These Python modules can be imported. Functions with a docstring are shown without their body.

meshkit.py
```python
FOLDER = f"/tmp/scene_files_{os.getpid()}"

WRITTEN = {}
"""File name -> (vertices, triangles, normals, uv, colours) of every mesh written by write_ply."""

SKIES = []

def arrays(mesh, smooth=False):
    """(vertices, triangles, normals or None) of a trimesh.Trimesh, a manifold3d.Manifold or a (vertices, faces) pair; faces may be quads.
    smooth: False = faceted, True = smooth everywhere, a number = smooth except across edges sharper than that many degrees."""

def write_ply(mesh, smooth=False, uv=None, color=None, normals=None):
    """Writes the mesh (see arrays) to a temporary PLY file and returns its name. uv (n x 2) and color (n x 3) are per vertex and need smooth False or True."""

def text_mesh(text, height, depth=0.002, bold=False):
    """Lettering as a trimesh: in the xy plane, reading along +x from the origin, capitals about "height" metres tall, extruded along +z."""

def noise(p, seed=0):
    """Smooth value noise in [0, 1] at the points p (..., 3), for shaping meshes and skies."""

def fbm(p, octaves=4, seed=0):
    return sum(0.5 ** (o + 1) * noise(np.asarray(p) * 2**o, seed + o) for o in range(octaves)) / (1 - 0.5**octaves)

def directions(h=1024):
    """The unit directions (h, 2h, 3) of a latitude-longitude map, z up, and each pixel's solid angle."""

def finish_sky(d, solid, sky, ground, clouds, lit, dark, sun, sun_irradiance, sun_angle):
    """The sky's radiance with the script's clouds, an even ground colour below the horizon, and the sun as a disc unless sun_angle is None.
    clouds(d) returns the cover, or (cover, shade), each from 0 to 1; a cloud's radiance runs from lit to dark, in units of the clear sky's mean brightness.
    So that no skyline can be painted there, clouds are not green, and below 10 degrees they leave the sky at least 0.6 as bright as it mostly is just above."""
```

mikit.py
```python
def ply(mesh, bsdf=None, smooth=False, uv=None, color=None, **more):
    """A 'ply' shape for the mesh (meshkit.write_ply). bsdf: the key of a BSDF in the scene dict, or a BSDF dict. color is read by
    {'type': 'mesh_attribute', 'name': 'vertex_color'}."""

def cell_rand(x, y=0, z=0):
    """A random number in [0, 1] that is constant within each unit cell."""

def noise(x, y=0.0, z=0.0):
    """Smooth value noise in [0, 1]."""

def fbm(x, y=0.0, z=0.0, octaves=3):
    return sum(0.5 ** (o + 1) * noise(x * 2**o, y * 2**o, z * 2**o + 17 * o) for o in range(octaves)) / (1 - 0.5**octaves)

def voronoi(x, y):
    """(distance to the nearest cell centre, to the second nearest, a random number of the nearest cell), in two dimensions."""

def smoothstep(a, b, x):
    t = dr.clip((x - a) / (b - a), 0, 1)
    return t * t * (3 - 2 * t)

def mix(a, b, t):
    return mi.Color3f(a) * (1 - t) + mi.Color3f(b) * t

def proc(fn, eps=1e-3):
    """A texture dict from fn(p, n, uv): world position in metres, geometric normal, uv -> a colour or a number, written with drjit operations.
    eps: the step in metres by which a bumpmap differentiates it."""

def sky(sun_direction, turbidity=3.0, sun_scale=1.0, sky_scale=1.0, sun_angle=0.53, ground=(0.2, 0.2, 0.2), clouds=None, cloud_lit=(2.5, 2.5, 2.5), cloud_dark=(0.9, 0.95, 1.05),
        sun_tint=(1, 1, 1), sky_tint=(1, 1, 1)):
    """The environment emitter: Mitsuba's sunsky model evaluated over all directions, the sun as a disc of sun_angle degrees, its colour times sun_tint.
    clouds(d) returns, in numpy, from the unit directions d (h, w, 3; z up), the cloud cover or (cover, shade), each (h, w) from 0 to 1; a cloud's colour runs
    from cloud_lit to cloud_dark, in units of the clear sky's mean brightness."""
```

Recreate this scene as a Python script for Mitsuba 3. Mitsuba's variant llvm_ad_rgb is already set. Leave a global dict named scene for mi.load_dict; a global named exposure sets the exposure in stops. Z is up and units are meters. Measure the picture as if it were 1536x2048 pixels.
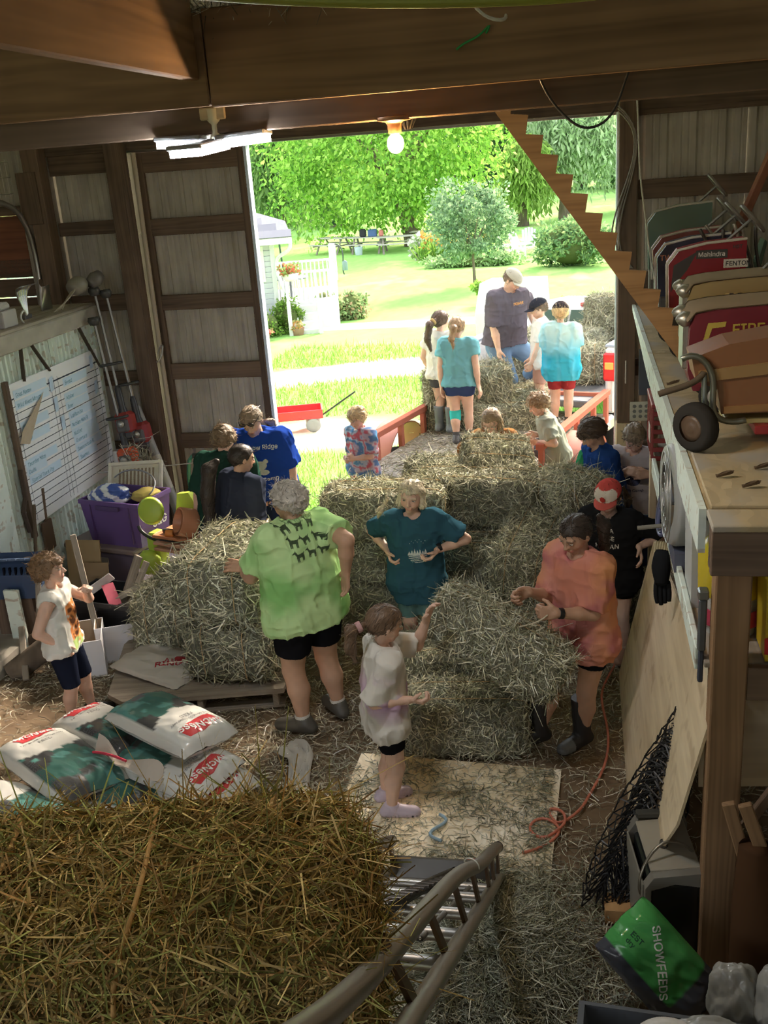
import math, random
import numpy as np, trimesh, manifold3d, mitsuba as mi, drjit as dr
from shapely.geometry import Polygon
import meshkit, mikit
from mikit import proc, noise as tn, fbm as tf, smoothstep as ss, mix, cell_rand, voronoi
T4 = mi.ScalarTransform4f
scene, labels = {}, {}
rng = np.random.default_rng(7)
random.seed(7)
# ------------------------------------------------------------------ camera, sky, exposure
EYE = np.array([0, 0, 3.4])
PITCH, ROLL, YAW = np.radians([19.459, 4.2201, -11.835])
def _axes():
    c, s = math.cos, math.sin
    F = np.array([s(YAW)*c(PITCH), c(YAW)*c(PITCH), -s(PITCH)])
    Rt = np.array([c(YAW), -s(YAW), 0]); Dn = np.cross(F, Rt)
    return c(ROLL)*Rt + s(ROLL)*Dn, -s(ROLL)*Rt + c(ROLL)*Dn, F
_R, _D, _F = _axes()
scene['camera'] = {'type': 'perspective', 'fov': float(2*math.degrees(math.atan(768/1998.47))), 'fov_axis': 'x', 'near_clip': 0.05, 'far_clip': 500.0,
                   'to_world': T4().look_at(origin=EYE.tolist(), target=(EYE+_F).tolist(), up=(-_D).tolist())}
exposure = 3.55
def clouds(d):
    n = meshkit.fbm(d*3.0+5, 4, 3)
    return np.clip(0.75+0.9*(n-0.45), 0, 1), np.clip(1.2*(n-0.5), 0, 0.6)
SUN = np.array([0.32, 0.80, 0.60])
scene['sky'] = mikit.sky(SUN.tolist(), turbidity=5.0, sun_scale=1.2, sky_scale=1.0, sun_angle=18.0, sun_tint=(.93, .98, 1.10), ground=(0.2, 0.24, 0.14), clouds=clouds,
                         cloud_lit=(2.6, 2.65, 2.7), cloud_dark=(1.6, 1.66, 1.75))
SKYMUL = 1.0
# ------------------------------------------------------------------ materials
VC = {'type': 'mesh_attribute', 'name': 'vertex_color'}
def ts(b): return {'type': 'twosided', 'b': b}
def pr(col, rough=0.6, spec=0.4, metallic=0.0, **k): return ts({'type': 'principled', 'base_color': col, 'roughness': rough, 'specular': spec, 'metallic': metallic, **k})
scene['matte'] = ts({'type': 'diffuse', 'reflectance': VC})
scene['plastic'] = pr(VC, 0.42, 0.5)
scene['gloss'] = pr(VC, 0.18, 0.5)
scene['skin'] = pr(VC, 0.5, 0.4)
scene['metal'] = pr(VC, 0.38, 0.5, 0.9)
scene['leaf'] = {'type': 'principledthin', 'base_color': VC, 'roughness': .7, 'spec_trans': 0.0, 'diff_trans': .9}
scene['glass'] = {'type': 'thindielectric'}
scene['wrap'] = pr(VC, 0.2, 0.6)
def woodfn(base, dark, tone=0.35, fine=1.0):
    def fn(p, n, uv):
        i = dr.floor(uv.y/10.0)
        r = cell_rand(i, 3); v = uv.y-10*i
        g = tf(uv.x*1.3+17*r, v*28*fine+9*r, 0, 3)
        rings = tn(uv.x*.5, v*90*fine+tf(uv.x*.8, v*7, r)*14, 1)
        g2 = tf(uv.x*6, v*6, 4+r, 3)
        t = dr.clip(0.55*g+0.3*rings+0.35*(g2-.5)+tone*(r-.5), 0, 1)
        return mix(dark, base, t)
    return proc(fn)
def wood(key, base, dark, tone=0.35, rough=0.75, fine=1.0):
    scene[key] = pr(woodfn(base, dark, tone, fine), rough, 0.25)
wood('beam_wood', (.36, .225, .125), (.115, .066, .036))
wood('girt_wood', (.24, .165, .115), (.07, .05, .038))
wood('grey_wood', (.50, .45, .38), (.20, .17, .14))
wood('pale_wood', (.72, .60, .42), (.50, .39, .25))
wood('orange_wood', (.66, .40, .19), (.36, .19, .08))
wood('red_wood', (.36, .15, .08), (.15, .06, .04))
def ply_fn(p, n, uv):
    g = tf(uv.x*3, uv.y*34, 0, 3); c = tf(uv.x*2.2+g*.6, uv.y*9, 3, 3); d = tf(uv.x*9, uv.y*9, 5, 3)
    return mix((.50, .39, .25), (.80, .68, .48), dr.clip(.25+.5*c+.5*(g-.5)-.35*ss(.62, .8, d), 0, 1))
scene['plywood'] = pr(proc(ply_fn), 0.6, 0.3)
def osb_fn(p, n, uv):
    a = tf(uv.x*6, uv.y*6, 2, 2)
    d1, d2, w = voronoi(uv.x*26+a*5, uv.y*12+a*3); e1, e2, w2 = voronoi(uv.y*26, uv.x*12+a*4)
    t = dr.clip(.5*w+.4*w2+.3*(tf(uv.x*40, uv.y*40, 1, 2)-.5), 0, 1)
    return mix((.72, .58, .36), (.95, .86, .66), t)
scene['osb'] = pr(proc(osb_fn), 0.36, 1.0)
def dust_osb_fn(p, n, uv):
    a = tf(uv.x*6, uv.y*6, 2, 2); d1, d2, w = voronoi(uv.x*22+a*5, uv.y*11+a*3)
    c = mix((.36, .29, .17), (.54, .44, .27), dr.clip(.6*w+.4*a, 0, 1))
    return mix(c, (.40, .37, .31), ss(.42, .62, tf(uv.x*2.2, uv.y*2.2, 6, 3)))
scene['dusty_board'] = pr(proc(dust_osb_fn), 0.8, 0.2)
def dirt_fn(p, n, uv):
    a = tf(p.x*1.3, p.y*1.3, 0, 3); b = tf(p.x*14, p.y*14, 3, 3); c = tf(p.x*70, p.y*70, 1, 2)
    base = mix((.13, .09, .06), (.30, .22, .14), dr.clip(.6*a+.5*b-.05, 0, 1))
    return mix(base, (.47, .40, .27), ss(.55, .8, c)*ss(.35, .6, a)*.6)
scene['dirt'] = pr(proc(dirt_fn), 0.95, 0.15)
def lawn_fn(p, n, uv):
    a = tf(p.x*.35, p.y*.35, 0, 3); b = tf(p.x*5, p.y*2.2, 2, 3); c = tf(p.x*.9+20, p.y*.5, 5, 3)
    g = mix((.13, .29, .07), (.26, .45, .13), dr.clip(a*.6+b*.5, 0, 1))
    g = mix(g, (.38, .44, .18), ss(.58, .75, c)*.5)
    w = (tf(p.x*.7, p.y*.7, 8, 3)-.5)
    d1 = ss(1.0, .55, dr.abs(p.y-19.0-.35*(p.x+4)+w*1.2)/1.15)*ss(3.2, 1.5, p.x)
    d2 = ss(1.0, .7, dr.abs(p.y-25.75-w*.3)/.62)
    d3 = ss(1., .3, dr.sqrt(dr.square((p.x+3.4)/1.9)+dr.square((p.y-13.5)/1.25))+w*1.6)*.85
    gr = mix((.50, .46, .38), (.72, .68, .60), tf(p.x*9, p.y*9, 1, 3))
    g = mix(g, gr, dr.clip(d1+d2+d3, 0, 1))
    yard = ss(12.3, 11.2, p.y+w*2)*ss(.2, -.2, -p.x-.6+w)
    return mix(g, (.34, .30, .22), dr.clip(yard, 0, 1))
scene['lawn'] = pr(proc(lawn_fn), 0.95, 0.1)
def steel_fn(p, n, uv):
    a = tf(p.x*2.5, p.z*1.2, p.y, 3); b = tf(p.x*40, p.z*2.5, 2, 3); c = tf(p.x*7, p.z*7, 9, 3)
    t = dr.clip(.55*a+.35*b+.35*(c-.4), 0, 1)
    return mix((.25, .225, .19), (.56, .52, .45), t)
scene['steel_inside'] = pr(proc(steel_fn), 0.65, 0.3)
def mint_fn(p, n, uv):
    a = tf(p.y*3, p.z*1.5, p.x*3, 3); c = tf(p.y*25, p.z*25, p.x*9, 3)
    t = dr.clip(.3+.6*a+.3*(c-.5), 0, 1)
    g = mix((.54, .62, .57), (.76, .86, .80), t)
    return mix(g, (.40, .34, .26), ss(.60, .72, c)*.7)
scene['mint_paint'] = pr(proc(mint_fn), 0.55, 0.4)
def conc_fn(p, n, uv):
    a = tf(p.x*6, p.y*6, p.z*6, 4); return mix((.26, .24, .21), (.50, .47, .41), a)
scene['concrete'] = pr(proc(conc_fn), 0.9, 0.2)
def bark_fn(p, n, uv): return mix((.07, .055, .045), (.27, .22, .17), tf(p.x*14, p.y*14, p.z*2.2, 3))
scene['bark'] = pr(proc(bark_fn), 0.9, 0.1)
for _k in [k for k in scene if k not in ('camera', 'sky')]: scene['m_'+_k] = scene.pop(_k)
# ------------------------------------------------------------------ mesh builder
def vec(*a): return np.array(a, float)
def unit(a):
    a = np.asarray(a, float); return a/(np.linalg.norm(a)+1e-12)
from scipy.spatial import ConvexHull
def _chamfer_topology():
    s = np.array([[x, y, z] for x in (-1, 1) for y in (-1, 1) for z in (-1, 1)], float)
    S = np.repeat(s, 3, 0); Mk = np.tile(1-np.eye(3), (8, 1))
    v = S*(1-0.2*Mk); h = ConvexHull(v); f = h.simplices.copy()
    n = np.cross(v[f[:, 1]]-v[f[:, 0]], v[f[:, 2]]-v[f[:, 0]])
    bad = (n*v[f].mean(1)).sum(1) < 0; f[bad] = f[bad][:, ::-1]
    return S, Mk, f
_CS, _CM, _CF = _chamfer_topology()
_BS = np.array([[x, y, z] for x in (-1, 1) for y in (-1, 1) for z in (-1, 1)], float)
_BF = np.array([[0, 1, 3], [0, 3, 2], [4, 6, 7], [4, 7, 5], [0, 4, 5], [0, 5, 1], [2, 3, 7], [2, 7, 6], [0, 2, 6], [0, 6, 4], [1, 5, 7], [1, 7, 3]])
_BID = [0]
class MB:
    def __init__(s, col=(.5, .5, .5)):
        s.v, s.f, s.c, s.u, s.n, s.col = [], [], [], [], 0, col
    def add(s, v, f, col=None, uv=None):
        v = np.asarray(v, float); f = np.asarray(f, int)
        if f.shape[1] == 4: f = np.vstack([f[:, [0, 1, 2]], f[:, [0, 2, 3]]])
        c = np.asarray(s.col if col is None else col, float)
        s.v.append(v); s.f.append(f+s.n); s.c.append(np.broadcast_to(c, (len(v), 3)) if c.ndim == 1 else c)
        s.u.append(np.zeros((len(v), 2)) if uv is None else np.asarray(uv, float)); s.n += len(v); return s
    def mesh(s, m, col=None): return s.add(m.vertices, m.faces, col)
    def obox(s, c, A, h, b=.004, col=None):
        """box: centre c, rows of A the axes (first along the grain), half sizes h"""
        A = np.asarray(A, float); h = np.asarray(h, float)
        if b > 0 and min(h) > b*1.5: loc = _CS*(h-b*_CM); F = _CF
        else: loc = _BS*h; F = _BF
        # split per-face so that uv and shading stay flat
        if np.linalg.det(A) < 0: F = F[:, ::-1]
        V = loc[F].reshape(-1, 3); k = int(np.argmax(h)); o = [i for i in range(3) if i != k]
        _BID[0] += 1
        uv = np.stack([V[:, k]+_BID[0]*.37, (V[:, o[0]]+V[:, o[1]])*1.0+5+10*_BID[0]], 1)
        return s.add(V@A+np.asarray(c, float), np.arange(len(V)).reshape(-1, 3), col, uv)
    def box(s, x0, x1, y0, y1, z0, z1, b=.004, col=None):
        return s.obox([(x0+x1)/2, (y0+y1)/2, (z0+z1)/2], np.eye(3), [(x1-x0)/2, (y1-y0)/2, (z1-z0)/2], b, col)
    def beam(s, p, q, w, h, up=(0, 0, 1), b=.004, col=None):
        """board from p to q; h is its size along up, w across"""
        p, q = np.asarray(p, float), np.asarray(q, float); d = unit(q-p); x = unit(np.cross(d, up)); u = np.cross(x, d)
        return s.obox((p+q)/2, [d, x, u], [np.linalg.norm(q-p)/2, w/2, h/2], b, col)
    def tube(s, pts, r, sides=8, col=None, caps=True):
        p = np.asarray(pts, float); r = np.broadcast_to(np.asarray(r, float), (len(p),))
        t = np.gradient(p, axis=0); t /= np.linalg.norm(t, axis=1, keepdims=True)+1e-12
        a = np.zeros_like(p); ref = np.array([0, 0, 1.]) if abs(t[0, 2]) < .9 else np.array([1., 0, 0])
        x = unit(np.cross(t[0], ref))
        for i in range(len(p)):
            x = unit(x-t[i]*(x@t[i])); a[i] = x
        bb = np.cross(t, a); ang = np.arange(sides)*2*np.pi/sides
        v = p[:, None]+r[:, None, None]*(np.cos(ang)[None, :, None]*a[:, None]+np.sin(ang)[None, :, None]*bb[:, None])
        i, j = np.meshgrid(np.arange(len(p)-1), np.arange(sides), indexing='ij')
        q = np.stack([i*sides+j, i*sides+(j+1) % sides, (i+1)*sides+(j+1) % sides, (i+1)*sides+j], -1).reshape(-1, 4)
        F = np.vstack([q[:, [0, 1, 2]], q[:, [0, 2, 3]]]); v = v.reshape(-1, 3)
        if caps:
            n = len(v); v = np.vstack([v, p[:1], p[-1:]]); k = np.arange(sides); e = (len(p)-1)*sides
            F = np.vstack([F, np.stack([k*0+n, (k+1) % sides, k], 1), np.stack([k*0+n+1, e+k, e+(k+1) % sides], 1)])
        return s.add(v, F, col)
    def lathe(s, prof, o=(0, 0, 0), ax=(0, 0, 1), n=20, col=None, arc=2*np.pi):
        """prof rows (radius, height)"""
        prof = np.asarray(prof, float); ax = unit(ax); x = unit(np.cross(ax, [0, 0, 1] if abs(ax[2]) < .9 else [0, 1, 0])); y = np.cross(ax, x)
        full = abs(arc-2*np.pi) < 1e-6; m = n if full else n+1; a = np.arange(m)*arc/n
        v = np.asarray(o, float)+prof[:, None, 1:2]*ax+prof[:, None, 0:1]*(np.cos(a)[None, :, None]*x+np.sin(a)[None, :, None]*y)
        i, j = np.meshgrid(np.arange(len(prof)-1), np.arange(n), indexing='ij'); j2 = (j+1) % m
        q = np.stack([i*m+j, i*m+j2, (i+1)*m+j2, (i+1)*m+j], -1).reshape(-1, 4)
        return s.add(v.reshape(-1, 3), q, col)
    def prism(s, poly, o, u, v, depth, col=None, b=0):
        """2-D polygon in the plane o + x u + y v, extruded by depth along u x v"""
        m = trimesh.creation.extrude_polygon(poly if isinstance(poly, Polygon) else Polygon(poly), depth, engine='earcut')
        u, v = unit(u), unit(v); w = np.cross(u, v); P = m.vertices
        V = np.asarray(o, float)+P[:, :1]*u+P[:, 1:2]*v+P[:, 2:]*w
        _BID[0] += 1
        vv = V[m.faces].reshape(-1, 3); pp = P[m.faces].reshape(-1, 3)
        return s.add(vv, np.arange(len(vv)).reshape(-1, 3), col, np.stack([pp[:, 0], pp[:, 1]+pp[:, 2]+5+10*_BID[0]], 1))
    def sheet(s, grid, col=None, thick=0.0):
        """grid (n, m, 3) of points, optionally with thickness along its normals"""
        g = np.asarray(grid, float); n, m = g.shape[:2]
        i, j = np.meshgrid(np.arange(n-1), np.arange(m-1), indexing='ij')
        q = np.stack([i*m+j, (i+1)*m+j, (i+1)*m+j+1, i*m+j+1], -1).reshape(-1, 4)
        uvg = np.stack(np.meshgrid(np.arange(n)/max(n-1, 1), np.arange(m)/max(m-1, 1), indexing='ij'), -1).reshape(-1, 2)
        if thick == 0: return s.add(g.reshape(-1, 3), q, col, uvg)
        N = np.cross(np.gradient(g, axis=0), np.gradient(g, axis=1)); N /= np.linalg.norm(N, axis=2, keepdims=True)+1e-12
        a, b_ = g+N*thick/2, g-N*thick/2; k = n*m
        ring = np.concatenate([np.arange(m), np.arange(1, n)*m+m-1, (n-1)*m+np.arange(m-2, -1, -1), np.arange(n-2, 0, -1)*m])
        r2 = np.roll(ring, -1)
        F = np.vstack([q, q[:, ::-1]+k, np.stack([ring, r2, r2+k, ring+k], 1)])
        c = None if col is None or np.ndim(col) == 1 else np.vstack([col, col])
        return s.add(np.vstack([a.reshape(-1, 3), b_.reshape(-1, 3)]), F, c, np.vstack([uvg, uvg]))
    def text(s, txt, h, o, u, v, depth=.002, col=None, bold=False, center=False):
        m = meshkit.text_mesh(txt, h, depth, bold); P = m.vertices.copy()
        if center: P[:, 0] -= P[:, 0].max()/2
        u, v = unit(u), unit(v); w = np.cross(u, v)
        return s.add(np.asarray(o, float)+P[:, :1]*u+P[:, 1:2]*v+P[:, 2:]*w, m.faces, col)
    def arrays(s): return np.vstack(s.v), np.vstack(s.f), np.vstack(s.c), np.vstack(s.u)
    def move(s, M):
        M = np.asarray(M, float)
        s.v = [v@M[:3, :3].T+M[:3, 3] for v in s.v]; return s
UVM = {'beam_wood', 'girt_wood', 'grey_wood', 'pale_wood', 'orange_wood', 'red_wood', 'plywood', 'osb', 'dusty_board'}
NOC = UVM | {'dirt', 'lawn', 'steel_inside', 'mint_paint', 'concrete', 'bark', 'glass'}
XF = None
def shape(mb, mat, smooth=False, **kw):
    if XF is not None: mb.move(XF)
    v, f, c, u = mb.arrays()
    uv = u if mat in UVM else None; col = None if mat in NOC else np.clip(c, 0, 1)
    return mikit.ply((v, f), 'm_'+mat, smooth=bool(smooth), uv=uv, color=col, **kw)
_used = {}
def num(k):
    n = _used.get(k, 0); _used[k] = n+1
    return k if n == 0 else f'{k}_{n:03d}'
def thing(name, label, cat, group=None):
    k = num(name); labels[k] = {'label': label, 'category': cat}
    if group: labels[k]['group'] = group
    return k
def part(root, name, mb, mat='matte', smooth=False, label=None, kind=None, **kw):
    k = num(f'{root}__{name}'); scene[k] = shape(mb, mat, smooth, **kw)
    if label or kind: labels[k] = {**({'label': label} if label else {}), **({'kind': kind} if kind else {})}
    return k
def one(name, label, cat, mb, mat='matte', smooth=False, group=None, kind=None, **kw):
    k = thing(name, label, cat, group); scene[k] = shape(mb, mat, smooth, **kw)
    if kind: labels[k]['kind'] = kind
    return k
def struct(name, mb, mat, smooth=False):
    scene[name] = shape(mb, mat, smooth); labels[name] = {'kind': 'structure'}; _used[name] = 1; return name
def curve(pts, n=24):
    from scipy.interpolate import CubicSpline
    p = np.asarray(pts, float); t = np.r_[0, np.cumsum(np.linalg.norm(np.diff(p, axis=0), axis=1))]
    return CubicSpline(t, p)(np.linspace(0, t[-1], n))
def rot(ax, deg):
    ax = unit(ax); a = math.radians(deg); K = np.array([[0, -ax[2], ax[1]], [ax[2], 0, -ax[0]], [-ax[1], ax[0], 0]])
    return np.eye(3)+math.sin(a)*K+(1-math.cos(a))*K@K
def m44(R, t, s=1.0):
    M = np.eye(4); M[:3, :3] = np.asarray(R)*s; M[:3, 3] = t; return M
def gz(Y): return np.interp(Y, [8.9, 10, 14, 25, 60, 200], [0, -.05, -.3, -.7, -.7, 1.5])
# ================================================================== the building
# floor: earth inside the barn
xs, ys = np.meshgrid(np.linspace(-9, 3.2, 90), np.linspace(-3.5, 8.97, 90), indexing='ij')
zz = 0.03*(meshkit.fbm(np.stack([xs*1.1, ys*1.1, xs*0], -1), 4, 2)-.5)*np.clip((8.9-ys)/1.0, 0, 1)-.012
struct('floor', MB().sheet(np.stack([xs, ys, zz], -1)), 'dirt', True)
# lawn outside
ya = np.r_[np.linspace(8.97, 30, 80), np.linspace(31, 190, 60)]
xa = np.r_[np.linspace(-120, -16, 20), np.linspace(-15, 12, 80), np.linspace(14, 120, 20)]
X, Yg = np.meshgrid(xa, ya, indexing='ij')
Zg = gz(Yg)+.05*(meshkit.fbm(np.stack([X*.4, Yg*.4, X*0], -1), 3, 5)-.5)*np.clip((Yg-9)/2, 0, 1)
struct('lawn', MB().sheet(np.stack([X, Yg, Zg], -1)), 'lawn', True)

def ribbed(x0, x1, z0, z1, y, pitch=.229, h=.019, first=0.0):
    """profile of a ribbed steel sheet seen from inside (ribs are grooves away from us); returns MB"""
    pts = [x0]; ysn = [0.0]; k = x0+first
    while k < x1:
        for dx, hh in ((-.032, 0), (-.014, 1), (.014, 1), (.032, 0)):
            if x0 < k+dx < x1: pts.append(k+dx); ysn.append(hh)
        for e in (.09, .145):
            for dx, hh in ((-.012, 0), (0, .25), (.012, 0)):
                if x0 < k+e+dx < x1: pts.append(k+e+dx); ysn.append(hh)
        k += pitch
    pts.append(x1); ysn.append(0.0)
    P = np.array(pts); Q = y+h*np.array(ysn)
    zs = np.array([z0, z1])
    g = np.stack(np.broadcast_arrays(P[:, None], Q[:, None], zs[None]), -1)
    return MB().sheet(g)
W = 'wall_front'
labels[W] = {'kind': 'structure'}
# sheets of the front wall: left bay, right bay, gable above the door
part(W, 'steel_sheet', ribbed(-4.72, -4.05, 0, 3.95, 8.96, first=.06), 'steel_inside')
part(W, 'steel_sheet', ribbed(.40, 1.32, 0, 3.95, 8.96, first=.10), 'steel_inside')
part(W, 'steel_sheet', ribbed(1.32, 2.30, 0, 3.95, 8.965, first=.10), 'steel_inside')
for i in range(10):
    part(W, 'gable_sheet', ribbed(-9+i*1.13, -9+(i+1)*1.13, 3.95, 6.1, 8.97, first=.10), 'steel_inside')
part(W, 'steel_sheet', ribbed(-9, -7.9, 0, 3.95, 8.96, first=.1), 'steel_inside')
part(W, 'steel_sheet', ribbed(-5.05, -4.70, 0, 3.95, 8.975, first=.1), 'steel_inside')
part(W, 'steel_sheet', ribbed(-7.95, -4.95, 3.13, 3.95, 8.98, first=.1), 'steel_inside')
part(W, 'steel_sheet', ribbed(-4.10, -3.93, 0, 3.95, 9.04, first=.3), 'steel_inside')
part(W, 'sill_board', MB().box(-9, -3.9, 8.93, 8.99, -.02, .14), 'girt_wood')
part(W, 'sill_board', MB().box(.3, 2.35, 8.93, 8.99, -.02, .14), 'girt_wood')
for (x0, x1, z0, z1) in ((-4.74, -4.1, 3.45, 3.62), (-4.74, -4.1, 2.92, 3.04), (-4.74, -4.1, 2.22, 2.37), (-4.74, -4.1, 1.5, 1.64), (-4.74, -4.1, .8, .94),
                         (.46, 2.3, 3.58, 3.76), (.46, 2.3, 2.93, 3.085), (.46, 2.3, 2.2, 2.34), (.46, 2.3, 1.45, 1.6), (.46, 2.3, .7, .84)):
    part(W, 'girt', MB().box(x0, x1, 8.90, 8.94, z0, z1), 'girt_wood')
for (x0, x1, y0, y1, zt) in ((-4.105, -3.955, 8.72, 8.88, 4.2), (-4.90, -4.74, 8.72, 8.88, 4.2), (.312, .462, 8.74, 8.89, 4.2), (1.9, 2.05, 8.74, 8.89, 4.2)):
    part(W, 'post', MB().box(x0, x1, y0, y1, 0, zt, .006), 'girt_wood')
part(W, 'post_base', MB().box(.305, .47, 8.735, 8.895, 0, 1.07, .01), 'pale_wood', label='pale lower section of the door post')
part(W, 'track_board', MB().box(-5.0, 2.3, 8.895, 8.945, 3.62, 3.86), 'girt_wood')
part(W, 'door_track', MB((.16, .15, .14)).box(-4.1, .36, 8.99, 9.06, 3.60, 3.68), 'metal')
part(W, 'jamb_trim', MB((.62, .68, .74)).box(.296, .312, 8.86, 9.02, 0, 3.62, .002), 'metal')
# door leaf (left): ribbed steel on a timber frame
D1 = 'door_1'; labels[D1] = {'kind': 'structure'}
part(D1, 'steel_sheet', ribbed(-3.95, -2.90, .02, 3.60, 9.035, first=.17), 'steel_inside')
for z0, z1 in ((3.42, 3.60), (2.87, 3.02), (2.19, 2.33), (1.53, 1.68), (.84, .99), (.05, .2)):
    part(D1, 'rail', MB().box(-3.86, -2.96, 8.965, 9.01, z0, z1), 'girt_wood')
part(D1, 'stile', MB().box(-3.95, -3.86, 8.965, 9.01, .05, 3.6), 'girt_wood')
part(D1, 'stile', MB().box(-2.97, -2.90, 8.965, 9.01, .05, 3.6), 'girt_wood')
part(D1, 'edge_trim', MB((.55, .66, .80)).box(-2.902, -2.875, 8.955, 9.06, .02, 3.6, .002), 'plastic', label='blue-white metal edge of the door leaf')
# garage door at far left
D2 = 'door_2'; labels[D2] = {'kind': 'structure'}
part(D2, 'panel', MB().box(-7.9, -5.03, 8.93, 8.97, 2.60, 3.13), 'red_wood')
for z in np.arange(.05, 2.58, .18):
    part(D2, 'rib', MB().box(-7.9, -5.03, 8.93, 8.965, z, z+.165, .012), 'girt_wood')
part(D2, 'jamb', MB().box(-5.03, -4.90, 8.80, 8.93, 0, 3.45), 'grey_wood')
part(D2, 'head_board', MB().box(-7.9, -4.90, 8.82, 8.93, 3.14, 3.22), 'girt_wood')
trk = [(-4.95, 8.78, 0.1), (-4.95, 8.78, 2.7), (-4.95, 8.74, 2.95), (-4.95, 8.62, 3.15), (-4.95, 8.45, 3.24), (-4.95, 8.1, 3.27), (-4.95, 6.5, 3.27)]
part(D2, 'track', MB((.45, .44, .42)).tube(curve(trk, 40), .026, 8), 'metal', True)
part(D2, 'track_bracket', MB((.4, .38, .34)).box(-4.97, -4.78, 8.70, 8.74, 3.05, 3.5), 'girt_wood')
part(D2, 'track_bracket', MB((.4, .38, .34)).box(-4.95, -4.83, 8.74, 8.78, 2.42, 2.56), 'girt_wood')
mb = MB((.5, .48, .45))
for k in range(14): mb.tube([(-4.99-k*.05, 8.6, 3.30), (-4.99-k*.05, 8.6, 3.62)], .004, 4)
for z in (3.33, 3.47, 3.6): mb.tube([(-4.96, 8.6, z), (-5.7, 8.6, z)], .005, 4)
g = thing('wire_shelf', 'wire rack hanging in the dark corner above the roll-up door track', 'wire rack'); part(g, 'grid', mb, 'metal')
# partition of mint corrugated steel with its ledge
PW = 'wall_left'; labels[PW] = {'kind': 'structure'}
PX = -4.47
def corr(y0, y1, z0, z1, x, p=.068, h=.012):
    n = int((y1-y0)/p*6); yy = np.linspace(y0, y1, n); xx = x+h*np.clip(1.6*np.sin(yy/p*2*np.pi), -1, 1)
    g = np.stack(np.broadcast_arrays(xx[:, None], yy[:, None], np.array([z0, z1])[None]), -1)
    return MB().sheet(g)
part(PW, 'corrugated_sheet', corr(6.80, 7.84, .12, 2.16, PX), 'mint_paint')
part(PW, 'corrugated_sheet', corr(7.84, 8.70, .12, 2.16, PX+.004), 'mint_paint')
part(PW, 'corner_board', MB().box(-4.50, -4.44, 8.66, 8.72, 0, 2.2), 'mint_paint')
part(PW, 'end_board', MB().box(-4.52, -4.43, 6.52, 6.80, .05, 2.16), 'mint_paint')
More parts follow.
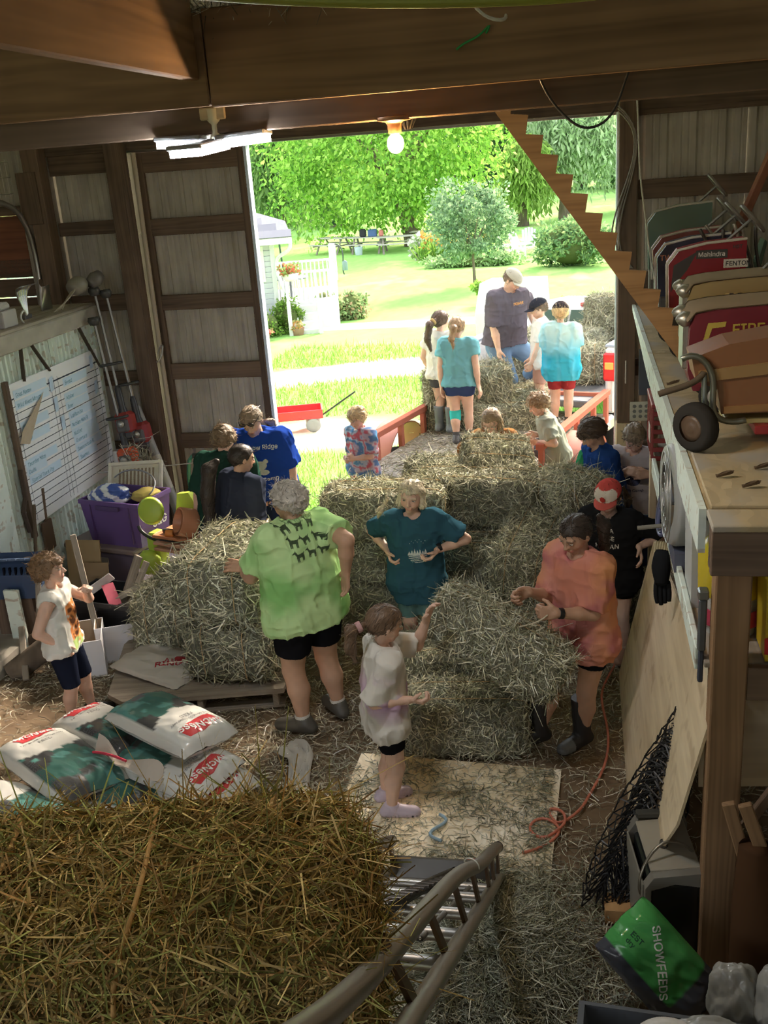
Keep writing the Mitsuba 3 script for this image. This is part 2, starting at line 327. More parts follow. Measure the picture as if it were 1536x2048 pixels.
part(PW, 'ledge_board', MB().box(-4.54, -4.40, 5.2, 8.74, 2.155, 2.30, .012), 'concrete')
part(PW, 'ledge_top', MB().box(-5.4, -4.42, 5.2, 8.74, 2.295, 2.325, .008), 'grey_wood')
part(PW, 'curb', MB().box(-4.75, -4.16, 5.6, 6.86, -.02, .16, .03), 'concrete')
part(PW, 'back_panel', MB().box(-6.4, -6.35, 4.6, 8.9, 0, 2.28), 'girt_wood')
# outer walls that close the barn at the sides
mb = MB(); gx = -9.0
yy = np.linspace(-3.5, 8.97, 220); xx = gx+.02*(np.sin(yy/.229*2*np.pi) > .9)
mb.sheet(np.stack(np.broadcast_arrays(xx[:, None], yy[:, None], np.array([0, 6.0])[None]), -1)); struct('wall_outer_left', mb, 'steel_inside')
mb = MB(); xx = 2.32+.02*(np.sin(yy/.229*2*np.pi) > .9)
mb.sheet(np.stack(np.broadcast_arrays(xx[:, None], yy[:, None], np.array([0, 6.0])[None]), -1)); struct('wall_right', mb, 'steel_inside')
# roof
mb = MB(); xs_ = np.linspace(-9.2, 2.6, 120); zr = 6.0+np.clip(5.9-np.abs(xs_+3.3), 0, 9)*.30+.015*(np.sin(xs_/.229*2*np.pi) > .9)
mb.sheet(np.stack(np.broadcast_arrays(xs_[:, None], np.array([-3.5, 9.3])[None], zr[:, None]), -1)); struct('ceiling', mb, 'steel_inside')
for y in (2.0, 4.4, 6.8):
    for sx in (-1, 1):
        a = vec(-3.3, y, 7.6); b_ = vec(-3.3+sx*5.6, y, 5.9)
        part('ceiling', 'rafter', MB().beam(a, b_, .04, .18), 'beam_wood')
# back wall with its own wide doorway
struct('wall_back', MB().box(-9.0, -6.0, -3.56, -3.5, 0, 6.2).box(-1.0, 2.35, -3.56, -3.5, 0, 6.2).box(-6.0, -1.0, -3.56, -3.5, 3.8, 7.4), 'steel_inside')
# loft floor under the camera
struct('loft_floor', MB().box(-3.0, .3, -2.0, 1.30, 1.69, 1.77), 'girt_wood')
# girders and joists
t = thing('girder', 'big brown plank girder across the top, left length up to the splice', 'beam')
scene[t] = shape(MB().box(-6.5, -1.155, 3.28, 3.32, 3.595, 3.865), 'beam_wood')
t = thing('girder', 'big brown plank girder across the top, right length with curly grain', 'beam')
scene[t] = shape(MB().box(-1.15, 2.3, 3.28, 3.32, 3.59, 3.875), 'beam_wood')
t = thing('rear_girder', 'long lower plank girder just behind the big girder, lights hang under it', 'beam')
scene[t] = shape(MB().box(-6.5, 2.3, 3.44, 3.48, 3.515, 3.80), 'girt_wood')
t = thing('joist', 'brown joist running from the upper left corner to the girder splice', 'beam')
scene[t] = shape(MB().beam((-1.20, 3.28, 3.79), (-1.16, .55, 3.79), .04, .235), 'beam_wood')
for (p, q, w, h, mat, lab) in (((1.35, 3.42, 3.62), (.95, 3.42, 3.95), .04, .09, 'beam_wood', 'short diagonal brace at the upper right end of the girder'),
                              ((-.55, 5.9, 4.05), (-.95, 5.9, 4.75), .05, .10, 'grey_wood', 'pale diagonal roof brace above the middle of the girder'),
                              ((-1.95, 5.6, 4.0), (-1.45, 5.6, 4.6), .05, .07, 'grey_wood', 'pale thin roof brace right of the joist'),
                              ((-2.62, 4.2, 3.78), (-2.9, 4.2, 4.15), .04, .1, 'grey_wood', 'pale roof brace behind the joist at the left'),
                              ((1.62, 8.0, 3.9), (.92, 8.0, 2.15), .05, .15, 'red_wood', 'red-brown diagonal brace in the right corner above the toys')):
    one('roof_brace', lab, 'brace', MB().beam(p, q, w, h, up=(0, 1, 0)), mat)
# ================================================================== hay
HAY = np.array([(.49, .48, .37), (.36, .38, .27), (.60, .58, .46), (.26, .27, .18), (.43, .41, .30), (.54, .55, .46)])
AMB = 1.12*np.array([(.50, .36, .13), (.36, .25, .09), (.60, .45, .19), (.45, .27, .11), (.28, .29, .09), (.53, .39, .18), (.36, .35, .11)])
def blades(root, nrm, n_len, width, pal, seed, lift=.35, bend=.35, dirv=None, align=0.0):
    """thin bent straws: root points, surface normals -> (v, f, c)"""
    r = np.random.default_rng(seed); n = len(root)
    t = r.normal(size=(n, 3))
    if dirv is not None: t = t*(1-align)+np.asarray(dirv)*align*np.sign(r.normal(size=(n, 1)))*1.5
    t -= nrm*(t*nrm).sum(1, keepdims=True); t /= np.linalg.norm(t, axis=1, keepdims=True)+1e-9
    d0 = t+nrm*(r.normal(size=(n, 1))*lift+lift*.55); d0 /= np.linalg.norm(d0, axis=1, keepdims=True)
    d1 = d0+bend*r.normal(size=(n, 3))-nrm*.25; d1 /= np.linalg.norm(d1, axis=1, keepdims=True)
    L = np.asarray(n_len)[:, None] if np.ndim(n_len) else n_len*(.4+1.1*r.random((n, 1)))
    w = width*(.6+.9*r.random((n, 1)))
    s = np.cross(d0, nrm+.8*r.normal(size=(n, 3))); s /= np.linalg.norm(s, axis=1, keepdims=True)+1e-9
    p0 = root-d0*L*.35; p1 = p0+d0*L*.55; p2 = p1+d1*L*.5
    v = np.stack([p0-s*w/2, p0+s*w/2, p1-s*w/2, p1+s*w/2, p2-s*w*.3, p2+s*w*.3], 1).reshape(-1, 3)
    k = np.arange(n)[:, None, None]*6
    f = (k+np.array([[0, 1, 3], [0, 3, 2], [2, 3, 5], [2, 5, 4]])[None]).reshape(-1, 3)
    c = pal[r.integers(0, len(pal), n)]*(.40+1.15*r.random((n, 1))**1.2)
    return v, f, np.repeat(np.clip(c, 0, .9), 6, 0)
def rbox(L, Wd, Hh, seed, nx=30, amp=.018, flake=.012):
    """lumpy rounded box with points and normals"""
    m = trimesh.creation.box((2, 2, 2))
    m = m.subdivide().subdivide().subdivide().subdivide()
    p = m.vertices.copy(); e = 7.0
    q = p/(np.abs(p)**e).sum(1, keepdims=True)**(1/e)*1.0
    v = q*np.array([L, Wd, Hh])/2
    nn = meshkit.fbm(v*9+seed*3.1, 3, seed)-.5; n2 = meshkit.fbm(v*3.1+seed, 2, seed+4)-.5
    nr = np.sign(q)*np.abs(q)**(e-1)/np.array([L, Wd, Hh]); nr /= np.linalg.norm(nr, axis=1, keepdims=True)
    v = v+nr*(amp*2*nn+amp*2.2*n2)[:, None]-nr*(flake*(np.cos(v[:, 0]/.105*2*np.pi+seed) > .75))[:, None]
    # twine dents
    for y in (-Wd*.24, Wd*.24): v -= nr*(.02*np.exp(-((v[:, 1]-y)/.018)**2)*(np.abs(nr[:, 1]) < .6))[:, None]
    return trimesh.Trimesh(v, m.faces, process=False)
def bale_parts(seed, L, Wd, Hh, n, pal, width=.0056, ln=.095, lift=.36):
    m = rbox(L, Wd, Hh, seed)
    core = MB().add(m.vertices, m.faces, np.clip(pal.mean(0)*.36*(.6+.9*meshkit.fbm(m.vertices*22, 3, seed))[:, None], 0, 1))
    pts, fi = trimesh.sample.sample_surface(m, n, seed=seed)
    st = MB(); st.add(*blades(pts+m.face_normals[fi]*.004, m.face_normals[fi], ln, width, pal, seed+11, lift=lift))
    # a few long loose stalks
    k = np.random.default_rng(seed+2).choice(n, n//16, replace=False)
    st.add(*blades(pts[k], m.face_normals[fi][k], ln*2.1, width*.9, pal*1.1, seed+12, lift=.5, bend=.5))
    tws = []
    for y in (-Wd*.24, Wd*.24):
        tw = MB((.50, .36, .20)); tws.append(tw)
        a = np.linspace(0, 2*np.pi, 33); c, s = np.cos(a), np.sin(a)
        e = 7; rr = (np.abs(c)**e+np.abs(s)**e)**(-1/e)
        tw.tube(np.stack([c*rr*L/2*1.005, a*0+y, s*rr*Hh/2*1.01], 1), .0028, 5, caps=False)
    return core, st, tws
BL, BW, BH = .95, .46, .38
for gi in range(4):
    core, st, tw = bale_parts(31+gi, BL, BW, BH, 5600, HAY*(.92+.08*gi))
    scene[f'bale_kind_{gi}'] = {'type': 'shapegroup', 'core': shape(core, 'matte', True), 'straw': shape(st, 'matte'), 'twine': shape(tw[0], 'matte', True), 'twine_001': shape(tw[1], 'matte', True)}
def bale(label, group, c, yaw=0, pitch=0, roll=0, size=(BL, BW, BH), kind=None):
    k = thing('hay_bale', label, 'hay bale', group)
    gi = (_used['hay_bale'] if kind is None else kind) % 4
    S = np.diag([size[0]/BL, size[1]/BW, size[2]/BH]); A = rot((0, 0, 1), yaw)@rot((0, 1, 0), pitch)@rot((1, 0, 0), roll)@S
    scene[k] = {'type': 'instance', 'to_world': T4(m44(A, c).tolist()), 'g': {'type': 'ref', 'id': f'bale_kind_{gi}'}}
    labels[k+'__straw'] = {'kind': 'stuff'}
    return k
G1, G2, G3, G4 = 'hay bales stacked in the doorway', 'hay bales on the pallet', 'hay bales on the trailer', 'hay bales in the truck bed'
# pallet at left
bale('lower hay bale of the two-high pile on the pallet', G2, (-2.27, 6.02, .385), 84, 0, 0, (.92, .62, .44))
bale('upper hay bale on the pallet that the grey-haired woman touches', G2, (-2.30, 5.98, .82), 86, 0, 2, (.90, .64, .44))
bale('single hay bale at the left end of the pallet beside the black tote', G2, (-2.93, 6.36, .385), 92, 0, 0, (.8, .46, .42))
# stack in the door
bale('bottom hay bale of the left column in the doorway, behind the green-shirted woman', G1, (-1.42, 6.92, .19), 4)
bale('middle hay bale of the left column in the doorway', G1, (-1.46, 6.93, .57), -3)
bale('top hay bale of the left column, dark end above the green-shirted woman\'s shoulder', G1, (-1.43, 6.86, .95), 3, 0, 0, (.92, .46, .38))
bale('hay bale on the floor behind the legs of the girl in the teal shirt', G1, (-.72, 6.80, .19), -4)
bale('hay bale beside the watch arm of the girl in the teal shirt, second layer', G1, (-.72, 6.76, .57), -3, 0, 0, (.80, .46, .38))
bale('wide flat hay bale lying right behind the blond girl\'s head', G1, (-.78, 7.16, .95), -9, 0, 0, (1.0, .5, .36))
bale('hay bale behind the blond girl, lowest of the back row', G1, (-.85, 7.32, .57), -5)
bale('lowest back-row hay bale on the threshold', G1, (-.8, 7.4, .19), -2)
bale('hay bale lying at the trailer\'s tail edge behind the flat bale', G1, (-1.0, 7.98, .79), 20, 5, 0, (.9, .48, .38))
bale('hay bale under the one at the trailer\'s tail', G1, (-.9, 8.02, .40), 6)
bale('rounded shaggy hay bale being tipped down in front of the girl in the brown shirt', G1, (-.66, 7.62, 1.04), 12, 8, 18, (.56, .46, .36))
bale('shaggy hay bale that the boy in the blue shirt pulls by its twine', G1, (-.12, 7.14, .92), -58, -8, 10, (.78, .46, .38))
bale('hay bale under the boy in blue\'s bale', G1, (-.08, 7.22, .50), -10)
bale('lowest hay bale by the door post side of the stack', G1, (-.02, 7.25, .19), 0)
bale('loose-faced hay bale sticking toward us beside the orange-shirted girl\'s head', G1, (-.34, 6.62, .70), 78, -10, 8, (.72, .44, .4))
bale('hay bale on the floor behind the orange-shirted girl\'s hands', G1, (-.36, 6.5, .2), 60, 0, 0, (.9, .46, .4))
bale('low hay bale behind the legs of the girl in the red cap', G1, (.12, 6.98, .2), 20)
bale('hay bale on the floor between the small girl\'s raised hand and the carried bale', None, (-1.02, 5.92, .17), 24, 0, 0, (.62, .5, .34))
bale('hay bale lying on the floor sheet in front of the small girl', None, (-.69, 5.27, .18), 4, 0, 0, (.78, .42, .35))
bale('large hay bale the girl in the orange shirt is carrying by its twines', None, (-.45, 5.0, .83), -6, 29, -12, (.82, .36, .33))
# trailer and truck
bale('hay bale standing upright by the dark-haired girl in white on the trailer', G3, (-1.24, 10.95, .92), 10, 0, 0, (.95, .55, .5))
bale('hay bale under the left front corner of the trailer load behind the grey boots', G3, (-1.48, 11.05, .56), 80, 0, 0, (.8, .46, .38))
bale('hay bale lying across the trailer behind the girl in brown', G3, (-.80, 10.85, .58), 4, 0, 0, (1.0, .46, .42))
bale('flat hay bale on top of the trailer load beside the blue shorts', G3, (-.85, 11.2, .70), -6, 0, 0, (.95, .5, .36))
bale('hay bale in front of the man\'s jeans at the open tailgate', G4, (-.5, 12.35, .92), 70, 0, 0, (.9, .5, .46))
bale('upper hay bale behind the two boys in black caps', G4, (-.48, 12.6, 1.10), 40, 0, 0, (.85, .5, .36))
bale('hay bale between the cyan-shirted boy and the tail light, on the tailgate', G4, (.06, 12.3, .93), 88, 0, 0, (.9, .5, .44))
bale('hay bale leaning higher behind the tail light', G4, (.10, 12.8, 1.06), 60, 0, 0, (.85, .5, .36))
bale('uppermost hay bale against the rear window at the door post', G4, (.50, 12.95, 1.40), 5, 0, 0, (.85, .46, .4))
# foreground bale in the loft
core, st, tw = bale_parts(77, 1.06, .56, .44, 15000, AMB, .0036, .13, .32)
FG = m44(rot((0, 0, 1), 13), (-.98, 1.64, 1.76))
t = thing('hay_bale', 'big amber hay bale at the bottom left corner, closest to us', 'hay bale')
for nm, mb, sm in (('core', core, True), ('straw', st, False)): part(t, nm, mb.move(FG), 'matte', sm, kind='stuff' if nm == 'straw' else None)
for x in (-.30, .02):
    mb = MB((.55, .33, .13)); pts = np.array([(x, -.30, -.2), (x+.005, -.30, .05), (x+.01, -.285, .17), (x+.03, -.2, .235), (x+.03, 0, .235), (x+.02, .2, .235)])
    mb.tube(curve(pts, 20), .006, 6)
    part(t, 'twine', mb.move(FG), 'matte', True, label='orange baling twine')
# loose hay on the floor
def litter(name, label, n, region, seed, ln, width, pal, dens=None, z=None, lift=.12, cat='hay'):
    r = np.random.default_rng(seed); pts = []
    x0, x1, y0, y1 = region
    while sum(map(len, pts)) < n:
        q = np.c_[r.uniform(x0, x1, n), r.uniform(y0, y1, n)]
        if dens is not None: q = q[r.random(len(q)) < dens(q[:, 0], q[:, 1])]
        pts.append(q)
    q = np.vstack(pts)[:n]
    zz = (np.zeros(n) if z is None else z(q[:, 0], q[:, 1]))+.006+.012*r.random(n)
    v, f, c = blades(np.c_[q, zz], np.tile([0, 0, 1.], (n, 1)), ln, width, pal, seed, lift=lift, bend=.3)
    return one(name, label, cat, MB().add(v, f, c), 'matte', kind='stuff')
LIT = np.array([(.58, .53, .42), (.42, .39, .29), (.70, .65, .54), (.30, .27, .19), (.48, .45, .36), (.37, .37, .27), (.76, .72, .62)])
def fl(x, y): return np.clip(.25+1.5*(meshkit.fbm(np.stack([x*1.5, y*1.5, x*0], -1), 3, 9)-.35)+.5*np.exp(-((x+1.3)/1.3)**2-((y-5.3)/1.2)**2), .06, 1)
litter('loose_hay', 'loose hay and chaff strewn over the earth floor of the barn', 46000, (-4.3, 1.3, 2.6, 8.8), 3, .075, .0042, LIT, fl)
def pile(x, y): return .26*np.exp(-((x+.38)/.33)**2-((y-3.42)/.42)**2)
litter('hay_pile', 'heap of loose hay on the floor beside the hay elevator', 9000, (-1.0, .25, 2.7, 4.2), 5, .11, .004, HAY*.85, lambda x, y: .05+pile(x, y)*4, pile, .3)
# ================================================================== people: smooth solid figures from signed distance fields
class Fld:
    def __init__(s, lo, hi, base, fine=()):
        ax = []
        for k in range(3):
            x = lo[k]; a = [x]
            while x < hi[k]:
                st = base
                for (c, r, f) in fine:
                    if abs(x-c[k]) < r: st = min(st, f)
                x += st; a.append(x)
            ax.append(np.array(a, np.float32))
        s.ax = ax; s.D = np.full([len(a) for a in ax], 1.0, np.float32)
    def sub(s, lo, hi):
        i = [slice(max(0, np.searchsorted(a, l)-1), min(len(a), np.searchsorted(a, h)+1)) for a, l, h in zip(s.ax, lo, hi)]
        if any(q.stop <= q.start for q in i): return None, None
        P = np.stack(np.meshgrid(*[a[q] for a, q in zip(s.ax, i)], indexing='ij'), -1)
        return tuple(i), P
    def put(s, i, d, k=0.0, op='u'):
        o = s.D[i]
        if op == 's': d = -d; m = np.maximum(o, d); h = np.maximum(k-np.abs(o-d), 0)/max(k, 1e-6); s.D[i] = m+h*h*k/4
        elif op == 'i': s.D[i] = np.maximum(o, d)
        else: h = np.maximum(k-np.abs(o-d), 0)/max(k, 1e-6); s.D[i] = np.minimum(o, d)-h*h*k/4
    def cone(s, a, b, ra, rb, k=.02, flat=None, fs=1.0, cap=False, op='u', mg=.05):
        a, b = np.asarray(a, np.float32), np.asarray(b, np.float32); R = max(ra, rb)+mg
        i, P = s.sub(np.minimum(a, b)-R, np.maximum(a, b)+R)
        if i is None: return
        ab = b-a; L2 = max(float(ab@ab), 1e-9); w = P-a; t = np.clip((w@ab)/L2, 0, 1); w = w-t[..., None]*ab
        if flat is not None: w = w+(1/fs-1)*(w@flat.astype(np.float32))[..., None]*flat.astype(np.float32)
        d = np.sqrt((w*w).sum(-1))-(ra+(rb-ra)*t)
        if flat is not None: d = d*(.5+.5*fs)
        if cap: d = np.maximum(d, (P-b)@unit(ab).astype(np.float32))
        s.put(i, d, k, op)
    def ell(s, c, A, r, k=.02, op='u', mg=.05, clip=None):
        c = np.asarray(c, np.float32); R = max(r)+mg; i, P = s.sub(c-R, c+R)
        if i is None: return
        q = (P-c)@np.asarray(A, np.float32).T; r = np.asarray(r, np.float32)
        k0 = np.sqrt(((q/r)**2).sum(-1)); k1 = np.sqrt(((q/r**2)**2).sum(-1))+1e-9; d = k0*(k0-1)/k1
        if clip is not None: d = np.maximum(d, clip(q))
        s.put(i, d, k, op)
    def plane(s, o, n): 
        P = [a.reshape([-1 if j == k else 1 for j in range(3)])*n[k] for k, a in enumerate(s.ax)]
        s.D = np.maximum(s.D, (P[0]+P[1]+P[2]-float(np.dot(o, n))).astype(np.float32))
    def noise(s, fn):
        m = np.abs(s.D) < .05; i = np.nonzero(m); P = np.stack([a[q] for a, q in zip(s.ax, i)], -1); s.D[m] += fn(P)
    def mesh(s):
        D = s.D; D[0] = D[-1] = 1; D[:, 0] = D[:, -1] = 1; D[:, :, 0] = D[:, :, -1] = 1
        I = D < 0; n = np.array(D.shape)-1
        cnt = np.zeros(n, np.int8)
        for a, b, c in np.ndindex(2, 2, 2): cnt += I[a:n[0]+a, b:n[1]+b, c:n[2]+c]
        mixed = (cnt > 0) & (cnt < 8); cells = np.argwhere(mixed); idx = -np.ones(n, np.int64); idx[mixed] = np.arange(len(cells))
        acc = np.zeros((len(cells), 3)); w = np.zeros(len(cells))
        corner = {o: D[cells[:, 0]+o[0], cells[:, 1]+o[1], cells[:, 2]+o[2]] for o in np.ndindex(2, 2, 2)}
        pos = {o: np.stack([s.ax[k][cells[:, k]+o[k]] for k in range(3)], 1) for o in np.ndindex(2, 2, 2)}
        for o in np.ndindex(2, 2, 2):
            for k in range(3):
                if o[k] == 0:
                    o2 = tuple(1 if j == k else o[j] for j in range(3)); a, b = corner[o], corner[o2]; x = (a < 0) != (b < 0)
                    t = np.where(x, a/np.where(x, a-b, 1), 0); acc += np.where(x[:, None], pos[o]+(pos[o2]-pos[o])*t[:, None], 0); w += x
        V = acc/w[:, None]; F = []
        for k in range(3):
            sl0 = [slice(None)]*3; sl1 = [slice(None)]*3; sl0[k] = slice(0, -1); sl1[k] = slice(1, None)
            A, B = I[tuple(sl0)], I[tuple(sl1)]; e = np.argwhere(A != B); u, v = (k+1) % 3, (k+2) % 3
            e = e[(e[:, u] > 0) & (e[:, v] > 0) & (e[:, u] < n[u]) & (e[:, v] < n[v])]
            def cell(du, dv):
                q = e.copy(); q[:, u] += du; q[:, v] += dv; return idx[q[:, 0], q[:, 1], q[:, 2]]
            q = np.stack([cell(-1, -1), cell(0, -1), cell(0, 0), cell(-1, 0)], 1)
            flip = ~A[e[:, 0], e[:, 1], e[:, 2]]; q[flip] = q[flip][:, ::-1]; F.append(q)
        F = np.vstack(F); return V, np.vstack([F[:, [0, 1, 2]], F[:, [0, 2, 3]]])
    def at(s, P):
        from scipy.interpolate import RegularGridInterpolator
        return RegularGridInterpolator(s.ax, s.D, bounds_error=False, fill_value=1.0)(P)
def ik(S, W_, l1, l2, hint):
    S, W_ = np.asarray(S, float), np.asarray(W_, float); d = W_-S; L = np.linalg.norm(d); M = (l1+l2)*.995
    if L > M: W_ = S+d/L*M; L = M
    u = (W_-S)/L; a = (l1*l1-l2*l2+L*L)/(2*L); h = math.sqrt(max(l1*l1-a*a, 0)); x = np.asarray(hint, float); x = unit(x-u*(x@u))
    return S+u*a+x*h, W_
SKIN = {'fair': (.66, .43, .33), 'tan': (.50, .30, .205), 'pale': (.72, .50, .40)}
def hands(F, W_, d, n, H, side, curl, k=.006, spread=.12):
    """palm, four fingers and a thumb; d finger direction, n the way the palm faces, side +1 right hand / -1 left"""
    L = .112*H; d = unit(d); n = unit(n-d*(n@d)); s = np.cross(d, n)*side   # towards the thumb
    base = []
    for j, o in enumerate((.30, .10, -.10, -.29)):
        K = W_+d*L*(.50-.03*abs(j-1))+s*L*o*.62; base.append(K)
        F.cone(W_+s*L*o*.30, K, .098*L, .082*L, k*1.6, flat=n, fs=.8, mg=.02)
    for j, (K, fl) in enumerate(zip(base, (.92, 1.0, .95, .76))):
        dd = unit(d+s*(1.3-j)*spread*(1-min(1, curl))); p = K; ang = 0
        for q, ln in enumerate((.23, .155, .125)):
            ang += curl*(.75, .95, .6)[q]; v = dd*math.cos(ang)+n*math.sin(ang); e = p+v*L*ln*fl
            F.cone(p, e, L*(.066-.006*q), L*(.060-.007*q), k*.6, mg=.02); p = e
    p = W_+d*L*.14+s*L*.20; v = unit(d*.65+s*.65+n*(.15+.5*min(1, curl))); e = p+v*L*.23; F.cone(W_+s*L*.1, p, .095*L, .09*L, k*1.5, mg=.02)
    F.cone(p, e, L*.085, L*.068, k, mg=.02); v = unit(d*.85+s*.25+n*(.2+.6*min(1, curl))); F.cone(e, e+v*L*.18, L*.066, L*.055, k*.6, mg=.02)
SH = {}
def person(label, H, pos, face, z0=0., lean=0., side=0., crouch=0., head=(None, 10, 0), lh=None, rh=None, lf=None, rf=None, lfy=None, rfy=None, le=None, re=None, sh=None,
           skin='fair', b=1.0, fine=(.0075, .006, .018), hair=None, haircol=(.2, .13, .08), top=None, bottom=None, shoes=None, cap=None, lcurl=.5, rcurl=.5, ld=None, rd=None, ln=None, rn=None,
           hip_off=(0, 0, 0), lk=None, rk=None, extra=None, glasses=None):
    t = thing('person', label, 'person'); up = vec(0, 0, 1)
    fv = lambda a: vec(math.sin(math.radians(a)), math.cos(math.radians(a)), 0)
    f = fv(face); r = np.cross(f, up); sf = fv(face if sh is None else sh)
    hh = .2+(H-1.2)*.045; hipz = (.495 if H > 1.45 else .475)*H-crouch
    pel = vec(pos[0], pos[1], z0+hipz)+np.asarray(hip_off, float)
    sp = unit(up*math.cos(math.radians(lean))+f*math.sin(math.radians(lean))+r*math.tan(math.radians(side)))
    tl = H-hh-.058*H-((.495 if H > 1.45 else .475)*H)
    sr = unit(np.cross(sf, sp)); sfw = np.cross(sp, sr)      # shoulder right, chest forward
    ch = pel+sp*tl; sw = .112*H*(.5+.5*b)
    S = {-1: ch-sr*sw, 1: ch+sr*sw}; Hp = {-1: pel-r*.054*H*b, 1: pel+r*.054*H*b}
    lg = .9575 if H > 1.45 else .913; ua, fa, th, sn = .172*H, .15*H, .247*H*lg, .225*H*lg
    A, E, Wr, Kn = {}, {}, {}, {}
    for q, ft, fy, kh in ((-1, lf, lfy, lk), (1, rf, rfy, rk)):
        ft = (Hp[q]+f*.0)[:2].tolist()+[z0] if ft is None else (list(ft) if len(ft) == 3 else list(ft)+[z0])
        a = vec(ft[0], ft[1], ft[2]+.048*H); Kn[q], A[q] = ik(Hp[q], a, th, sn, f if kh is None else kh)
        SH[q] = fv(face if fy is None else fy)
    toe = {q: SH[q].copy() for q in (-1, 1)}
    for q, hd, eh in ((-1, lh, le), (1, rh, re)):
        if hd is None: hd = S[q]+sr*q*.045*H-up*.29*H+sfw*.06*H
        E[q], Wr[q] = ik(S[q], hd, ua, fa, (-sfw*.8+sr*q*.5-up*.2) if eh is None else eh)
    hy = fv(face if head[0] is None else head[0]); pt = math.radians(head[1]); rl = math.radians(head[2])
    hf = hy*math.cos(pt)-up*math.sin(pt); hr = unit(np.cross(hy, up)); hu = np.cross(hr, hf); hr, hu = hr*math.cos(rl)+hu*math.sin(rl), hu*math.cos(rl)-hr*math.sin(rl)
    nb = ch+sp*.035*H-sfw*.008*H; hc = nb+unit(sp*.6+hu*.5+hf*.12)*(.62*hh)
    HA = np.array([hr, hf, hu]); hp = lambda x, y, z: hc+(hr*x+hf*y+hu*z)*hh
    hdir = {q: unit(Wr[q]-E[q]) if dv is None else unit(dv) for q, dv in ((-1, ld), (1, rd))}
    hn = {q: (-sr*q+sfw*.2) if nv is None else np.asarray(nv, float) for q, nv in ((-1, ln), (1, rn))}
    # ---------------- body
    pts = np.array([*S.values(), *A.values(), *Wr.values(), *Kn.values(), *E.values(), hc, pel]); lo, hi = pts.min(0)-.16, pts.max(0)+.17
    hL = .112*H
    F = Fld(lo, hi, fine[2], [(hc, .62*hh, fine[0])]+[(Wr[q]+hdir[q]*hL*.55, hL*.75, fine[1]) for q in (-1, 1)])
    K = .022*H
    def torso(F, g=0.0):
        F.cone(Hp[-1], Hp[1], .066*H*b+g, .066*H*b+g, K, flat=f, fs=.85); F.cone(pel, pel+sp*tl*.55, .068*H*b+g, .066*H*b+g, K, flat=f, fs=.8)
        F.cone(pel+sp*tl*.55, ch-sp*.03*H, .072*H*b+g, .066*H*b+g, K, flat=sfw, fs=.78); F.cone(S[-1]*.8+ch*.2, S[1]*.8+ch*.2, .04*H+g, .04*H+g, K)
    def thighs(F, g=0.0, cut=None):
        for q in (-1, 1):
            e = Kn[q] if cut is None else Hp[q]+(Kn[q]-Hp[q])*cut; r1 = .062*H*b; r2 = .037*H*(.4+.6*b); r2 = r2 if cut is None else r1+(r2-r1)*cut
            F.cone(Hp[q], e, r1+g, r2+g, K*.8, cap=cut is not None)
    torso(F); thighs(F)
    F.cone(nb-sp*.03*H, hp(0, -.05, -.2), .034*H if H > 1.45 else .030*H, .030*H if H > 1.45 else .026*H, K*.7)
    for q in (-1, 1):
        F.cone(Kn[q], Kn[q]*.62+A[q]*.38-toe[q]*.008*H, .037*H*(.4+.6*b), .037*H*(.3+.7*b), K*.6)
        F.cone(Kn[q]*.62+A[q]*.38-toe[q]*.008*H, A[q], .037*H*(.3+.7*b), .0215*H, K*.6); F.cone(A[q], A[q]-up*.02*H+toe[q]*.03*H, .022*H, .02*H, K*.5)
        F.cone(S[q], E[q], .038*H*(.4+.6*b), .0265*H*(.5+.5*b), K*.7); F.cone(E[q], E[q]*.6+Wr[q]*.4, .0265*H*(.5+.5*b), .0255*H*(.4+.6*b), K*.4)
        F.cone(E[q]*.6+Wr[q]*.4, Wr[q], .0255*H*(.4+.6*b), .0165*H, K*.4)
        hands(F, Wr[q], hdir[q], hn[q], H, q, lcurl if q < 0 else rcurl)
    k2 = .09*hh
    F.ell(hp(0, -.04, .10), HA, np.array([.345, .44, .385])*hh, K*.3); F.cone(hp(0, .06, -.12), hp(0, .24, -.35), .25*hh, .125*hh, k2)
    F.cone(hp(-.12, .2, -.12), hp(.12, .2, -.12), .17*hh, .17*hh, k2)
    F.cone(hp(0, .405, .03), hp(0, .475, -.105), .03*hh, .052*hh, .05*hh); F.cone(hp(-.05, .42, -.115), hp(.05, .42, -.115), .04*hh, .04*hh, .04*hh)
    for x in (-1, 1):
        F.ell(hp(x*.155, .425, .035), HA, np.array([.085, .07, .05])*hh, .06*hh, 's'); F.cone(hp(x*.07, .385, .105), hp(x*.22, .345, .11), .045*hh, .035*hh, .05*hh)
        F.ell(hp(x*.355, -.03, -.02), HA, np.array([.05, .085, .125])*hh, .02*hh)
    F.cone(hp(-.075, .375, -.235), hp(.075, .375, -.235), .04*hh, .04*hh, .03*hh); F.cone(hp(-.06, .36, -.285), hp(.06, .36, -.285), .04*hh, .04*hh, .03*hh)
    V, Fc = F.mesh(); sk = np.array(SKIN[skin]); C = np.tile(sk, (len(V), 1))*(.94+.12*meshkit.noise(V*30, 3))[:, None]
    q = (V-hc)@HA.T/hh; near = (np.abs(q) < .7).all(1); x, y, z = q.T; ax_ = np.abs(x)
    lip = near & (ax_ < .115) & (z < -.215) & (z > -.31) & (y > .345); C[lip] = C[lip]*.35+np.array([.55, .19, .17])*.65
    br = near & (ax_ > .055) & (ax_ < .25) & (np.abs(z-.125+.06*ax_) < .024) & (y > .2); C[br] = C[br]*.4+np.array(haircol)*.5
    ck = near & (np.hypot(ax_-.2, z+.1) < .12) & (y > .2); C[ck] *= (1.03, .93, .92)
    part(t, 'body', MB().add(V, Fc, C), 'skin', True)
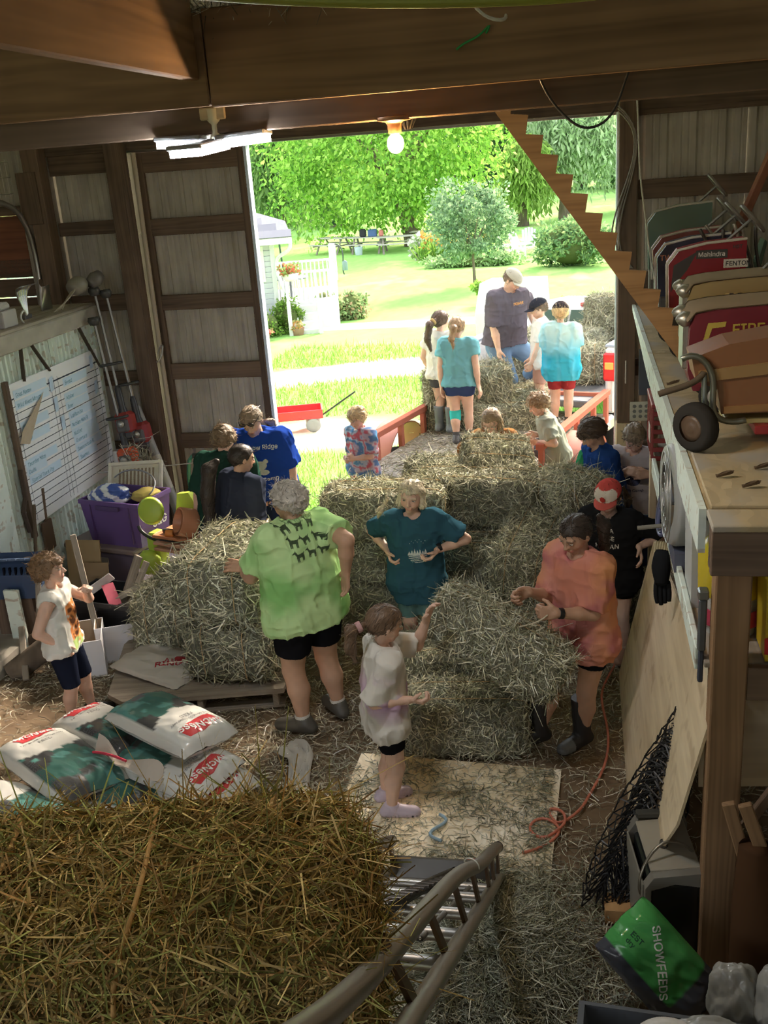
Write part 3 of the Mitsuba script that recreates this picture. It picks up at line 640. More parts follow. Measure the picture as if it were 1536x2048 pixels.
    for x in (-1, 1):
        e = trimesh.creation.icosphere(2, 1.0); ev = e.vertices*np.array([.058, .045, .034])*hh
        c = np.where((np.hypot(e.vertices[:, 0]*1.2+.05*x, e.vertices[:, 2]) < .64)[:, None], (.045, .04, .035), (.58, .56, .52))
        c = np.where((e.vertices[:, 2] > .55)[:, None], sk*.75, c)
        part(t, 'eye', MB().add(ev@HA+hp(x*.155, .362, .035), e.faces, c), 'skin', True)
    ctx = dict(t=t, H=H, f=f, r=r, up=up, sp=sp, sr=sr, sfw=sfw, pel=pel, ch=ch, S=S, E=E, W=Wr, Hp=Hp, K=Kn, A=A, toe=toe, nb=nb, hc=hc, hh=hh, hp=hp, HA=HA, b=b, tl=tl, z0=z0, hdir=hdir, torso=torso, thighs=thighs, haircol=np.array(haircol))
    if bottom: shorts(ctx, **bottom)
    if top: tee(ctx, **top)
    if shoes: shoe(ctx, **shoes)
    if hair: hairdo(ctx, **hair)
    if cap: capp(ctx, **cap)
    if glasses: specs(ctx, **glasses)
    if extra: extra(ctx)
    return ctx
def tee(c, col=(.5, .5, .5), hem=.02, sleeve=.62, loose=1.0, pat=None, seed=1, text=(), flare=0.0, neck=1.0, name='shirt', folds=.012):
    H, b = c['H'], c['b']; pel, sp, ch, sfw, sr = c['pel'], c['sp'], c['ch'], c['sfw'], c['sr']; K = .03*H
    bot = pel-sp*(hem*H)+c['up']*0; pts = np.array([*c['S'].values(), *c['E'].values(), bot, ch, c['nb']]); F = Fld(pts.min(0)-.2, pts.max(0)+.2, .0095)
    R = .093*H*b*loose; c['torso'](F, .014); c['thighs'](F, .026, .55)
    F.cone(pel-sp*(hem*H+.06), pel+sp*c['tl']*.45, R*(1.0+flare), R*.97, K, flat=c['f'], fs=.80); F.cone(pel+sp*c['tl']*.45, ch-sp*.035*H, R*.97, .080*H*b*(.5+.5*loose), K, flat=sfw, fs=.80)
    F.cone(c['S'][-1]*.82+ch*.18-sp*.006*H, c['S'][1]*.82+ch*.18-sp*.006*H, .047*H, .047*H, K)
    F.cone(c['nb']-sp*.05*H, c['nb']-sp*.012*H, .052*H, .040*H, K*.7)
    F.cone(c['Hp'][-1]-c['up']*.01*H, c['Hp'][1]-c['up']*.01*H, .080*H*b, .080*H*b, K, flat=c['f'], fs=.92)
    for q in (-1, 1): F.cone(c['Hp'][q]+c['r']*q*.004*H, ch-sp*.07*H+sr*q*.048*H*b, .078*H*b*loose, .074*H*b*loose, K, flat=sfw, fs=.85)
    F.plane(bot, -sp)
    if sleeve > 0:
        for q in (-1, 1):
            S, E = c['S'][q], c['E'][q]; e = S+(E-S)*sleeve
            F.cone(S-(E-S)*.05, e, .046*H*(.6+.4*b), .050*H*(.5+.5*b)*(.75+.25*loose), K*.9, cap=True)
    F.cone(c['nb']-sp*.01*H+sfw*.012*H, c['nb']+sp*.08*H+sfw*.03*H, .046*H*neck, .055*H*neck, .01, op='s')
    if sleeve <= 0:
        for q in (-1, 1): F.cone(c['S'][q]+sr*q*.02*H-sp*.03*H, c['S'][q]+sr*q*.1*H-sp*.03*H, .055*H, .06*H, .008, op='s')
    rg = np.random.default_rng(seed); ph = rg.random(3)*50
    def nz(P):
        l = np.stack([(P-pel)@sr, (P-pel)@sfw, (P-pel)@sp], -1)
        n = meshkit.fbm(l*np.array([15, 15, 4.0])+ph, 3, seed)-.5; m = meshkit.fbm((l+.25*l[:, [2, 0, 1]])*np.array([9, 9, 13])+ph, 3, seed+5)-.5
        rd = lambda v: np.maximum(1-np.abs(v)*7, 0)**1.5
        g = meshkit.fbm(l*np.array([11, 11, 3.2])+ph[::-1], 2, seed+9)-.5; w = meshkit.fbm((l+.4*l[:, [2, 0, 1]]*np.array([1, 1, 0]))*np.array([6, 6, 11])+ph, 2, seed+3)-.5
        return folds*1.3*n+folds*.8*m-.011*rd(g)-.008*rd(w)
    F.noise(nz); V, Fc = F.mesh(); L = np.stack([(V-pel)@sr, (V-pel)@sfw, (V-pel)@sp], -1)/H
    C = np.tile(np.array(col, float), (len(V), 1)) if pat is None else pat(L, seed)
    key = part(c['t'], name, MB().add(V, Fc, C), 'matte', True)
    for tx in text: print_on(c, F, key, **tx)
    c['shirtF'] = F
def print_on(c, F, key, o, back=False, mb=None, s=None, h=.03, col=(.9, .9, .9), tilt=0, bold=True, name='print', center=True):
    """flat lettering or a flat emblem laid onto the cloth: o = (across, up) in metres from the chest centre"""
    fw = c['sfw']*(-1 if back else 1); u = unit(np.cross(c['sp'], fw))*1.0; v = c['sp']
    a = math.radians(tilt); u, v = u*math.cos(a)+v*math.sin(a), v*math.cos(a)-u*math.sin(a)
    if mb is None:
        m = meshkit.text_mesh(s, h, .001, bold); P, Fc = m.vertices.copy(), m.faces
        if center: P[:, 0] -= P[:, 0].max()/2
        cc = np.tile(np.array(col, float), (len(P), 1))
    else: P, Fc, cc, _ = mb.arrays(); P = P.copy()
    keep = P[:, 2] >= P[:, 2].max()-1e-6 if mb is None else np.ones(len(P), bool)
    Fc = Fc[keep[Fc].all(1)]; P, Fc = trimesh.remesh.subdivide_to_size(P, Fc, .02); cc = np.tile(cc[0], (len(P), 1)) if mb is None or len(P) != len(cc) else cc
    base = c['ch']-c['sp']*.0+u*o[0]+c['sp']*o[1]; Q = base+P[:, :1]*u+P[:, 1:2]*v
    d = np.full(len(Q), .30)
    for _ in range(60): d = d-np.clip(F.at(Q+fw*d[:, None])-.0015, -.01, .012)*.8
    ok = np.abs(F.at(Q+fw*d[:, None])) < .006; Fc = Fc[ok[Fc].all(1)]
    if len(Fc): part(c['t'], key.split('__')[1]+'_'+name, MB().add(Q+fw*d[:, None], Fc, cc), 'matte', kind=None)
def shorts(c, col=(.05, .05, .06), length=.35, loose=1.0, pat=None, seed=3, name='shorts', waist=.05):
    H, b = c['H'], c['b']; K = .02*H; pel = c['pel']; pts = np.array([*c['Hp'].values(), *c['K'].values(), *c['A'].values(), pel+c['sp']*.08*H]); F = Fld(pts.min(0)-.14, pts.max(0)+.14, .0095)
    c['torso'](F, .009); c['thighs'](F, .010, min(length, 1.0)); F.cone(c['Hp'][-1]+c['up']*.01, c['Hp'][1]+c['up']*.01, .074*H*b, .074*H*b, K, flat=c['f'], fs=.88); F.cone(pel, pel+c['sp']*(waist*H), .078*H*b, .074*H*b, K, flat=c['f'], fs=.86)
    F.plane(pel+c['sp']*waist*H, c['sp'])
    for q in (-1, 1):
        h, k, a = c['Hp'][q], c['K'][q], c['A'][q]
        if length <= 1: e = h+(k-h)*length; F.cone(h, e, .066*H*b*(.7+.3*loose), (.066-.027*length)*H*b*loose, K*.6, cap=True)
        else:
            F.cone(h, k, .068*H*b, .05*H*b*loose, K*.6); e = k+(a-k)*(length-1); F.cone(k, e, .05*H*b*loose, .042*H*loose, K*.6, cap=True)
    ph = np.random.default_rng(seed).random(3)*40
    F.noise(lambda P: .008*(meshkit.fbm(P*np.array([15, 15, 8])+ph, 3, seed)-.5)); V, Fc = F.mesh()
    L = (V-pel)/H; C = np.tile(np.array(col, float), (len(V), 1)) if pat is None else pat(L, seed)
    part(c['t'], name, MB().add(V, Fc, C), 'matte', True)
def shoe(c, col=(.1, .1, .1), kind='shoe', sole=(.6, .6, .58), sock=None, sockh=.06, toe=None, mat='plastic'):
    H = c['H']
    for q in (-1, 1):
        a, d = c['A'][q], c['toe'][q]; g = a[2]-.048*H; s = np.cross(d, c['up'])
        base = vec(a[0], a[1], g); F = Fld(np.minimum(base, base+d*.15*H)-.085*H-.02, np.maximum(base, base+d*.15*H)+.085*H+vec(0, 0, .22*H if kind == 'boot' else .05), .006)
        wz = lambda z: base+vec(0, 0, z*H)
        F.cone(wz(.026)-d*.030*H, wz(.020)+d*.098*H, .027*H, .029*H, .02, flat=c['up'], fs=.9); F.cone(wz(.045)-d*.012*H, wz(.024)+d*.075*H, .030*H, .024*H, .02)
        if kind == 'boot': F.cone(wz(.05), wz(.215), .034*H, .043*H, .02, cap=True)
        else: F.cone(wz(.05), wz(.068), .030*H, .029*H, .01, op='u', cap=True)
        F.plane(vec(0, 0, g+.003), vec(0, 0, -1)); V, Fc = F.mesh(); z = (V[:, 2]-g)/H; C = np.tile(np.array(col, float), (len(V), 1))
        C[z < .012] = sole
        if toe is not None: C[((V-base)@d > .06*H) & (z > .012)] = toe
        part(c['t'], kind, MB().add(V, Fc, C), mat, True)
        if sock is not None:
            v = unit(c['K'][q]-a); z1 = (.20 if kind == 'boot' else .06); part(c['t'], 'sock', MB(sock).lathe([(.02*H, 0), (.0265*H, .01*H), (.029*H+.06*sockh*H, sockh*H+z1*H*0), (.024*H, sockh*H)], a-v*.005*H+v*(z1-.06)*H, v, 16), 'matte', True)
def hairdo(c, kind='short', t=.06, length=.0, seed=2, tail=None, line=.235, rough=.03, side=-.12, nape=-.30, curls=0.0, stripe=.5, bang=None):
    hh, hp, HA, hc = c['hh'], c['hp'], c['HA'], c['hc']; fine = max(.0055, hh*.028)
    tp = [] if tail is None else [np.asarray(p, float) for p in tail['pts']]
    pts = np.array([hp(0, 0, 0)]+tp+([hp(-.4, -.2, -length), hp(.4, -.3, -length)] if length else [])); F = Fld(pts.min(0)-.75*hh, pts.max(0)+.75*hh, fine)
    def clip(q):
        x, y, z = (q/hh)[..., 0], (q/hh)[..., 1], (q/hh)[..., 2]
        # hairline: forehead at line, temples by the ears, nape at the back
        fr = np.clip((y-.02)/.30, 0, 1); bk = np.clip((-.10-y)/.15, 0, 1); lim = (line-.10)*fr*fr*(3-2*fr)+(side-.10)*(1-fr)*(1-bk)+(nape-.1)*bk
        return (lim-z)*hh*.75
    F.ell(hp(0, -.05, .10), HA, (np.array([.345, .435, .385])+t)*hh, .01, clip=clip)
    if bang:
        for (x0, x1, z1) in bang: F.cone(hp(x0, .30, .38), hp(x1, .43, z1), .10*hh, .05*hh, .04*hh)
    if length:
        for x in (-1, 1):
            F.cone(hp(x*.30, -.05, .15), hp(x*.36, .02, -.25), .13*hh, .12*hh, .06*hh); F.cone(hp(x*.36, .02, -.25), hp(x*.34, .0, -length), .12*hh, .085*hh, .06*hh)
        F.cone(hp(0, -.32, .1), hp(0, -.36, -.3), .22*hh, .24*hh, .06*hh); F.cone(hp(-.15, -.36, -.3), hp(-.15, -.34, -length), .2*hh, .12*hh, .06*hh); F.cone(hp(.15, -.36, -.3), hp(.15, -.34, -length), .2*hh, .12*hh, .06*hh)
    rs = np.array([0])
    if tail is not None:
        rs = np.interp(np.linspace(0, 1, len(tp)), [0, .15, .6, 1], np.array([.5, 1, .9, .35])*tail.get('r', .13)*hh)
        for i in range(len(tp)-1): F.cone(tp[i], tp[i+1], rs[i], rs[i+1], .02)
    ph = np.random.default_rng(seed).random(3)*30
    def loc(P): return (P-hc)@HA.T/hh
    if curls: fn = lambda P: hh*curls*(np.abs(meshkit.fbm(loc(P)*7+ph, 3, seed)-.5)*-2.4+.25)
    else: fn = lambda P: hh*rough*2*(meshkit.fbm(loc(P)*np.array([16, 5, 5])+ph, 3, seed)-.5)+hh*rough*1.2*(meshkit.fbm(loc(P)*5+ph, 2, seed)-.5)
    F.noise(fn); V, Fc = F.mesh(); l = loc(V); n = meshkit.fbm(l*(np.array([9, 9, 9]) if curls else np.array([24, 5, 4]))+ph, 3, seed+1)
    C = c['haircol']*(1-stripe*.9+stripe*1.8*n)[:, None]; mb = MB().add(V, Fc, np.clip(C, 0, 1)); m = trimesh.Trimesh(V, Fc, process=False); pp, fi = trimesh.sample.sample_surface(m, 520, seed=seed)
    hv = unit(-HA[2]*.8-HA[1]*.5) if not curls else None; mb.add(*blades(pp, m.face_normals[fi], hh*.26, hh*.014, c['haircol'][None]*np.array([[.6], [1.0], [1.5]]), seed, lift=.10 if not curls else .5, bend=.3 if not curls else .9, dirv=hv, align=.75 if not curls else 0)); part(c['t'], 'hair', mb, 'skin', True)
    if tail is not None and tail.get('tie'):
        p, q_ = tp[0], tp[1]; part(c['t'], 'hair_tie', MB(tail['tie']).tube([p+(q_-p)*.1, p+(q_-p)*.5], max(rs)*.95, 12), 'matte', True)
def capp(c, col, brim=None, front=None, back=False, emblem=None, t=.09):
    hh, hp, HA = c['hh'], c['hp'], c['HA']; sgn = -1 if back else 1; brim = col if brim is None else brim
    F = Fld(hp(0, 0, .1)-.75*hh, hp(0, 0, .1)+.75*hh, .006)
    F.ell(hp(0, -.04, .12), HA, (np.array([.345, .435, .385])+t)*hh, .01, clip=lambda q: (.10-.02-q[..., 2]/hh-.10*q[..., 1]/hh*sgn)*hh*.9); V, Fc = F.mesh()
    q = (V-c['hc'])@HA.T/hh; C = np.tile(np.array(col, float), (len(V), 1))
    if front is not None: C[(q[:, 1]*sgn > .12) & (q[:, 2] < .50) & (np.abs(q[:, 0]) < .37)] = front
    part(c['t'], 'cap', MB().add(V, Fc, C), 'matte', True)
    a = np.linspace(-1.15, 1.15, 17); rr = np.linspace(.36, 1, 7); g = []
    for s_ in rr: g.append([hp(math.sin(x)*.40*(.85+.15*s_), sgn*(math.cos(x)*.44*(.6+.4*s_)+.33*max(0, s_-.36)/.64*math.cos(x*.9)), .20-.06*s_-.10*math.sin(x)**2*s_) for x in a])
    part(c['t'], 'cap_brim', MB(brim).sheet(np.array(g), None, .005), 'matte', True)
    if emblem is not None: part(c['t'], 'cap_emblem', MB(emblem).add(*(lambda m: (m.vertices*np.array([.085, .03, .11])*hh@HA+hp(0, sgn*.50, .33), m.faces))(trimesh.creation.icosphere(2)), None), 'matte', True)
def specs(c, col=(.03, .03, .03), up=0.0, shade=False, fwd=0.0):
    hp = c['hp']; mb = MB(col)
    for x in (-1, 1):
        a = np.linspace(0, 2*np.pi, 17); ring = [hp(x*.17+.115*math.cos(v), .47+fwd, .03+up+.085*math.sin(v)) for v in a]; mb.tube(ring, .012*c['hh'], 5, caps=False)
        mb.tube([hp(x*.285, .46+fwd, .05+up), hp(x*.38, .2, .05+up), hp(x*.385, -.05, .02+up)], .012*c['hh'], 5)
        if shade: mb.add(np.array(ring[:-1]+[hp(x*.17, .485+fwd, .03+up)]), np.array([[i, (i+1) % 16, 16] for i in range(16)]))
    mb.tube([hp(-.055, .47+fwd, .05+up), hp(.055, .47+fwd, .05+up)], .012*c['hh'], 5); part(c['t'], 'sunglasses' if shade else 'glasses', mb, 'gloss', True)
def tiedye(cols, freq=3.0, sw=5.0):
    cols = np.array(cols)
    def fn(L, seed):
        r = np.hypot(L[:, 0], L[:, 2]-.12); a = np.arctan2(L[:, 2]-.12, L[:, 0])
        n = meshkit.fbm(L*14+seed, 3, seed); x = (r*freq*4+a/(2*np.pi)*2+n*1.6) % 1.0*len(cols); i = np.floor(x).astype(int) % len(cols); tt = np.clip((x-np.floor(x)-.55)/.45, 0, 1)[:, None]
        return cols[i]*(1-tt)+cols[(i+1) % len(cols)]*tt
    return fn
def blotch(a, b_, s=9.0, lo=.40, hi=.60):
    a, b_ = np.array(a), np.array(b_)
    def fn(L, seed):
        t = np.clip((meshkit.fbm(L*s+seed*3, 3, seed)-lo)/(hi-lo), 0, 1)[:, None]; return a*(1-t)+b_*t
    return fn
# ================================================================== the people in the photo
FAR = (.0095, .0078, .021)
def goats(n=9):
    outs = []
    from shapely.ops import unary_union
    body = unary_union([Polygon([(-.026, -.002), (.024, -.002), (.024, .020), (-.026, .020)]), Polygon([(.010, .012), (.023, .008), (.036, .034), (.027, .042)]), Polygon([(.024, .030), (.044, .026), (.044, .033), (.026, .042)]), Polygon([(.027, .034), (.032, .036), (.024, .052)]),
        *[Polygon([(x, -.026), (x+.005, -.026), (x+.007, .006), (x-.002, .006)]) for x in (-.025, -.017, .010, .018)], Polygon([(-.022, .018), (-.036, .028), (-.024, .008)])])
    r = np.random.default_rng(4)
    for i in range(n):
        m = trimesh.creation.extrude_polygon(max(getattr(body, 'geoms', [body]), key=lambda g: g.area), .0005, engine='earcut'); P = m.vertices*(.92*(1 if i % 3 else 1.12)); a = r.normal()*.15
        P = P@np.array([[math.cos(a), math.sin(a), 0], [-math.sin(a), math.cos(a), 0], [0, 0, 1]]); P[:, 0] *= -1
        outs.append(MB((.06, .09, .05)).add(P+np.array([((i % 3)-1)*.085+.02*(i//3-1), .085-(i//3)*.085, 0]), m.faces[:, ::-1]))
    return outs
def blob(poly, col): 
    m = trimesh.creation.extrude_polygon(Polygon(poly), .0005, engine='earcut'); return MB(col).add(m.vertices, m.faces)
def ring(cx, cy, rx, ry, n=18): return [(cx+rx*math.cos(a), cy+ry*math.sin(a)) for a in np.linspace(0, 2*np.pi, n, endpoint=False)]
# woman in green
c = person('grey-haired woman in a lime tie-dye shirt, one hand on the pallet bales', 1.64, (-1.66, 5.38), -52, lean=4, head=(-75, 8, 0), b=1.2, skin='tan',
    lh=(-2.07, 5.50, 1.05), ld=(-.9, .35, -.02), ln=(-.2, .6, -.7), lcurl=.15, rh=(-1.40, 5.42, 1.05), re=(.6, -.6, 0), lf=(-1.73, 5.30), rf=(-1.55, 5.52), lfy=-78, rfy=-40,
    hair=dict(kind='short', t=.13, curls=.10, line=.25, nape=-.34, stripe=.5), haircol=(.40, .37, .33),
    top=dict(hem=0.045, sleeve=.72, loose=1.12, pat=blotch((.24, .52, .17), (.52, .74, .36), 8, .3, .62), flare=.05,
             text=[*[dict(o=(-.02, -.02), back=True, mb=g_, name='goat_print') for g_ in goats()], dict(o=(0, .115), back=True, s='WHICH GOAT', h=.022, col=(.20, .34, .15), name='line_print'), dict(o=(0, .085), back=True, s='ARE YOU TODAY', h=.018, col=(.20, .34, .15), name='line_print')]),
    bottom=dict(col=(.012, .012, .015), length=.62, loose=1.16), shoes=dict(col=(.085, .08, .07), sole=(.10, .09, .08), sock=(.62, .60, .56), sockh=.035), glasses=dict(col=(.02, .02, .02)))
# boy at left
def flame(L, seed):
    C = np.tile(np.array((.70, .70, .66)), (len(L), 1)); x, z = L[:, 0], L[:, 2]; m = (L[:, 1] > .02)
    n = meshkit.fbm(L*26, 3, 4); C[m & (np.abs(x-.0) < .07) & (np.abs(z-.14) < .12) & (n > .40)] = (.70, .28, .10); C[m & (np.abs(x) < .055) & (np.abs(z-.13) < .10) & (n > .54)] = (.16, .07, .04)
    C[m & (np.abs(x-.02) < .06) & (np.abs(z-.03) < .03) & (n > .45)] = (.40, .55, .20); return C
person('boy at the far left in a white sleeveless shirt with a flame print', 1.20, (-3.30, 5.32), 78, head=(72, -4, 0), b=1.0, skin='fair',
    rh=(-3.235, 5.20, .63), rd=(.35, -.1, -.9), rcurl=1.3, lh=(-3.12, 5.40, .92), ld=(.5, -.4, .6), lcurl=1.4, le=(.3, .6, -.7), rf=(-3.31, 5.26), lf=(-3.24, 5.42), rfy=85, lfy=60,
    hair=dict(kind='short', t=.13, curls=.11, line=.22, nape=-.32, stripe=.55), haircol=(.20, .12, .065),
    top=dict(hem=0.005, sleeve=0, loose=1.12, pat=flame), bottom=dict(col=(.014, .018, .035), length=.98, loose=1.2), shoes=dict(col=(.03, .03, .03), sole=(.05, .05, .05)))
# teal girl
tree = MB((.55, .58, .58))
for k in range(7):
    x = -.055+k*.018; h = .03+.02*((k*37) % 5)/5; m = trimesh.creation.extrude_polygon(Polygon([(x-.013, 0), (x+.013, 0), (x, h)]), .0005, engine='earcut'); tree.add(m.vertices, m.faces)
for k in range(4):
    y = -.012-k*.015; w = .062-.012*max(0, k-1); m = trimesh.creation.extrude_polygon(Polygon([(-w, y), (w, y), (w, y+.007), (-w, y+.007)]), .0005, engine='earcut'); tree.add(m.vertices, m.faces)
for k in range(9):
    m = trimesh.creation.extrude_polygon(Polygon(ring(-.05+.013*k, .085+.012*((k*53) % 7)/3, .003, .003, 6)), .0005, engine='earcut'); tree.add(m.vertices, m.faces)
c = person('blond girl in a teal T-shirt and teal shorts with both hands on her hips', 1.40, (-1.11, 6.24), 172, lean=7, head=(186, 6, 6), skin='fair', b=.96,
    rh=(-1.285, 6.16, .90), re=(-.7, .7, 0), rd=(.35, -.45, -.8), rcurl=.9, lh=(-.94, 6.12, .92), le=(.95, .45, .05), ld=(-.55, -.45, -.6), lcurl=.9, lf=(-1.05, 6.28), rf=(-1.18, 6.30),
    hair=dict(kind='long', t=.07, line=.27, length=.05, rough=.05, stripe=.25, tail=dict(pts=[(-1.25, 6.14, 1.28), (-1.31, 6.12, 1.20), (-1.33, 6.14, 1.14)], r=.10)), haircol=(.62, .54, .38),
    top=dict(col=(.035, .10, .145), hem=0.105, sleeve=.78, loose=1.12, text=[dict(o=(.02, -.20), mb=tree, name='tree_print')]),
    bottom=dict(col=(.10, .19, .19), length=.86, loose=1.05), shoes=dict(col=(.2, .2, .2)))
part(c['t'], 'watch', MB((.01, .01, .012)).lathe([(.026, -.014), (.030, -.012), (.030, .012), (.026, .014)], c['W'][-1]-c['hdir'][-1]*.02, c['W'][-1]-c['E'][-1], 16), 'plastic', True)
m_ = trimesh.creation.icosphere(2)
# small girl with ponytail
def purp(L, seed):
    n = meshkit.fbm(L*10+3, 3, 8); t = np.clip((n-.47)/.10, 0, 1)[:, None]*np.clip((.30-L[:, 2])*6, 0, 1)[:, None]; t = t*np.clip((L[:, 2]-.02)*9, 0, 1)[:, None]
    return np.array((.66, .63, .58))*(1-t)+np.array((.52, .33, .50))*t
def croc(c):
    for q in (-1, 1):
        a, d = c['A'][q], c['toe'][q]; s = np.cross(d, c['up']); mb = MB((.06, .055, .06))
        for k in range(7):
            th = (k-3)*.42; p = vec(a[0], a[1], a[2]-.048*c['H'])+d*(.075+.045*math.cos(th))*c['H']*1.02+s*math.sin(th)*.031*c['H']; mb.add(m_.vertices*.0055+p+vec(0, 0, .022), m_.faces)
        for k in range(6): mb.add(m_.vertices*.0055+vec(a[0], a[1], a[2]-.048*c['H'])+d*(.06+.018*(k//2))*c['H']+s*(k % 2-.5)*.02*c['H']+vec(0, 0, .058-.010*(k//2)), m_.faces, ((.6, .25, .2), (.2, .3, .6), (.7, .5, .6))[k % 3])
        part(c['t'], 'clog_holes', mb, 'matte', kind='stuff')
person('small girl with a brown ponytail, white and purple shirt and lilac clogs', 1.24, (-1.03, 4.56), 68, lean=2, head=(62, 14, 0), skin='fair', b=.98,
    rh=(-.865, 4.44, .77), rd=(.9, -.1, -.12), rn=(.1, .5, .6), rcurl=1.0, re=(-.3, -.2, -.9), lh=(-.80, 4.70, 1.10), ld=(.35, .0, .95), ln=(.7, -.3, 0), lcurl=.45, le=(.2, .3, -.9), rf=(-1.02, 4.50), lf=(-1.08, 4.64), rfy=82, lfy=62,
    hair=dict(kind='tail', t=.06, line=.25, nape=-.30, stripe=.35, tail=dict(pts=[(-1.10, 4.50, 1.16), (-1.155, 4.47, 1.14), (-1.165, 4.46, 1.05), (-1.14, 4.45, .98)], r=.16, tie=(.5, .3, .3))), haircol=(.135, .085, .055),
    top=dict(hem=0.045, sleeve=.95, loose=1.22, pat=purp, flare=.06), bottom=dict(col=(.012, .012, .014), length=.55), shoes=dict(kind='clog', col=(.50, .42, .50), sole=(.46, .40, .46)), extra=croc)
# orange girl
def sherbet(L, seed):
    a = np.clip((meshkit.fbm(L*7+2, 3, 3)-.38)/.25, 0, 1)[:, None]; b_ = np.clip((meshkit.fbm(L*8+9, 3, 6)-.50)/.16, 0, 1)[:, None]; k = np.clip((np.abs(L[:, :1])-.09)*14, 0, 1)
    c = np.array((.62, .24, .17))*(1-a)+np.array((.66, .29, .24))*a; c = c*(1-.7*k)+np.array((.70, .33, .13))*.7*k; return c*(1-.85*b_)+np.array((.46, .15, .17))*.85*b_
c = person('girl in an orange tie-dye shirt and rubber boots carrying a bale', 1.50, (0.02, 5.30), 222, lean=5, head=(222, 26, 4), skin='tan', b=.98,
    rh=(-.285, 5.16, 1.06), rd=(-.85, -.15, -.3), rcurl=1.3, lh=(-.135, 5.02, .995), ld=(-.9, -.1, .05), lcurl=1.3, le=(.5, .2, -.8), re=(.2, .4, -.9), rf=(-.27, 5.22), lf=(.0, 5.28), rfy=240, lfy=225, lk=(-.3, -.9, 0),
    hair=dict(kind='tail', t=.045, line=.27, nape=-.30, stripe=.3, tail=dict(pts=[(.10, 5.40, 1.42), (.125, 5.42, 1.36), (.13, 5.40, 1.24), (.12, 5.38, 1.16)], r=.17)), haircol=(.045, .032, .026),
    top=dict(hem=0.085, sleeve=.86, loose=1.15, flare=.08, pat=sherbet),
    bottom=dict(col=(.012, .012, .014), length=.5), shoes=dict(kind='boot', col=(.03, .03, .032), sole=(.02, .02, .02), toe=(.16, .18, .19), sock=(.55, .14, .13), sockh=.05))
part(c['t'], 'watch', MB((.01, .01, .012)).lathe([(.027, -.014), (.031, -.012), (.031, .012), (.027, .014)], c['W'][-1]-c['hdir'][-1]*.025, c['W'][-1]-c['E'][-1], 16), 'plastic', True)
t = thing('baling_twine', 'pale twine stretched from the orange-shirted girl\'s hands to the carried bale', 'twine')
part(t, 'strand', MB((.62, .56, .42)).tube(curve([(-.33, 5.13, 1.045), (-.45, 5.08, 1.02), (-.60, 5.04, 1.02), (-.68, 5.02, .98)], 14), .0045, 6), 'matte', True)
part(t, 'strand', MB((.62, .56, .42)).tube(curve([(-.18, 5.0, .995), (-.32, 4.92, .96), (-.46, 4.86, .94), (-.52, 4.84, .89)], 14), .0045, 6), 'matte', True)
# black shirt, red cap
person('girl in a red and white cap and a black BE A NICE HUMAN T-shirt', 1.34, (.21, 6.42), 196, lean=9, head=(200, 24, 0), skin='pale', fine=FAR,
    lh=(.37, 6.24, .90), ld=(.2, -.4, -.75), lcurl=.5, le=(.8, .5, 0), rf=(.13, 6.42), lf=(.28, 6.42),
    hair=dict(kind='short', t=.05, line=.2, nape=-.3, tail=dict(pts=[(.28, 6.5, 1.22), (.31, 6.52, 1.12), (.30, 6.5, 1.05)], r=.12)), haircol=(.10, .07, .05),
    cap=dict(col=(.58, .09, .08), front=(.72, .66, .56), brim=(.62, .13, .11), emblem=(.5, .06, .05)),
    top=dict(col=(.018, .019, .021), hem=0.085, sleeve=.8, loose=1.18, text=[dict(o=(0, -.045), s='BE A', h=.030, col=(.72, .70, .66)), dict(o=(0, -.10), s='NICE', h=.030, col=(.72, .70, .66)), dict(o=(0, -.155), s='HUMAN', h=.030, col=(.72, .70, .66))]),
    bottom=dict(col=(.012, .012, .014), length=.5), shoes=dict(col=(.5, .3, .22), sole=(.4, .36, .3), sock=(.6, .5, .42), sockh=.03))
# blue boy at the post
person('dark-haired boy in a blue T-shirt by the right door post, head bowed', 1.47, (.22, 7.48), 252, lean=10, head=(258, 36, 0), skin='tan', fine=FAR,
    lh=(.03, 7.26, 1.03), ld=(-.9, -.1, -.2), lcurl=1.2, rh=(.03, 7.5, 1.02), rd=(-.9, -.2, -.2), rcurl=1.2, le=(.3, -.3, -.8),
    hair=dict(kind='short', t=.11, line=.14, nape=-.30, stripe=.4, rough=.05), haircol=(.07, .045, .03), top=dict(col=(.025, .07, .26), hem=0.045, sleeve=.72, loose=1.15), bottom=dict(col=(.03, .05, .15), length=.9), shoes=dict())
# white shirt boy
person('fair-haired boy in a pale printed T-shirt looking down, close to the red crate', 1.38, (.42, 7.72), 190, lean=9, head=(184, 36, 0), skin='fair', fine=FAR,
    rh=(.33, 7.48, 1.02), rd=(.7, -.4, .1), lh=(.50, 7.46, 1.0), ld=(-.7, -.3, .1), lcurl=.8, rcurl=.8, hair=dict(kind='short', t=.08, line=.24, nape=-.26, rough=.05), haircol=(.26, .20, .14),
    top=dict(col=(.56, .52, .54), hem=0.065, sleeve=.78, loose=1.15, text=[dict(o=(0, -.06), s='RaiNbow Ridge', h=.024, col=(.08, .08, .16)), dict(o=(0, -.24), s='Farm Camp', h=.022, col=(.08, .08, .16)), dict(o=(0, -.15), mb=blob(ring(0, 0, .06, .04), (.10, .11, .20)), name='emblem')]),
    bottom=dict(col=(.03, .03, .04), length=.8), shoes=dict())
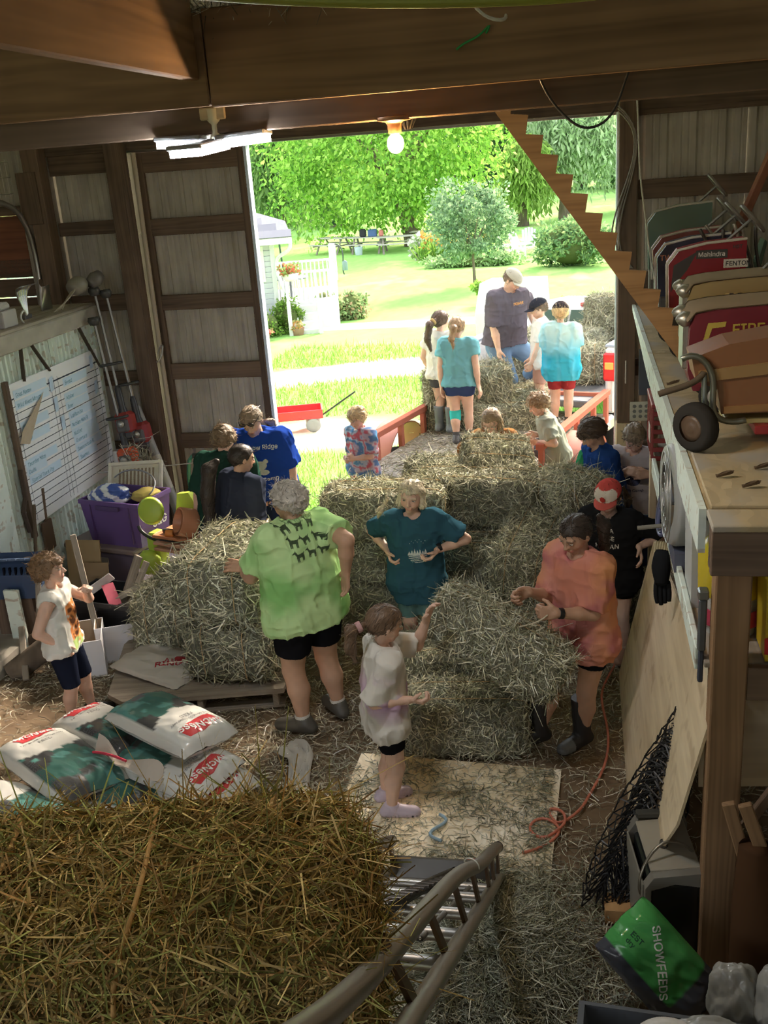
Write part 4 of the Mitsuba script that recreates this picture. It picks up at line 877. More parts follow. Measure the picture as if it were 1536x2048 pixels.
# brown shirt girl
person('girl with long light brown hair in a rust-brown shirt behind the tipped bale', 1.35, (-.75, 8.50), 176, z0=-.02, lean=10, head=(196, 28, 0), skin='fair', fine=FAR,
    rh=(-.95, 8.32, .84), rd=(.2, -.5, -.8), lh=(-.58, 8.28, .90), hair=dict(kind='long', t=.07, line=.28, length=.85, stripe=.35), haircol=(.30, .21, .13), glasses=dict(col=(.3, .25, .2)),
    top=dict(col=(.30, .14, .055), hem=0.025, sleeve=.8, loose=1.15), bottom=dict(col=(.06, .07, .1), length=.9), shoes=dict())
# grey shirt boy
person('curly-haired boy in a sage grey T-shirt seated at the trailer\'s tail, side on', 1.22, (-.20, 9.30), 262, z0=.0, lean=20, head=(262, 26, 0), skin='fair', fine=FAR, hip_off=(0, 0, .04),
    lh=(-.40, 9.12, .80), ld=(-.9, -.1, -.1), rh=(-.42, 9.36, .80), rd=(-.9, 0, -.1), lf=(-.60, 9.10, .505), rf=(-.62, 9.28, .505), hair=dict(kind='short', t=.14, curls=.12, line=.2, nape=-.3, stripe=.5), haircol=(.30, .20, .115),
    top=dict(col=(.36, .38, .31), hem=0.025, sleeve=.8, loose=1.18), bottom=dict(col=(.14, .14, .17), length=.95), shoes=dict())
# cyan boy on the trailer
def ombre(L, seed):
    t = np.clip((L[:, 2]-.10)/.20+.5*(meshkit.fbm(L*7, 3, 2)-.5), 0, 1)[:, None]; c0 = np.array((.05, .42, .62))*(1-t)+np.array((.50, .74, .78))*t
    k = np.clip(np.sin(L[:, 0]*60+4*meshkit.fbm(L*6, 2, 3))-.35, 0, 1)[:, None]*.5; return c0*(1-k)+np.array((.16, .55, .75))*k
person('boy in a dark cap, faded cyan T-shirt and red shorts on the trailer', 1.32, (-.20, 10.62), 8, z0=.55, head=(2, 6, 0), skin='fair', fine=FAR,
    lh=(-.36, 10.68, 1.16), ld=(.2, .8, .2), rh=(-.03, 10.70, 1.16), rd=(0, .8, .2), le=(-.6, -.6, 0), re=(.6, -.6, 0), hair=dict(kind='short', t=.08, line=.2, nape=-.36), haircol=(.55, .40, .22), cap=dict(col=(.035, .03, .035)),
    top=dict(pat=ombre, hem=0.085, sleeve=.8, loose=1.22), bottom=dict(col=(.30, .04, .045), length=.72, loose=1.12), shoes=dict(col=(.06, .06, .05), sole=(.1, .1, .1), sock=(.05, .05, .05), sockh=.03))
person('boy in a white shirt and black cap facing left, half hidden by the cyan-shirted boy', 1.30, (-.42, 11.1), 262, z0=.55, head=(262, 18, 0), skin='fair', fine=FAR, rh=(-.55, 11.2, 1.15), lh=(-.53, 10.96, 1.16),
    hair=dict(kind='short', t=.05, line=.2), haircol=(.15, .1, .07), cap=dict(col=(.03, .032, .045)), top=dict(col=(.70, .68, .66), hem=0.045, sleeve=.75, loose=1.15), bottom=dict(col=(.5, .3, .25), length=.8), shoes=dict())
# man
person('man in a grey cap, plum-grey T-shirt and jeans stepping up to the open tailgate', 1.74, (-.86, 11.50), 138, z0=.48, lean=10, crouch=.05, head=(116, 36, 0), skin='fair', b=1.05, fine=FAR,
    rh=(-.90, 11.24, 1.20), rd=(.1, -.1, -1), lh=(-.52, 11.62, 1.50), ld=(.8, 0, -.3), le=(.3, .2, -.8), rf=(-.90, 11.48, .50), lf=(-.62, 11.95, .74), lk=(.9, -.5, .2), hair=dict(kind='short', t=.05, line=.22), haircol=(.16, .11, .08),
    cap=dict(col=(.42, .41, .36), brim=(.5, .5, .46)), top=dict(col=(.115, .105, .135), hem=-.02, sleeve=.95, loose=1.18, text=[dict(o=(.05, -.06), s='DENVER', h=.028, col=(.7, .35, .12))]),
    bottom=dict(col=(.16, .26, .42), length=1.92, loose=1.1), shoes=dict(col=(.12, .09, .07)))
# blue tee girl on the trailer
c = person('girl on the trailer in a light blue T-shirt with a turquoise calf wrap', 1.33, (-1.24, 10.20), 4, z0=.50, head=(18, 8, 0), skin='fair', fine=FAR,
    lh=(-1.43, 10.16, 1.04), rh=(-1.02, 10.12, 1.02), rd=(.3, -.2, -.9), ld=(-.1, 0, -1), lf=(-1.29, 10.18), rf=(-1.16, 10.26), hair=dict(kind='tail', t=.06, line=.25, stripe=.3, tail=dict(pts=[(-1.245, 10.08, 1.745), (-1.25, 10.03, 1.74), (-1.27, 10.0, 1.64), (-1.26, 10.01, 1.55)], r=.17, tie=(.75, .72, .7))), haircol=(.33, .22, .13),
    top=dict(col=(.17, .42, .50), hem=0, sleeve=.5, loose=1.0), bottom=dict(col=(.045, .07, .17), length=.36), shoes=dict(col=(.09, .09, .1), sole=(.08, .08, .08), sock=(.10, .10, .11), sockh=.05))
v = c['A'][-1]-c['K'][-1]; part(c['t'], 'knee_wrap', MB((.06, .55, .52)).lathe([(.05, -.01), (.062, .0), (.060, .06), (.056, .10), (.048, .11)], c['K'][-1]-v*.03, v, 18), 'matte', True)
person('girl with a dark scrunchie ponytail and tall grey boots on the trailer', 1.32, (-1.46, 10.58), 24, z0=.52, head=(40, 5, 0), skin='fair', fine=FAR,
    hair=dict(kind='tail', t=.08, line=.25, stripe=.4, tail=dict(pts=[(-1.50, 10.46, 1.76), (-1.55, 10.42, 1.72), (-1.58, 10.40, 1.58), (-1.55, 10.42, 1.45)], r=.2, tie=(.45, .33, .16))), haircol=(.10, .065, .045),
    top=dict(col=(.72, .70, .68), hem=0.015, sleeve=.5), bottom=dict(col=(.08, .08, .09), length=.4), shoes=dict(kind='boot', col=(.17, .19, .21), sole=(.20, .20, .19)))
# tie-dye child outside
person('blond child in a red and blue tie-dye T-shirt on the grass outside', 1.20, (-2.09, 9.14), 212, z0=-.02, head=(218, 22, 0), skin='fair', fine=FAR,
    rh=(-2.17, 8.98, .70), rd=(-.4, -.6, .1), lh=(-2.14, 8.96, .71), ld=(-.7, -.4, .1), lcurl=1.1, rcurl=1.1, hair=dict(kind='short', t=.10, line=.2, nape=-.42, side=-.28, stripe=.35, rough=.05), haircol=(.52, .37, .20),
    top=dict(hem=0.045, sleeve=.8, loose=1.15, pat=tiedye([(.10, .24, .42), (.40, .46, .54), (.48, .12, .15), (.45, .38, .44), (.12, .20, .38)], 1.2)), bottom=dict(col=(.2, .24, .3), length=.9), shoes=dict())
# adult in blue
koala = MB((.62, .64, .60))
for (x, y, rx, ry, cc) in ((0, 0, .055, .042, (.60, .62, .58)), (-.05, .035, .02, .02, (.60, .62, .58)), (.05, .035, .02, .02, (.60, .62, .58)), (-.02, -.055, .05, .025, (.60, .62, .58)), (.03, -.06, .04, .022, (.55, .57, .53))):
    m = trimesh.creation.extrude_polygon(Polygon(ring(x, y, rx, ry)), .0005, engine='earcut'); koala.add(m.vertices, m.faces, cc)
for (x, y, rx, ry) in ((0, -.005, .012, .016), (-.022, .012, .005, .006), (.022, .012, .005, .006)):
    m = trimesh.creation.extrude_polygon(Polygon(ring(x, y, rx, ry)), .0015, engine='earcut'); koala.add(m.vertices+np.array([0, 0, .0015]), m.faces, (.04, .07, .3))
person('adult with sunglasses pushed up, in a royal blue printed T-shirt and dark shorts', 1.63, (-2.60, 7.66), 176, lean=12, head=(184, 34, -4), skin='fair', b=1.22, fine=FAR,
    rh=(-2.62, 7.34, .82), rd=(.8, -.2, -.3), re=(-.8, .4, -.2), lh=(-2.33, 7.56, .72), ld=(0, -.1, -1), hair=dict(kind='short', t=.06, line=.25, rough=.04, tail=dict(pts=[(-2.56, 7.72, 1.42), (-2.52, 7.76, 1.40), (-2.5, 7.76, 1.36)], r=.14)), haircol=(.26, .20, .14),
    glasses=dict(col=(.015, .015, .018), up=.22, fwd=-.03, shade=True),
    top=dict(col=(.022, .065, .36), hem=0.005, sleeve=.8, loose=1.12, text=[dict(o=(.02, -.02), s='RaiNbow Ridge', h=.034, col=(.68, .70, .72)), dict(o=(.04, -.29), s='Farm Camp', h=.034, col=(.68, .70, .72)), dict(o=(.03, -.155), mb=koala, name='bear_print')]),
    bottom=dict(col=(.02, .03, .09), length=.7, loose=1.1), shoes=dict())
person('brown-haired person in a dark green T-shirt with their back to us', 1.55, (-2.74, 7.04), 8, lean=10, head=(-8, 22, 0), skin='fair', b=1.15, fine=FAR,
    hair=dict(kind='short', t=.11, line=.2, nape=-.32, curls=.06, stripe=.45), haircol=(.20, .14, .085), top=dict(col=(.022, .06, .045), hem=0.025, sleeve=.85, loose=1.15), bottom=dict(col=(.02, .02, .03), length=.8), shoes=dict(), lh=(-2.97, 7.0, .72), rh=(-2.58, 7.32, .82))
person('girl with a long straight dark ponytail in a navy hoodie, behind the pallet bales', 1.47, (-2.55, 6.82), 36, lean=6, head=(52, 14, 0), skin='tan', b=1.05, fine=FAR,
    hair=dict(kind='tail', t=.045, line=.27, stripe=.3, rough=.015, tail=dict(pts=[(-2.66, 6.76, 1.36), (-2.71, 6.72, 1.31), (-2.74, 6.70, 1.12), (-2.74, 6.68, .92), (-2.75, 6.68, .78)], r=.27)), haircol=(.030, .022, .019),
    top=dict(col=(.035, .042, .065), hem=0.045, sleeve=1.9, loose=1.18, name='hoodie', neck=.8), bottom=dict(col=(.02, .02, .025), length=.9), shoes=dict(), lh=(-2.60, 7.0, .8), rh=(-2.40, 6.9, .8))
# ================================================================== outside: trailer, truck, yard, house, trees
def frame2(o, yaw):
    """local (x right, y forward, z up) to world"""
    a = math.radians(yaw); return m44(np.array([[math.cos(a), math.sin(a), 0], [-math.sin(a), math.cos(a), 0], [0, 0, 1]]), o)
RED = (.46, .16, .115)
# ---- hay trailer
TM = frame2((-2.18, 9.12, 0), 17); t = thing('hay_trailer', 'red flat hay trailer with plank deck and low side rails, backed up to the door', 'trailer')
w = 1.75/8
for k in range(8): part(t, 'plank', MB().box(k*w+.004, (k+1)*w-.004, 0, 2.75, .46, .50, .004).move(TM), 'grey_wood')
mb = MB(RED)
part(t, 'tail_board', MB(RED).box(-.02, 1.77, -.05, 0, .36, .50).move(TM), 'matte')
for x in (0.0, 1.75):
    part(t, 'top_rail', MB(RED).box(x-.04, x+.04, .45, 2.73, .74, .80).move(TM), 'matte')
    for y in (.5, 1.05, 1.6, 2.2, 2.68): part(t, 'rail_post', MB(RED).box(x-.025, x+.025, y-.03, y+.03, .42, .75).move(TM), 'matte')
part(t, 'front_rail', MB(RED).box(0, 1.75, 2.68, 2.73, .68, .76).move(TM), 'matte')
for x0, x1 in ((-.30, -.03), (1.78, 2.05)):
    a = np.linspace(math.pi, 0, 15); g = np.array([[(xx, 1.25+.46*math.cos(v), .30+.40*math.sin(v)) for v in a] for xx in np.linspace(x0, x1, 4)])
    part(t, 'fender', MB((.48, .19, .15)).sheet(g, None, .012).move(TM), 'plastic', True)
    xc = (x0+x1)/2; prof = [(.0, -.04), (.12, -.05), (.17, -.09), (.22, -.10), (.30, -.085), (.315, 0), (.30, .085), (.22, .10), (.17, .09), (.12, .05), (0, .04)]
    wl = MB((.03, .03, .03)).lathe(prof, (xc, 1.25, .10), (1, 0, 0), 24); k = part(t, 'wheel', wl.move(TM), 'matte', True)
    part(k, 'rim', MB((.55, .56, .58)).lathe([(0, -.108), (.12, -.108), (.16, -.095), (.16, .095), (.12, .108), (0, .108)], (xc, 1.25, .10), (1, 0, 0), 20).move(TM), 'metal', True)
part(t, 'frame', MB((.3, .07, .05)).box(.2, 1.55, .05, 2.7, .30, .455).move(TM), 'matte')
part(t, 'drawbar', MB((.3, .07, .05)).beam((.875, 2.7, .30), (.875, 3.1, .28), .08, .08).move(TM), 'matte')
r = np.random.default_rng(5); n = 5200; q = np.c_[r.uniform(.03, 1.72, n), r.uniform(.0, 2.7, n), np.full(n, .505)]
q = q[r.random(n) < np.clip(1.1-np.abs(q[:, 0]-.55)*.9*(q[:, 1] < 1.8), .15, 1)]
v, f_, c_ = blades(q, np.tile([0, 0, 1.], (len(q), 1)), .07, .006, LIT*1.05, 8, lift=.12)
one('trailer_chaff', 'loose hay scattered on the trailer\'s plank deck', 'hay', MB().add(v, f_, c_).move(TM), 'matte', kind='stuff')
# ---- pickup
PM = frame2((-.50, 11.75, 0), 20); WH = (.66, .67, .69); t = thing('pickup_truck', 'white pickup truck with its tailgate down, bed loaded with bales', 'truck')
g0 = -.26
def hull(pts): 
    m = trimesh.convex.convex_hull(np.array(pts)); return m
def side(y0, y1, x, zt): 
    return [(x, y0, g0+.52), (x, y1, g0+.52), (x, y0, zt), (x, y1, zt)]
for s in (-1, 1):
    bp = trimesh.creation.box((.10, 2.05, .62)); bp.apply_translation((s*.88, 1.0, .79)); part(t, 'bed_side', MB(WH).box(s*.88-.06, s*.88+.06, 0, 1.6, .46, 1.22, .03).move(PM), 'gloss')
    part(t, 'bed_rail', MB((.30, .36, .45)).box(s*.88-.065, s*.88+.065, .02, 1.6, 1.215, 1.25, .01).move(PM), 'plastic')
    k = part(t, 'tail_light', MB((.62, .02, .025)).box(s*.88-.075, s*.88+.075, -.03, .04, .84, 1.16, .02).move(PM), 'gloss')
    part(k, 'turn_lens', MB((.85, .42, .10)).box(s*.88-.055, s*.88+.055, -.036, 0, .97, 1.06, .01).move(PM), 'gloss')
part(t, 'bed_floor', MB((.12, .12, .13)).box(-.82, .82, 0, 1.6, .64, .70).move(PM), 'plastic')
part(t, 'tailgate', MB((.13, .14, .16)).box(-.80, .80, -.52, -.01, .64, .72, .012).move(PM), 'plastic', label='dark inner side of the lowered tailgate')
part(t, 'bumper', MB((.70, .72, .73)).box(-.95, .95, -.20, .0, .30, .46, .03).move(PM), 'metal')
part(t, 'licence_plate', MB((.6, .62, .6)).box(-.16, .16, -.215, -.198, .32, .44, .002).move(PM), 'plastic')
part(t, 'exhaust_pipe', MB((.35, .33, .30)).tube([(.55, .5, .16), (.60, -.12, .15)], .035, 10).move(PM), 'metal', True)
cab = hull([(-.92, 2.10, .50), (.92, 2.10, .50), (-.92, 2.10, 1.12), (.92, 2.10, 1.12), (-.76, 2.28, 1.46), (.76, 2.28, 1.46), (-.70, 2.45, 1.51), (.70, 2.45, 1.51), (-.72, 3.4, 1.44), (.72, 3.4, 1.44), (-.90, 4.4, 1.10), (.90, 4.4, 1.10), (-.92, 4.3, .46), (.92, 4.3, .46)])
CM = PM@m44(np.eye(3), (0, -.48, -.08)); part(t, 'cab', MB(WH).mesh(cab).move(CM), 'gloss')
part(t, 'hood', MB(WH).mesh(hull([(-.90, 4.3, .46), (.90, 4.3, .46), (-.90, 4.3, 1.08), (.90, 4.3, 1.08), (-.86, 5.5, .96), (.86, 5.5, .96), (-.88, 5.6, .5), (.88, 5.6, .5)])).move(CM), 'gloss')
for x0, x1, x2, x3 in ((-.78, -.27, -.68, -.26), (-.24, .78, -.23, .68)):
    wn = np.array([(x0, 2.105, 1.10), (x1, 2.105, 1.10), (x3, 2.255, 1.43), (x2, 2.255, 1.43)])-np.array([0, .022, 0])
    part(t, 'rear_window', MB((.05, .10, .085)).add(wn, np.array([[0, 1, 2], [0, 2, 3]])).move(CM), 'gloss')
part(t, 'brake_light', MB((.55, .05, .07)).box(-.12, .12, 2.27, 2.36, 1.475, 1.52, .006).move(CM), 'gloss')
for s in (-1, 1):
    for y in (.62, 4.0):
        k = part(t, 'wheel', MB((.025, .025, .027)).lathe([(0, -.08), (.2, -.09), (.24, -.11), (.34, -.10), (.36, 0), (.34, .10), (.24, .11), (.2, .09), (0, .08)], (s*.80, y, g0+.36), (1, 0, 0), 28).move(PM), 'matte', True)
        part(k, 'rim', MB((.5, .5, .52)).lathe([(0, -.115), (.18, -.115), (.21, -.09), (.21, .09), (.18, .115), (0, .115)], (s*.80, y, g0+.36), (1, 0, 0), 20).move(PM), 'metal', True)
# ---- white van behind the man
VM = frame2((-1.14, 15.6, 0), 6); g1 = gz(16.2); t = thing('van', 'white vehicle mostly hidden behind the man in the grey cap', 'van')
part(t, 'body', MB(WH).mesh(hull([(-.45, 0, g1+.3), (.55, 0, g1+.3), (-.47, 0, g1+1.4), (.55, 0, g1+1.4), (-.40, .1, g1+1.85), (.5, .1, g1+1.85), (-.40, 1.2, g1+1.80), (.5, 1.2, g1+1.80), (-.47, 1.6, g1+.3), (.55, 1.6, g1+.3)])).move(VM), 'gloss')
for y in (.35, 1.25): part(t, 'wheel', MB((.03, .03, .03)).lathe([(0, -.09), (.26, -.1), (.31, 0), (.26, .1), (0, .09)], (-.40, y, g1+.31), (1, 0, 0), 20).move(VM), 'matte', True)
# ---- red toy wagon on the grass
WM = frame2((-4.15, 13.75, gz(13.75)), 74); t = thing('toy_wagon', 'little red wagon on the grass beside the door leaf', 'wagon')
mb = MB((.62, .05, .06)); mb.box(-.22, .22, -.45, .45, .20, .225)
for a in ((-.22, -.20, -.45, .45), (.20, .22, -.45, .45), (-.22, .22, -.45, -.43), (-.22, .22, .43, .45)): mb.box(*a, .22, .33, .004)
part(t, 'tray', mb.move(WM), 'plastic')
for x in (-.2, .2):
    for y in (-.3, .3): part(t, 'wheel', MB((.35, .36, .38)).lathe([(0, -.02), (.05, -.025), (.09, -.02), (.11, 0), (.09, .02), (.05, .025), (0, .02)], (x, y, .11), (1, 0, 0), 18).move(WM), 'matte', True)
part(t, 'handle', MB((.05, .05, .05)).tube([(0, .45, .2), (0, .95, .5)], .012, 6).move(WM), 'metal', True)
# ---- house, deck
HZ = gz(24.5); XF = m44(rot((0, 0, 1), 17), vec(-7.66, 25.3, -.05)-rot((0, 0, 1), 17)@vec(-7.3, 24.1, 0)); t = thing('house', 'white clapboard house with grey roof at the left edge of the opening', 'house')
part(t, 'wall', MB((.50, .53, .57)).box(-14, -7.35, 24.1, 31, HZ, 1.60, .01), 'matte')
for k in range(15): part(t, 'clapboard', MB((.52, .55, .60)).beam((-14, 24.085, HZ+.30+k*.135), (-7.33, 24.085, HZ+.30+k*.135), .03, .128, up=(0, -.12, 1), b=.003), 'matte')
k = part(t, 'window', MB((.66, .67, .68)).box(-8.05, -7.58, 24.02, 24.07, .66, 1.56, .006), 'plastic')
for z0, z1 in ((.72, 1.08), (1.14, 1.50)): part(k, 'pane', MB((.18, .20, .21)).box(-7.98, -7.65, 24.005, 24.022, z0, z1, .002), 'gloss')
part(t, 'corner_board', MB((.60, .62, .65)).box(-7.42, -7.30, 24.03, 24.10, HZ, 1.60), 'matte')
part(t, 'eave', MB((.62, .64, .67)).box(-14.3, -6.85, 23.6, 23.72, 1.60, 1.76), 'plastic')
part(t, 'soffit', MB((.75, .77, .8)).box(-14.3, -6.85, 23.7, 24.2, 1.60, 1.63), 'matte')
part(t, 'eave', MB((.62, .64, .67)).box(-6.95, -6.83, 23.6, 31.5, 1.60, 1.76), 'plastic')
rf = np.array([(-14.3, 23.6, 1.76), (-6.83, 23.6, 1.76), (-6.83, 31.5, 1.76), (-14.3, 31.5, 1.76), (-10.4, 27.5, 3.2), (-12, 27.5, 3.2)])
part(t, 'roof', MB((.15, .165, .19)).mesh(trimesh.convex.convex_hull(rf)), 'matte')
for k in range(10):
    f = k/10; y = 23.6+3.9*f; z = 1.775+1.44*f; x1 = -6.83-3.57*f; part(t, 'shingle_course', MB((.19-.03*(k % 2), .20-.03*(k % 2), .235-.03*(k % 2))).beam((-14.2+2.2*f, y+.17, z+.07), (x1, y+.17, z+.07), .42, .02, up=(0, -.35, .94), b=0), 'matte')
part(t, 'downspout', MB((.64, .66, .68)).tube(curve([(-6.88, 23.66, 1.62), (-6.98, 23.8, 1.40), (-7.24, 24.0, 1.22), (-7.27, 24.0, .9), (-7.27, 24.0, HZ)], 24), .05, 8), 'plastic', True)
t = thing('deck', 'white porch deck with baluster railing and steps in front of the house', 'deck'); WD = (.64, .65, .66)
part(t, 'floor', MB(WD).box(-7.3, -5.75, 24.3, 27.4, .0, .06), 'matte'); part(t, 'skirt', MB(WD).box(-7.3, -5.75, 24.30, 24.34, HZ, .02), 'matte'); part(t, 'skirt', MB(WD).box(-5.79, -5.75, 24.3, 27.4, HZ, .02), 'matte')
for y in (24.32, 27.35): part(t, 'rail', MB(WD).box(-7.3, -5.72, y-.04, y+.04, .78, .84), 'matte')
part(t, 'rail', MB(WD).box(-5.79, -5.71, 24.3, 27.4, .78, .84), 'matte')
for x in np.arange(-7.25, -5.8, .12): part(t, 'baluster', MB(WD).box(x-.02, x+.02, 24.31, 24.35, .05, .80, 0), 'matte'); part(t, 'baluster', MB(WD).box(x-.02, x+.02, 27.33, 27.37, .05, .80, 0), 'matte')
for y in np.arange(24.5, 27.3, .13): part(t, 'baluster', MB(WD).box(-5.77, -5.73, y-.02, y+.02, .05, .80, 0), 'matte')
for k in range(4): part(t, 'step', MB(WD).box(-7.05, -6.35, 24.0-.25*k, 24.3-.25*k, HZ, -.02-.17*k), 'matte')
for x in (-7.08, -6.32):
    part(t, 'stair_rail', MB(WD).beam((x, 24.3, .80), (x, 23.2, .12), .07, .07), 'matte'); part(t, 'newel', MB(WD).box(x-.05, x+.05, 23.12, 23.22, HZ, .22), 'matte')
    for k in range(6): part(t, 'baluster', MB(WD).box(x-.015, x+.015, 23.33+k*.16, 23.36+k*.16, HZ, .2+k*.1, 0), 'matte')
t = thing('patio_table', 'round dark patio table on the white deck', 'table'); part(t, 'top', MB((.25, .28, .30)).lathe([(0, .60), (.48, .60), (.5, .62), (.48, .64), (0, .64)], (-6.95, 25.0, 0), n=24), 'metal', True); part(t, 'leg', MB((.2, .22, .24)).tube([(-6.95, 25, .06), (-6.95, 25, .62)], .03), 'metal')
XF = None
# ---- foliage helpers
def leaves(P, nrm, size, pal, seed, asp=.55, droop=.2):
    r = np.random.default_rng(seed); n = len(P); d = nrm*.6+r.normal(size=(n, 3))*.7+np.array([0, 0, -droop]); d /= np.linalg.norm(d, axis=1, keepdims=True)
    s = np.cross(d, nrm+.6*r.normal(size=(n, 3))); s /= np.linalg.norm(s, axis=1, keepdims=True)+1e-9; L = size*(.6+.8*r.random((n, 1)))
    v = np.stack([P, P+d*L*.5+s*L*asp*.5, P+d*L, P+d*L*.5-s*L*asp*.5], 1).reshape(-1, 3); k = np.arange(n)[:, None, None]*4
    f = (k+np.array([[0, 1, 2], [0, 2, 3]])[None]).reshape(-1, 3); c = pal[r.integers(0, len(pal), n)]*(.7+.6*r.random((n, 1)))
    return v, f, np.repeat(np.clip(c, 0, .9), 4, 0)
def crown(n, c, rad, seed, clumps=60, cs=.28, lower=-1.0):
    """points and outward normals on the surfaces of many overlapping clumps filling an ellipsoid"""
    r = np.random.default_rng(seed); c = np.asarray(c, float); rad = np.asarray(rad, float)
    d = r.normal(size=(clumps, 3)); d /= np.linalg.norm(d, axis=1, keepdims=True); d[:, 2] = np.where(d[:, 2] < lower, -d[:, 2], d[:, 2])
    o = d*(.55+.4*r.random((clumps, 1))); w = r.integers(0, clumps, n); e = r.normal(size=(n, 3)); e /= np.linalg.norm(e, axis=1, keepdims=True)
    q = o[w]+e*cs*(.5+.6*r.random((n, 1)))*(1+.3*r.normal(size=(clumps, 1))[w]); return c+q*rad, e
GRN = np.array([(.22, .40, .07), (.28, .48, .10), (.17, .33, .06), (.36, .54, .14), (.13, .27, .06)])
def tree(name, label, cat, trunk, c, rad, n, size, pal, seed, group=None, clumps=60, lower=-1.0, forks=4, droop=.2):
    t = thing(name, label, cat, group); b = np.array(trunk[0], float); top = np.array(trunk[1], float); mb = MB(); rr = trunk[2]; r = np.random.default_rng(seed)
    mb.tube(curve([b-np.array([0, 0, .1]), b*.6+top*.4+r.normal(size=3)*rr*.3, top], 8), [rr*1.25, rr, rr*.95, rr*.9, rr*.85, rr*.8, rr*.75, rr*.7], 10)
    for k in range(forks):
        a = 2*np.pi*k/max(forks, 1)+r.random(); e = np.asarray(c)+np.array([math.cos(a)*rad[0]*.6, math.sin(a)*rad[1]*.6, rad[2]*(.1+.5*r.random())]); mb.tube(curve([top-np.array([0, 0, .05]), top*.5+e*.5+np.array([0, 0, rad[2]*.12]), e], 7), np.linspace(rr*.6, rr*.12, 7), 7)
    part(t, 'trunk', mb, 'bark', True); P, N = crown(n, c, rad, seed, clumps, lower=lower)
    part(t, 'foliage', MB().add(*leaves(P, N, size, pal, seed, droop=droop)), 'leaf', kind='stuff'); return t
tree('shade_tree', 'big spreading shade tree above the picnic tables in the middle of the yard', 'tree', ((-7.87, 49.25, -.7), (-8.5, 49.3, 1.6), .42), (-9.0, 49.2, 4.6), (6.0, 5.0, 4.7), 30000, .25, GRN*1.25, 1, clumps=110, lower=-.95, forks=6, droop=.6)
tree('young_tree', 'small silvery green tree with a thin pale trunk on the lawn', 'tree', ((-3.32, 32.75, -.7), (-3.36, 32.8, .3), .055), (-3.42, 32.9, 1.25), (1.35, 1.2, 1.2), 7500, .13, np.array([(.20, .32, .18), (.26, .39, .22), (.15, .26, .15), (.33, .46, .27)]), 2, clumps=46, forks=5)
def willow(name, label, base, c, rad, n, pal, seed, L=3.0, w=.05):
    t = thing(name, label, 'tree', None); r = np.random.default_rng(seed); part(t, 'trunk', MB().tube(curve([base, np.array(base)+[0.1, 0, 2.0], np.array(c)], 7), np.linspace(.35, .12, 7), 9), 'bark', True)
    d = r.normal(size=(n, 3)); d /= np.linalg.norm(d, axis=1, keepdims=True); d[:, 2] = np.abs(d[:, 2]); P0 = np.asarray(c)+d*np.asarray(rad)*(.55+.45*r.random((n, 1))); m = 9
    k = np.arange(m); ln = L*(.5+.7*r.random((n, 1))); P = P0[:, None]+np.stack([.06*r.normal(size=(n, m)).cumsum(1), .06*r.normal(size=(n, m)).cumsum(1), -ln*k[None]/m], -1)
    z = P[..., 2] > -.45; P = P[z]; N = r.normal(size=P.shape); N /= np.linalg.norm(N, axis=1, keepdims=True)
    part(t, 'foliage', MB().add(*leaves(P, N, .42, pal, seed, asp=.30, droop=1.6)), 'leaf', kind='stuff')
WIL = np.array([(.36, .50, .28), (.44, .58, .36), (.30, .43, .24), (.48, .60, .40)])
willow('willow', 'pale weeping willow behind the bush at the right of the opening', (-.9, 61, -.7), (-.6, 61, 4.2), (3.1, 2.5, 2.6), 1500, WIL, 3, 3.4)
willow('willow', 'yellow-green weeping willow curtain right of the small tree', (-3.1, 58, -.7), (-2.9, 58, 2.9), (1.5, 1.5, 1.3), 650, np.array([(.30, .46, .12), (.38, .54, .16), (.24, .38, .10)]), 4, 2.9)
willow('willow', 'dark weeping willow with hanging strands at the left edge, above the house', (-16.4, 56, -.7), (-16.3, 56, 4.0), (1.9, 1.8, 3.0), 900, np.array([(.20, .34, .12), (.28, .42, .16), (.15, .26, .10)]), 5, 4.2)
r = np.random.default_rng(12)
for i, (x, y, h, s) in enumerate([(-30, 92, 9, 5.5), (-23.5, 88, 11, 5), (-17, 95, 10, 5), (-10.5, 90, 11, 5), (-4.5, 86, 10, 4.4), (.3, 92, 11, 4.4), (4.6, 88, 10, 4), (9, 90, 11, 5), (-20, 70, 8, 3.8), (-15.5, 66, 7, 2.8), (3.4, 66, 8.5, 2.6), (15, 92, 11, 5)]):
    z = gz(y); lab = ['tree of the far wood line behind the shade tree', 'tall dark tree of the far wood line', 'bluish green tree of the far wood line'][i % 3]
    tree('wood_tree', 'dark background tree in the wood line beyond the field', 'tree', ((x, y, z), (x, y, z+h*.3), .3), (x, y, z+h*.55), (s, s, h*.5), 1700, 1.0, np.array([(.12, .22, .10), (.16, .28, .13), (.10, .19, .10), (.19, .32, .13)]), 40+i, 'trees of the far wood line', clumps=40, forks=3)
def bush(name, label, c, rad, n, size, pal, seed, cat='bush', clumps=30):
    t = thing(name, label, cat); P, N = crown(n, c, rad, seed, clumps, .3); z = P[:, 2] > gz(P[:, 1])-.02; core = trimesh.creation.icosphere(3)
    part(t, 'stem', MB((.10, .13, .05)).add(core.vertices*np.array(rad)*.72+np.array(c), core.faces), 'matte', True); part(t, 'foliage', MB().add(*leaves(P[z], N[z], size, pal, seed)), 'leaf', kind='stuff')
bush('hydrangea', 'big leafy hydrangea bush at the right of the yard', (-.22, 37.2, .05), (1.5, 1.1, .95), 7000, .15, np.array([(.18, .32, .14), (.25, .40, .18), (.14, .25, .12), (.36, .48, .20)]), 6)
bush('hedge_ball', 'clipped round hedge bush beside the door leaf, leftmost in front of the house', (-7.78, 24.45, HZ+.32), (.38, .35, .36), 1900, .075, GRN*.8, 7)
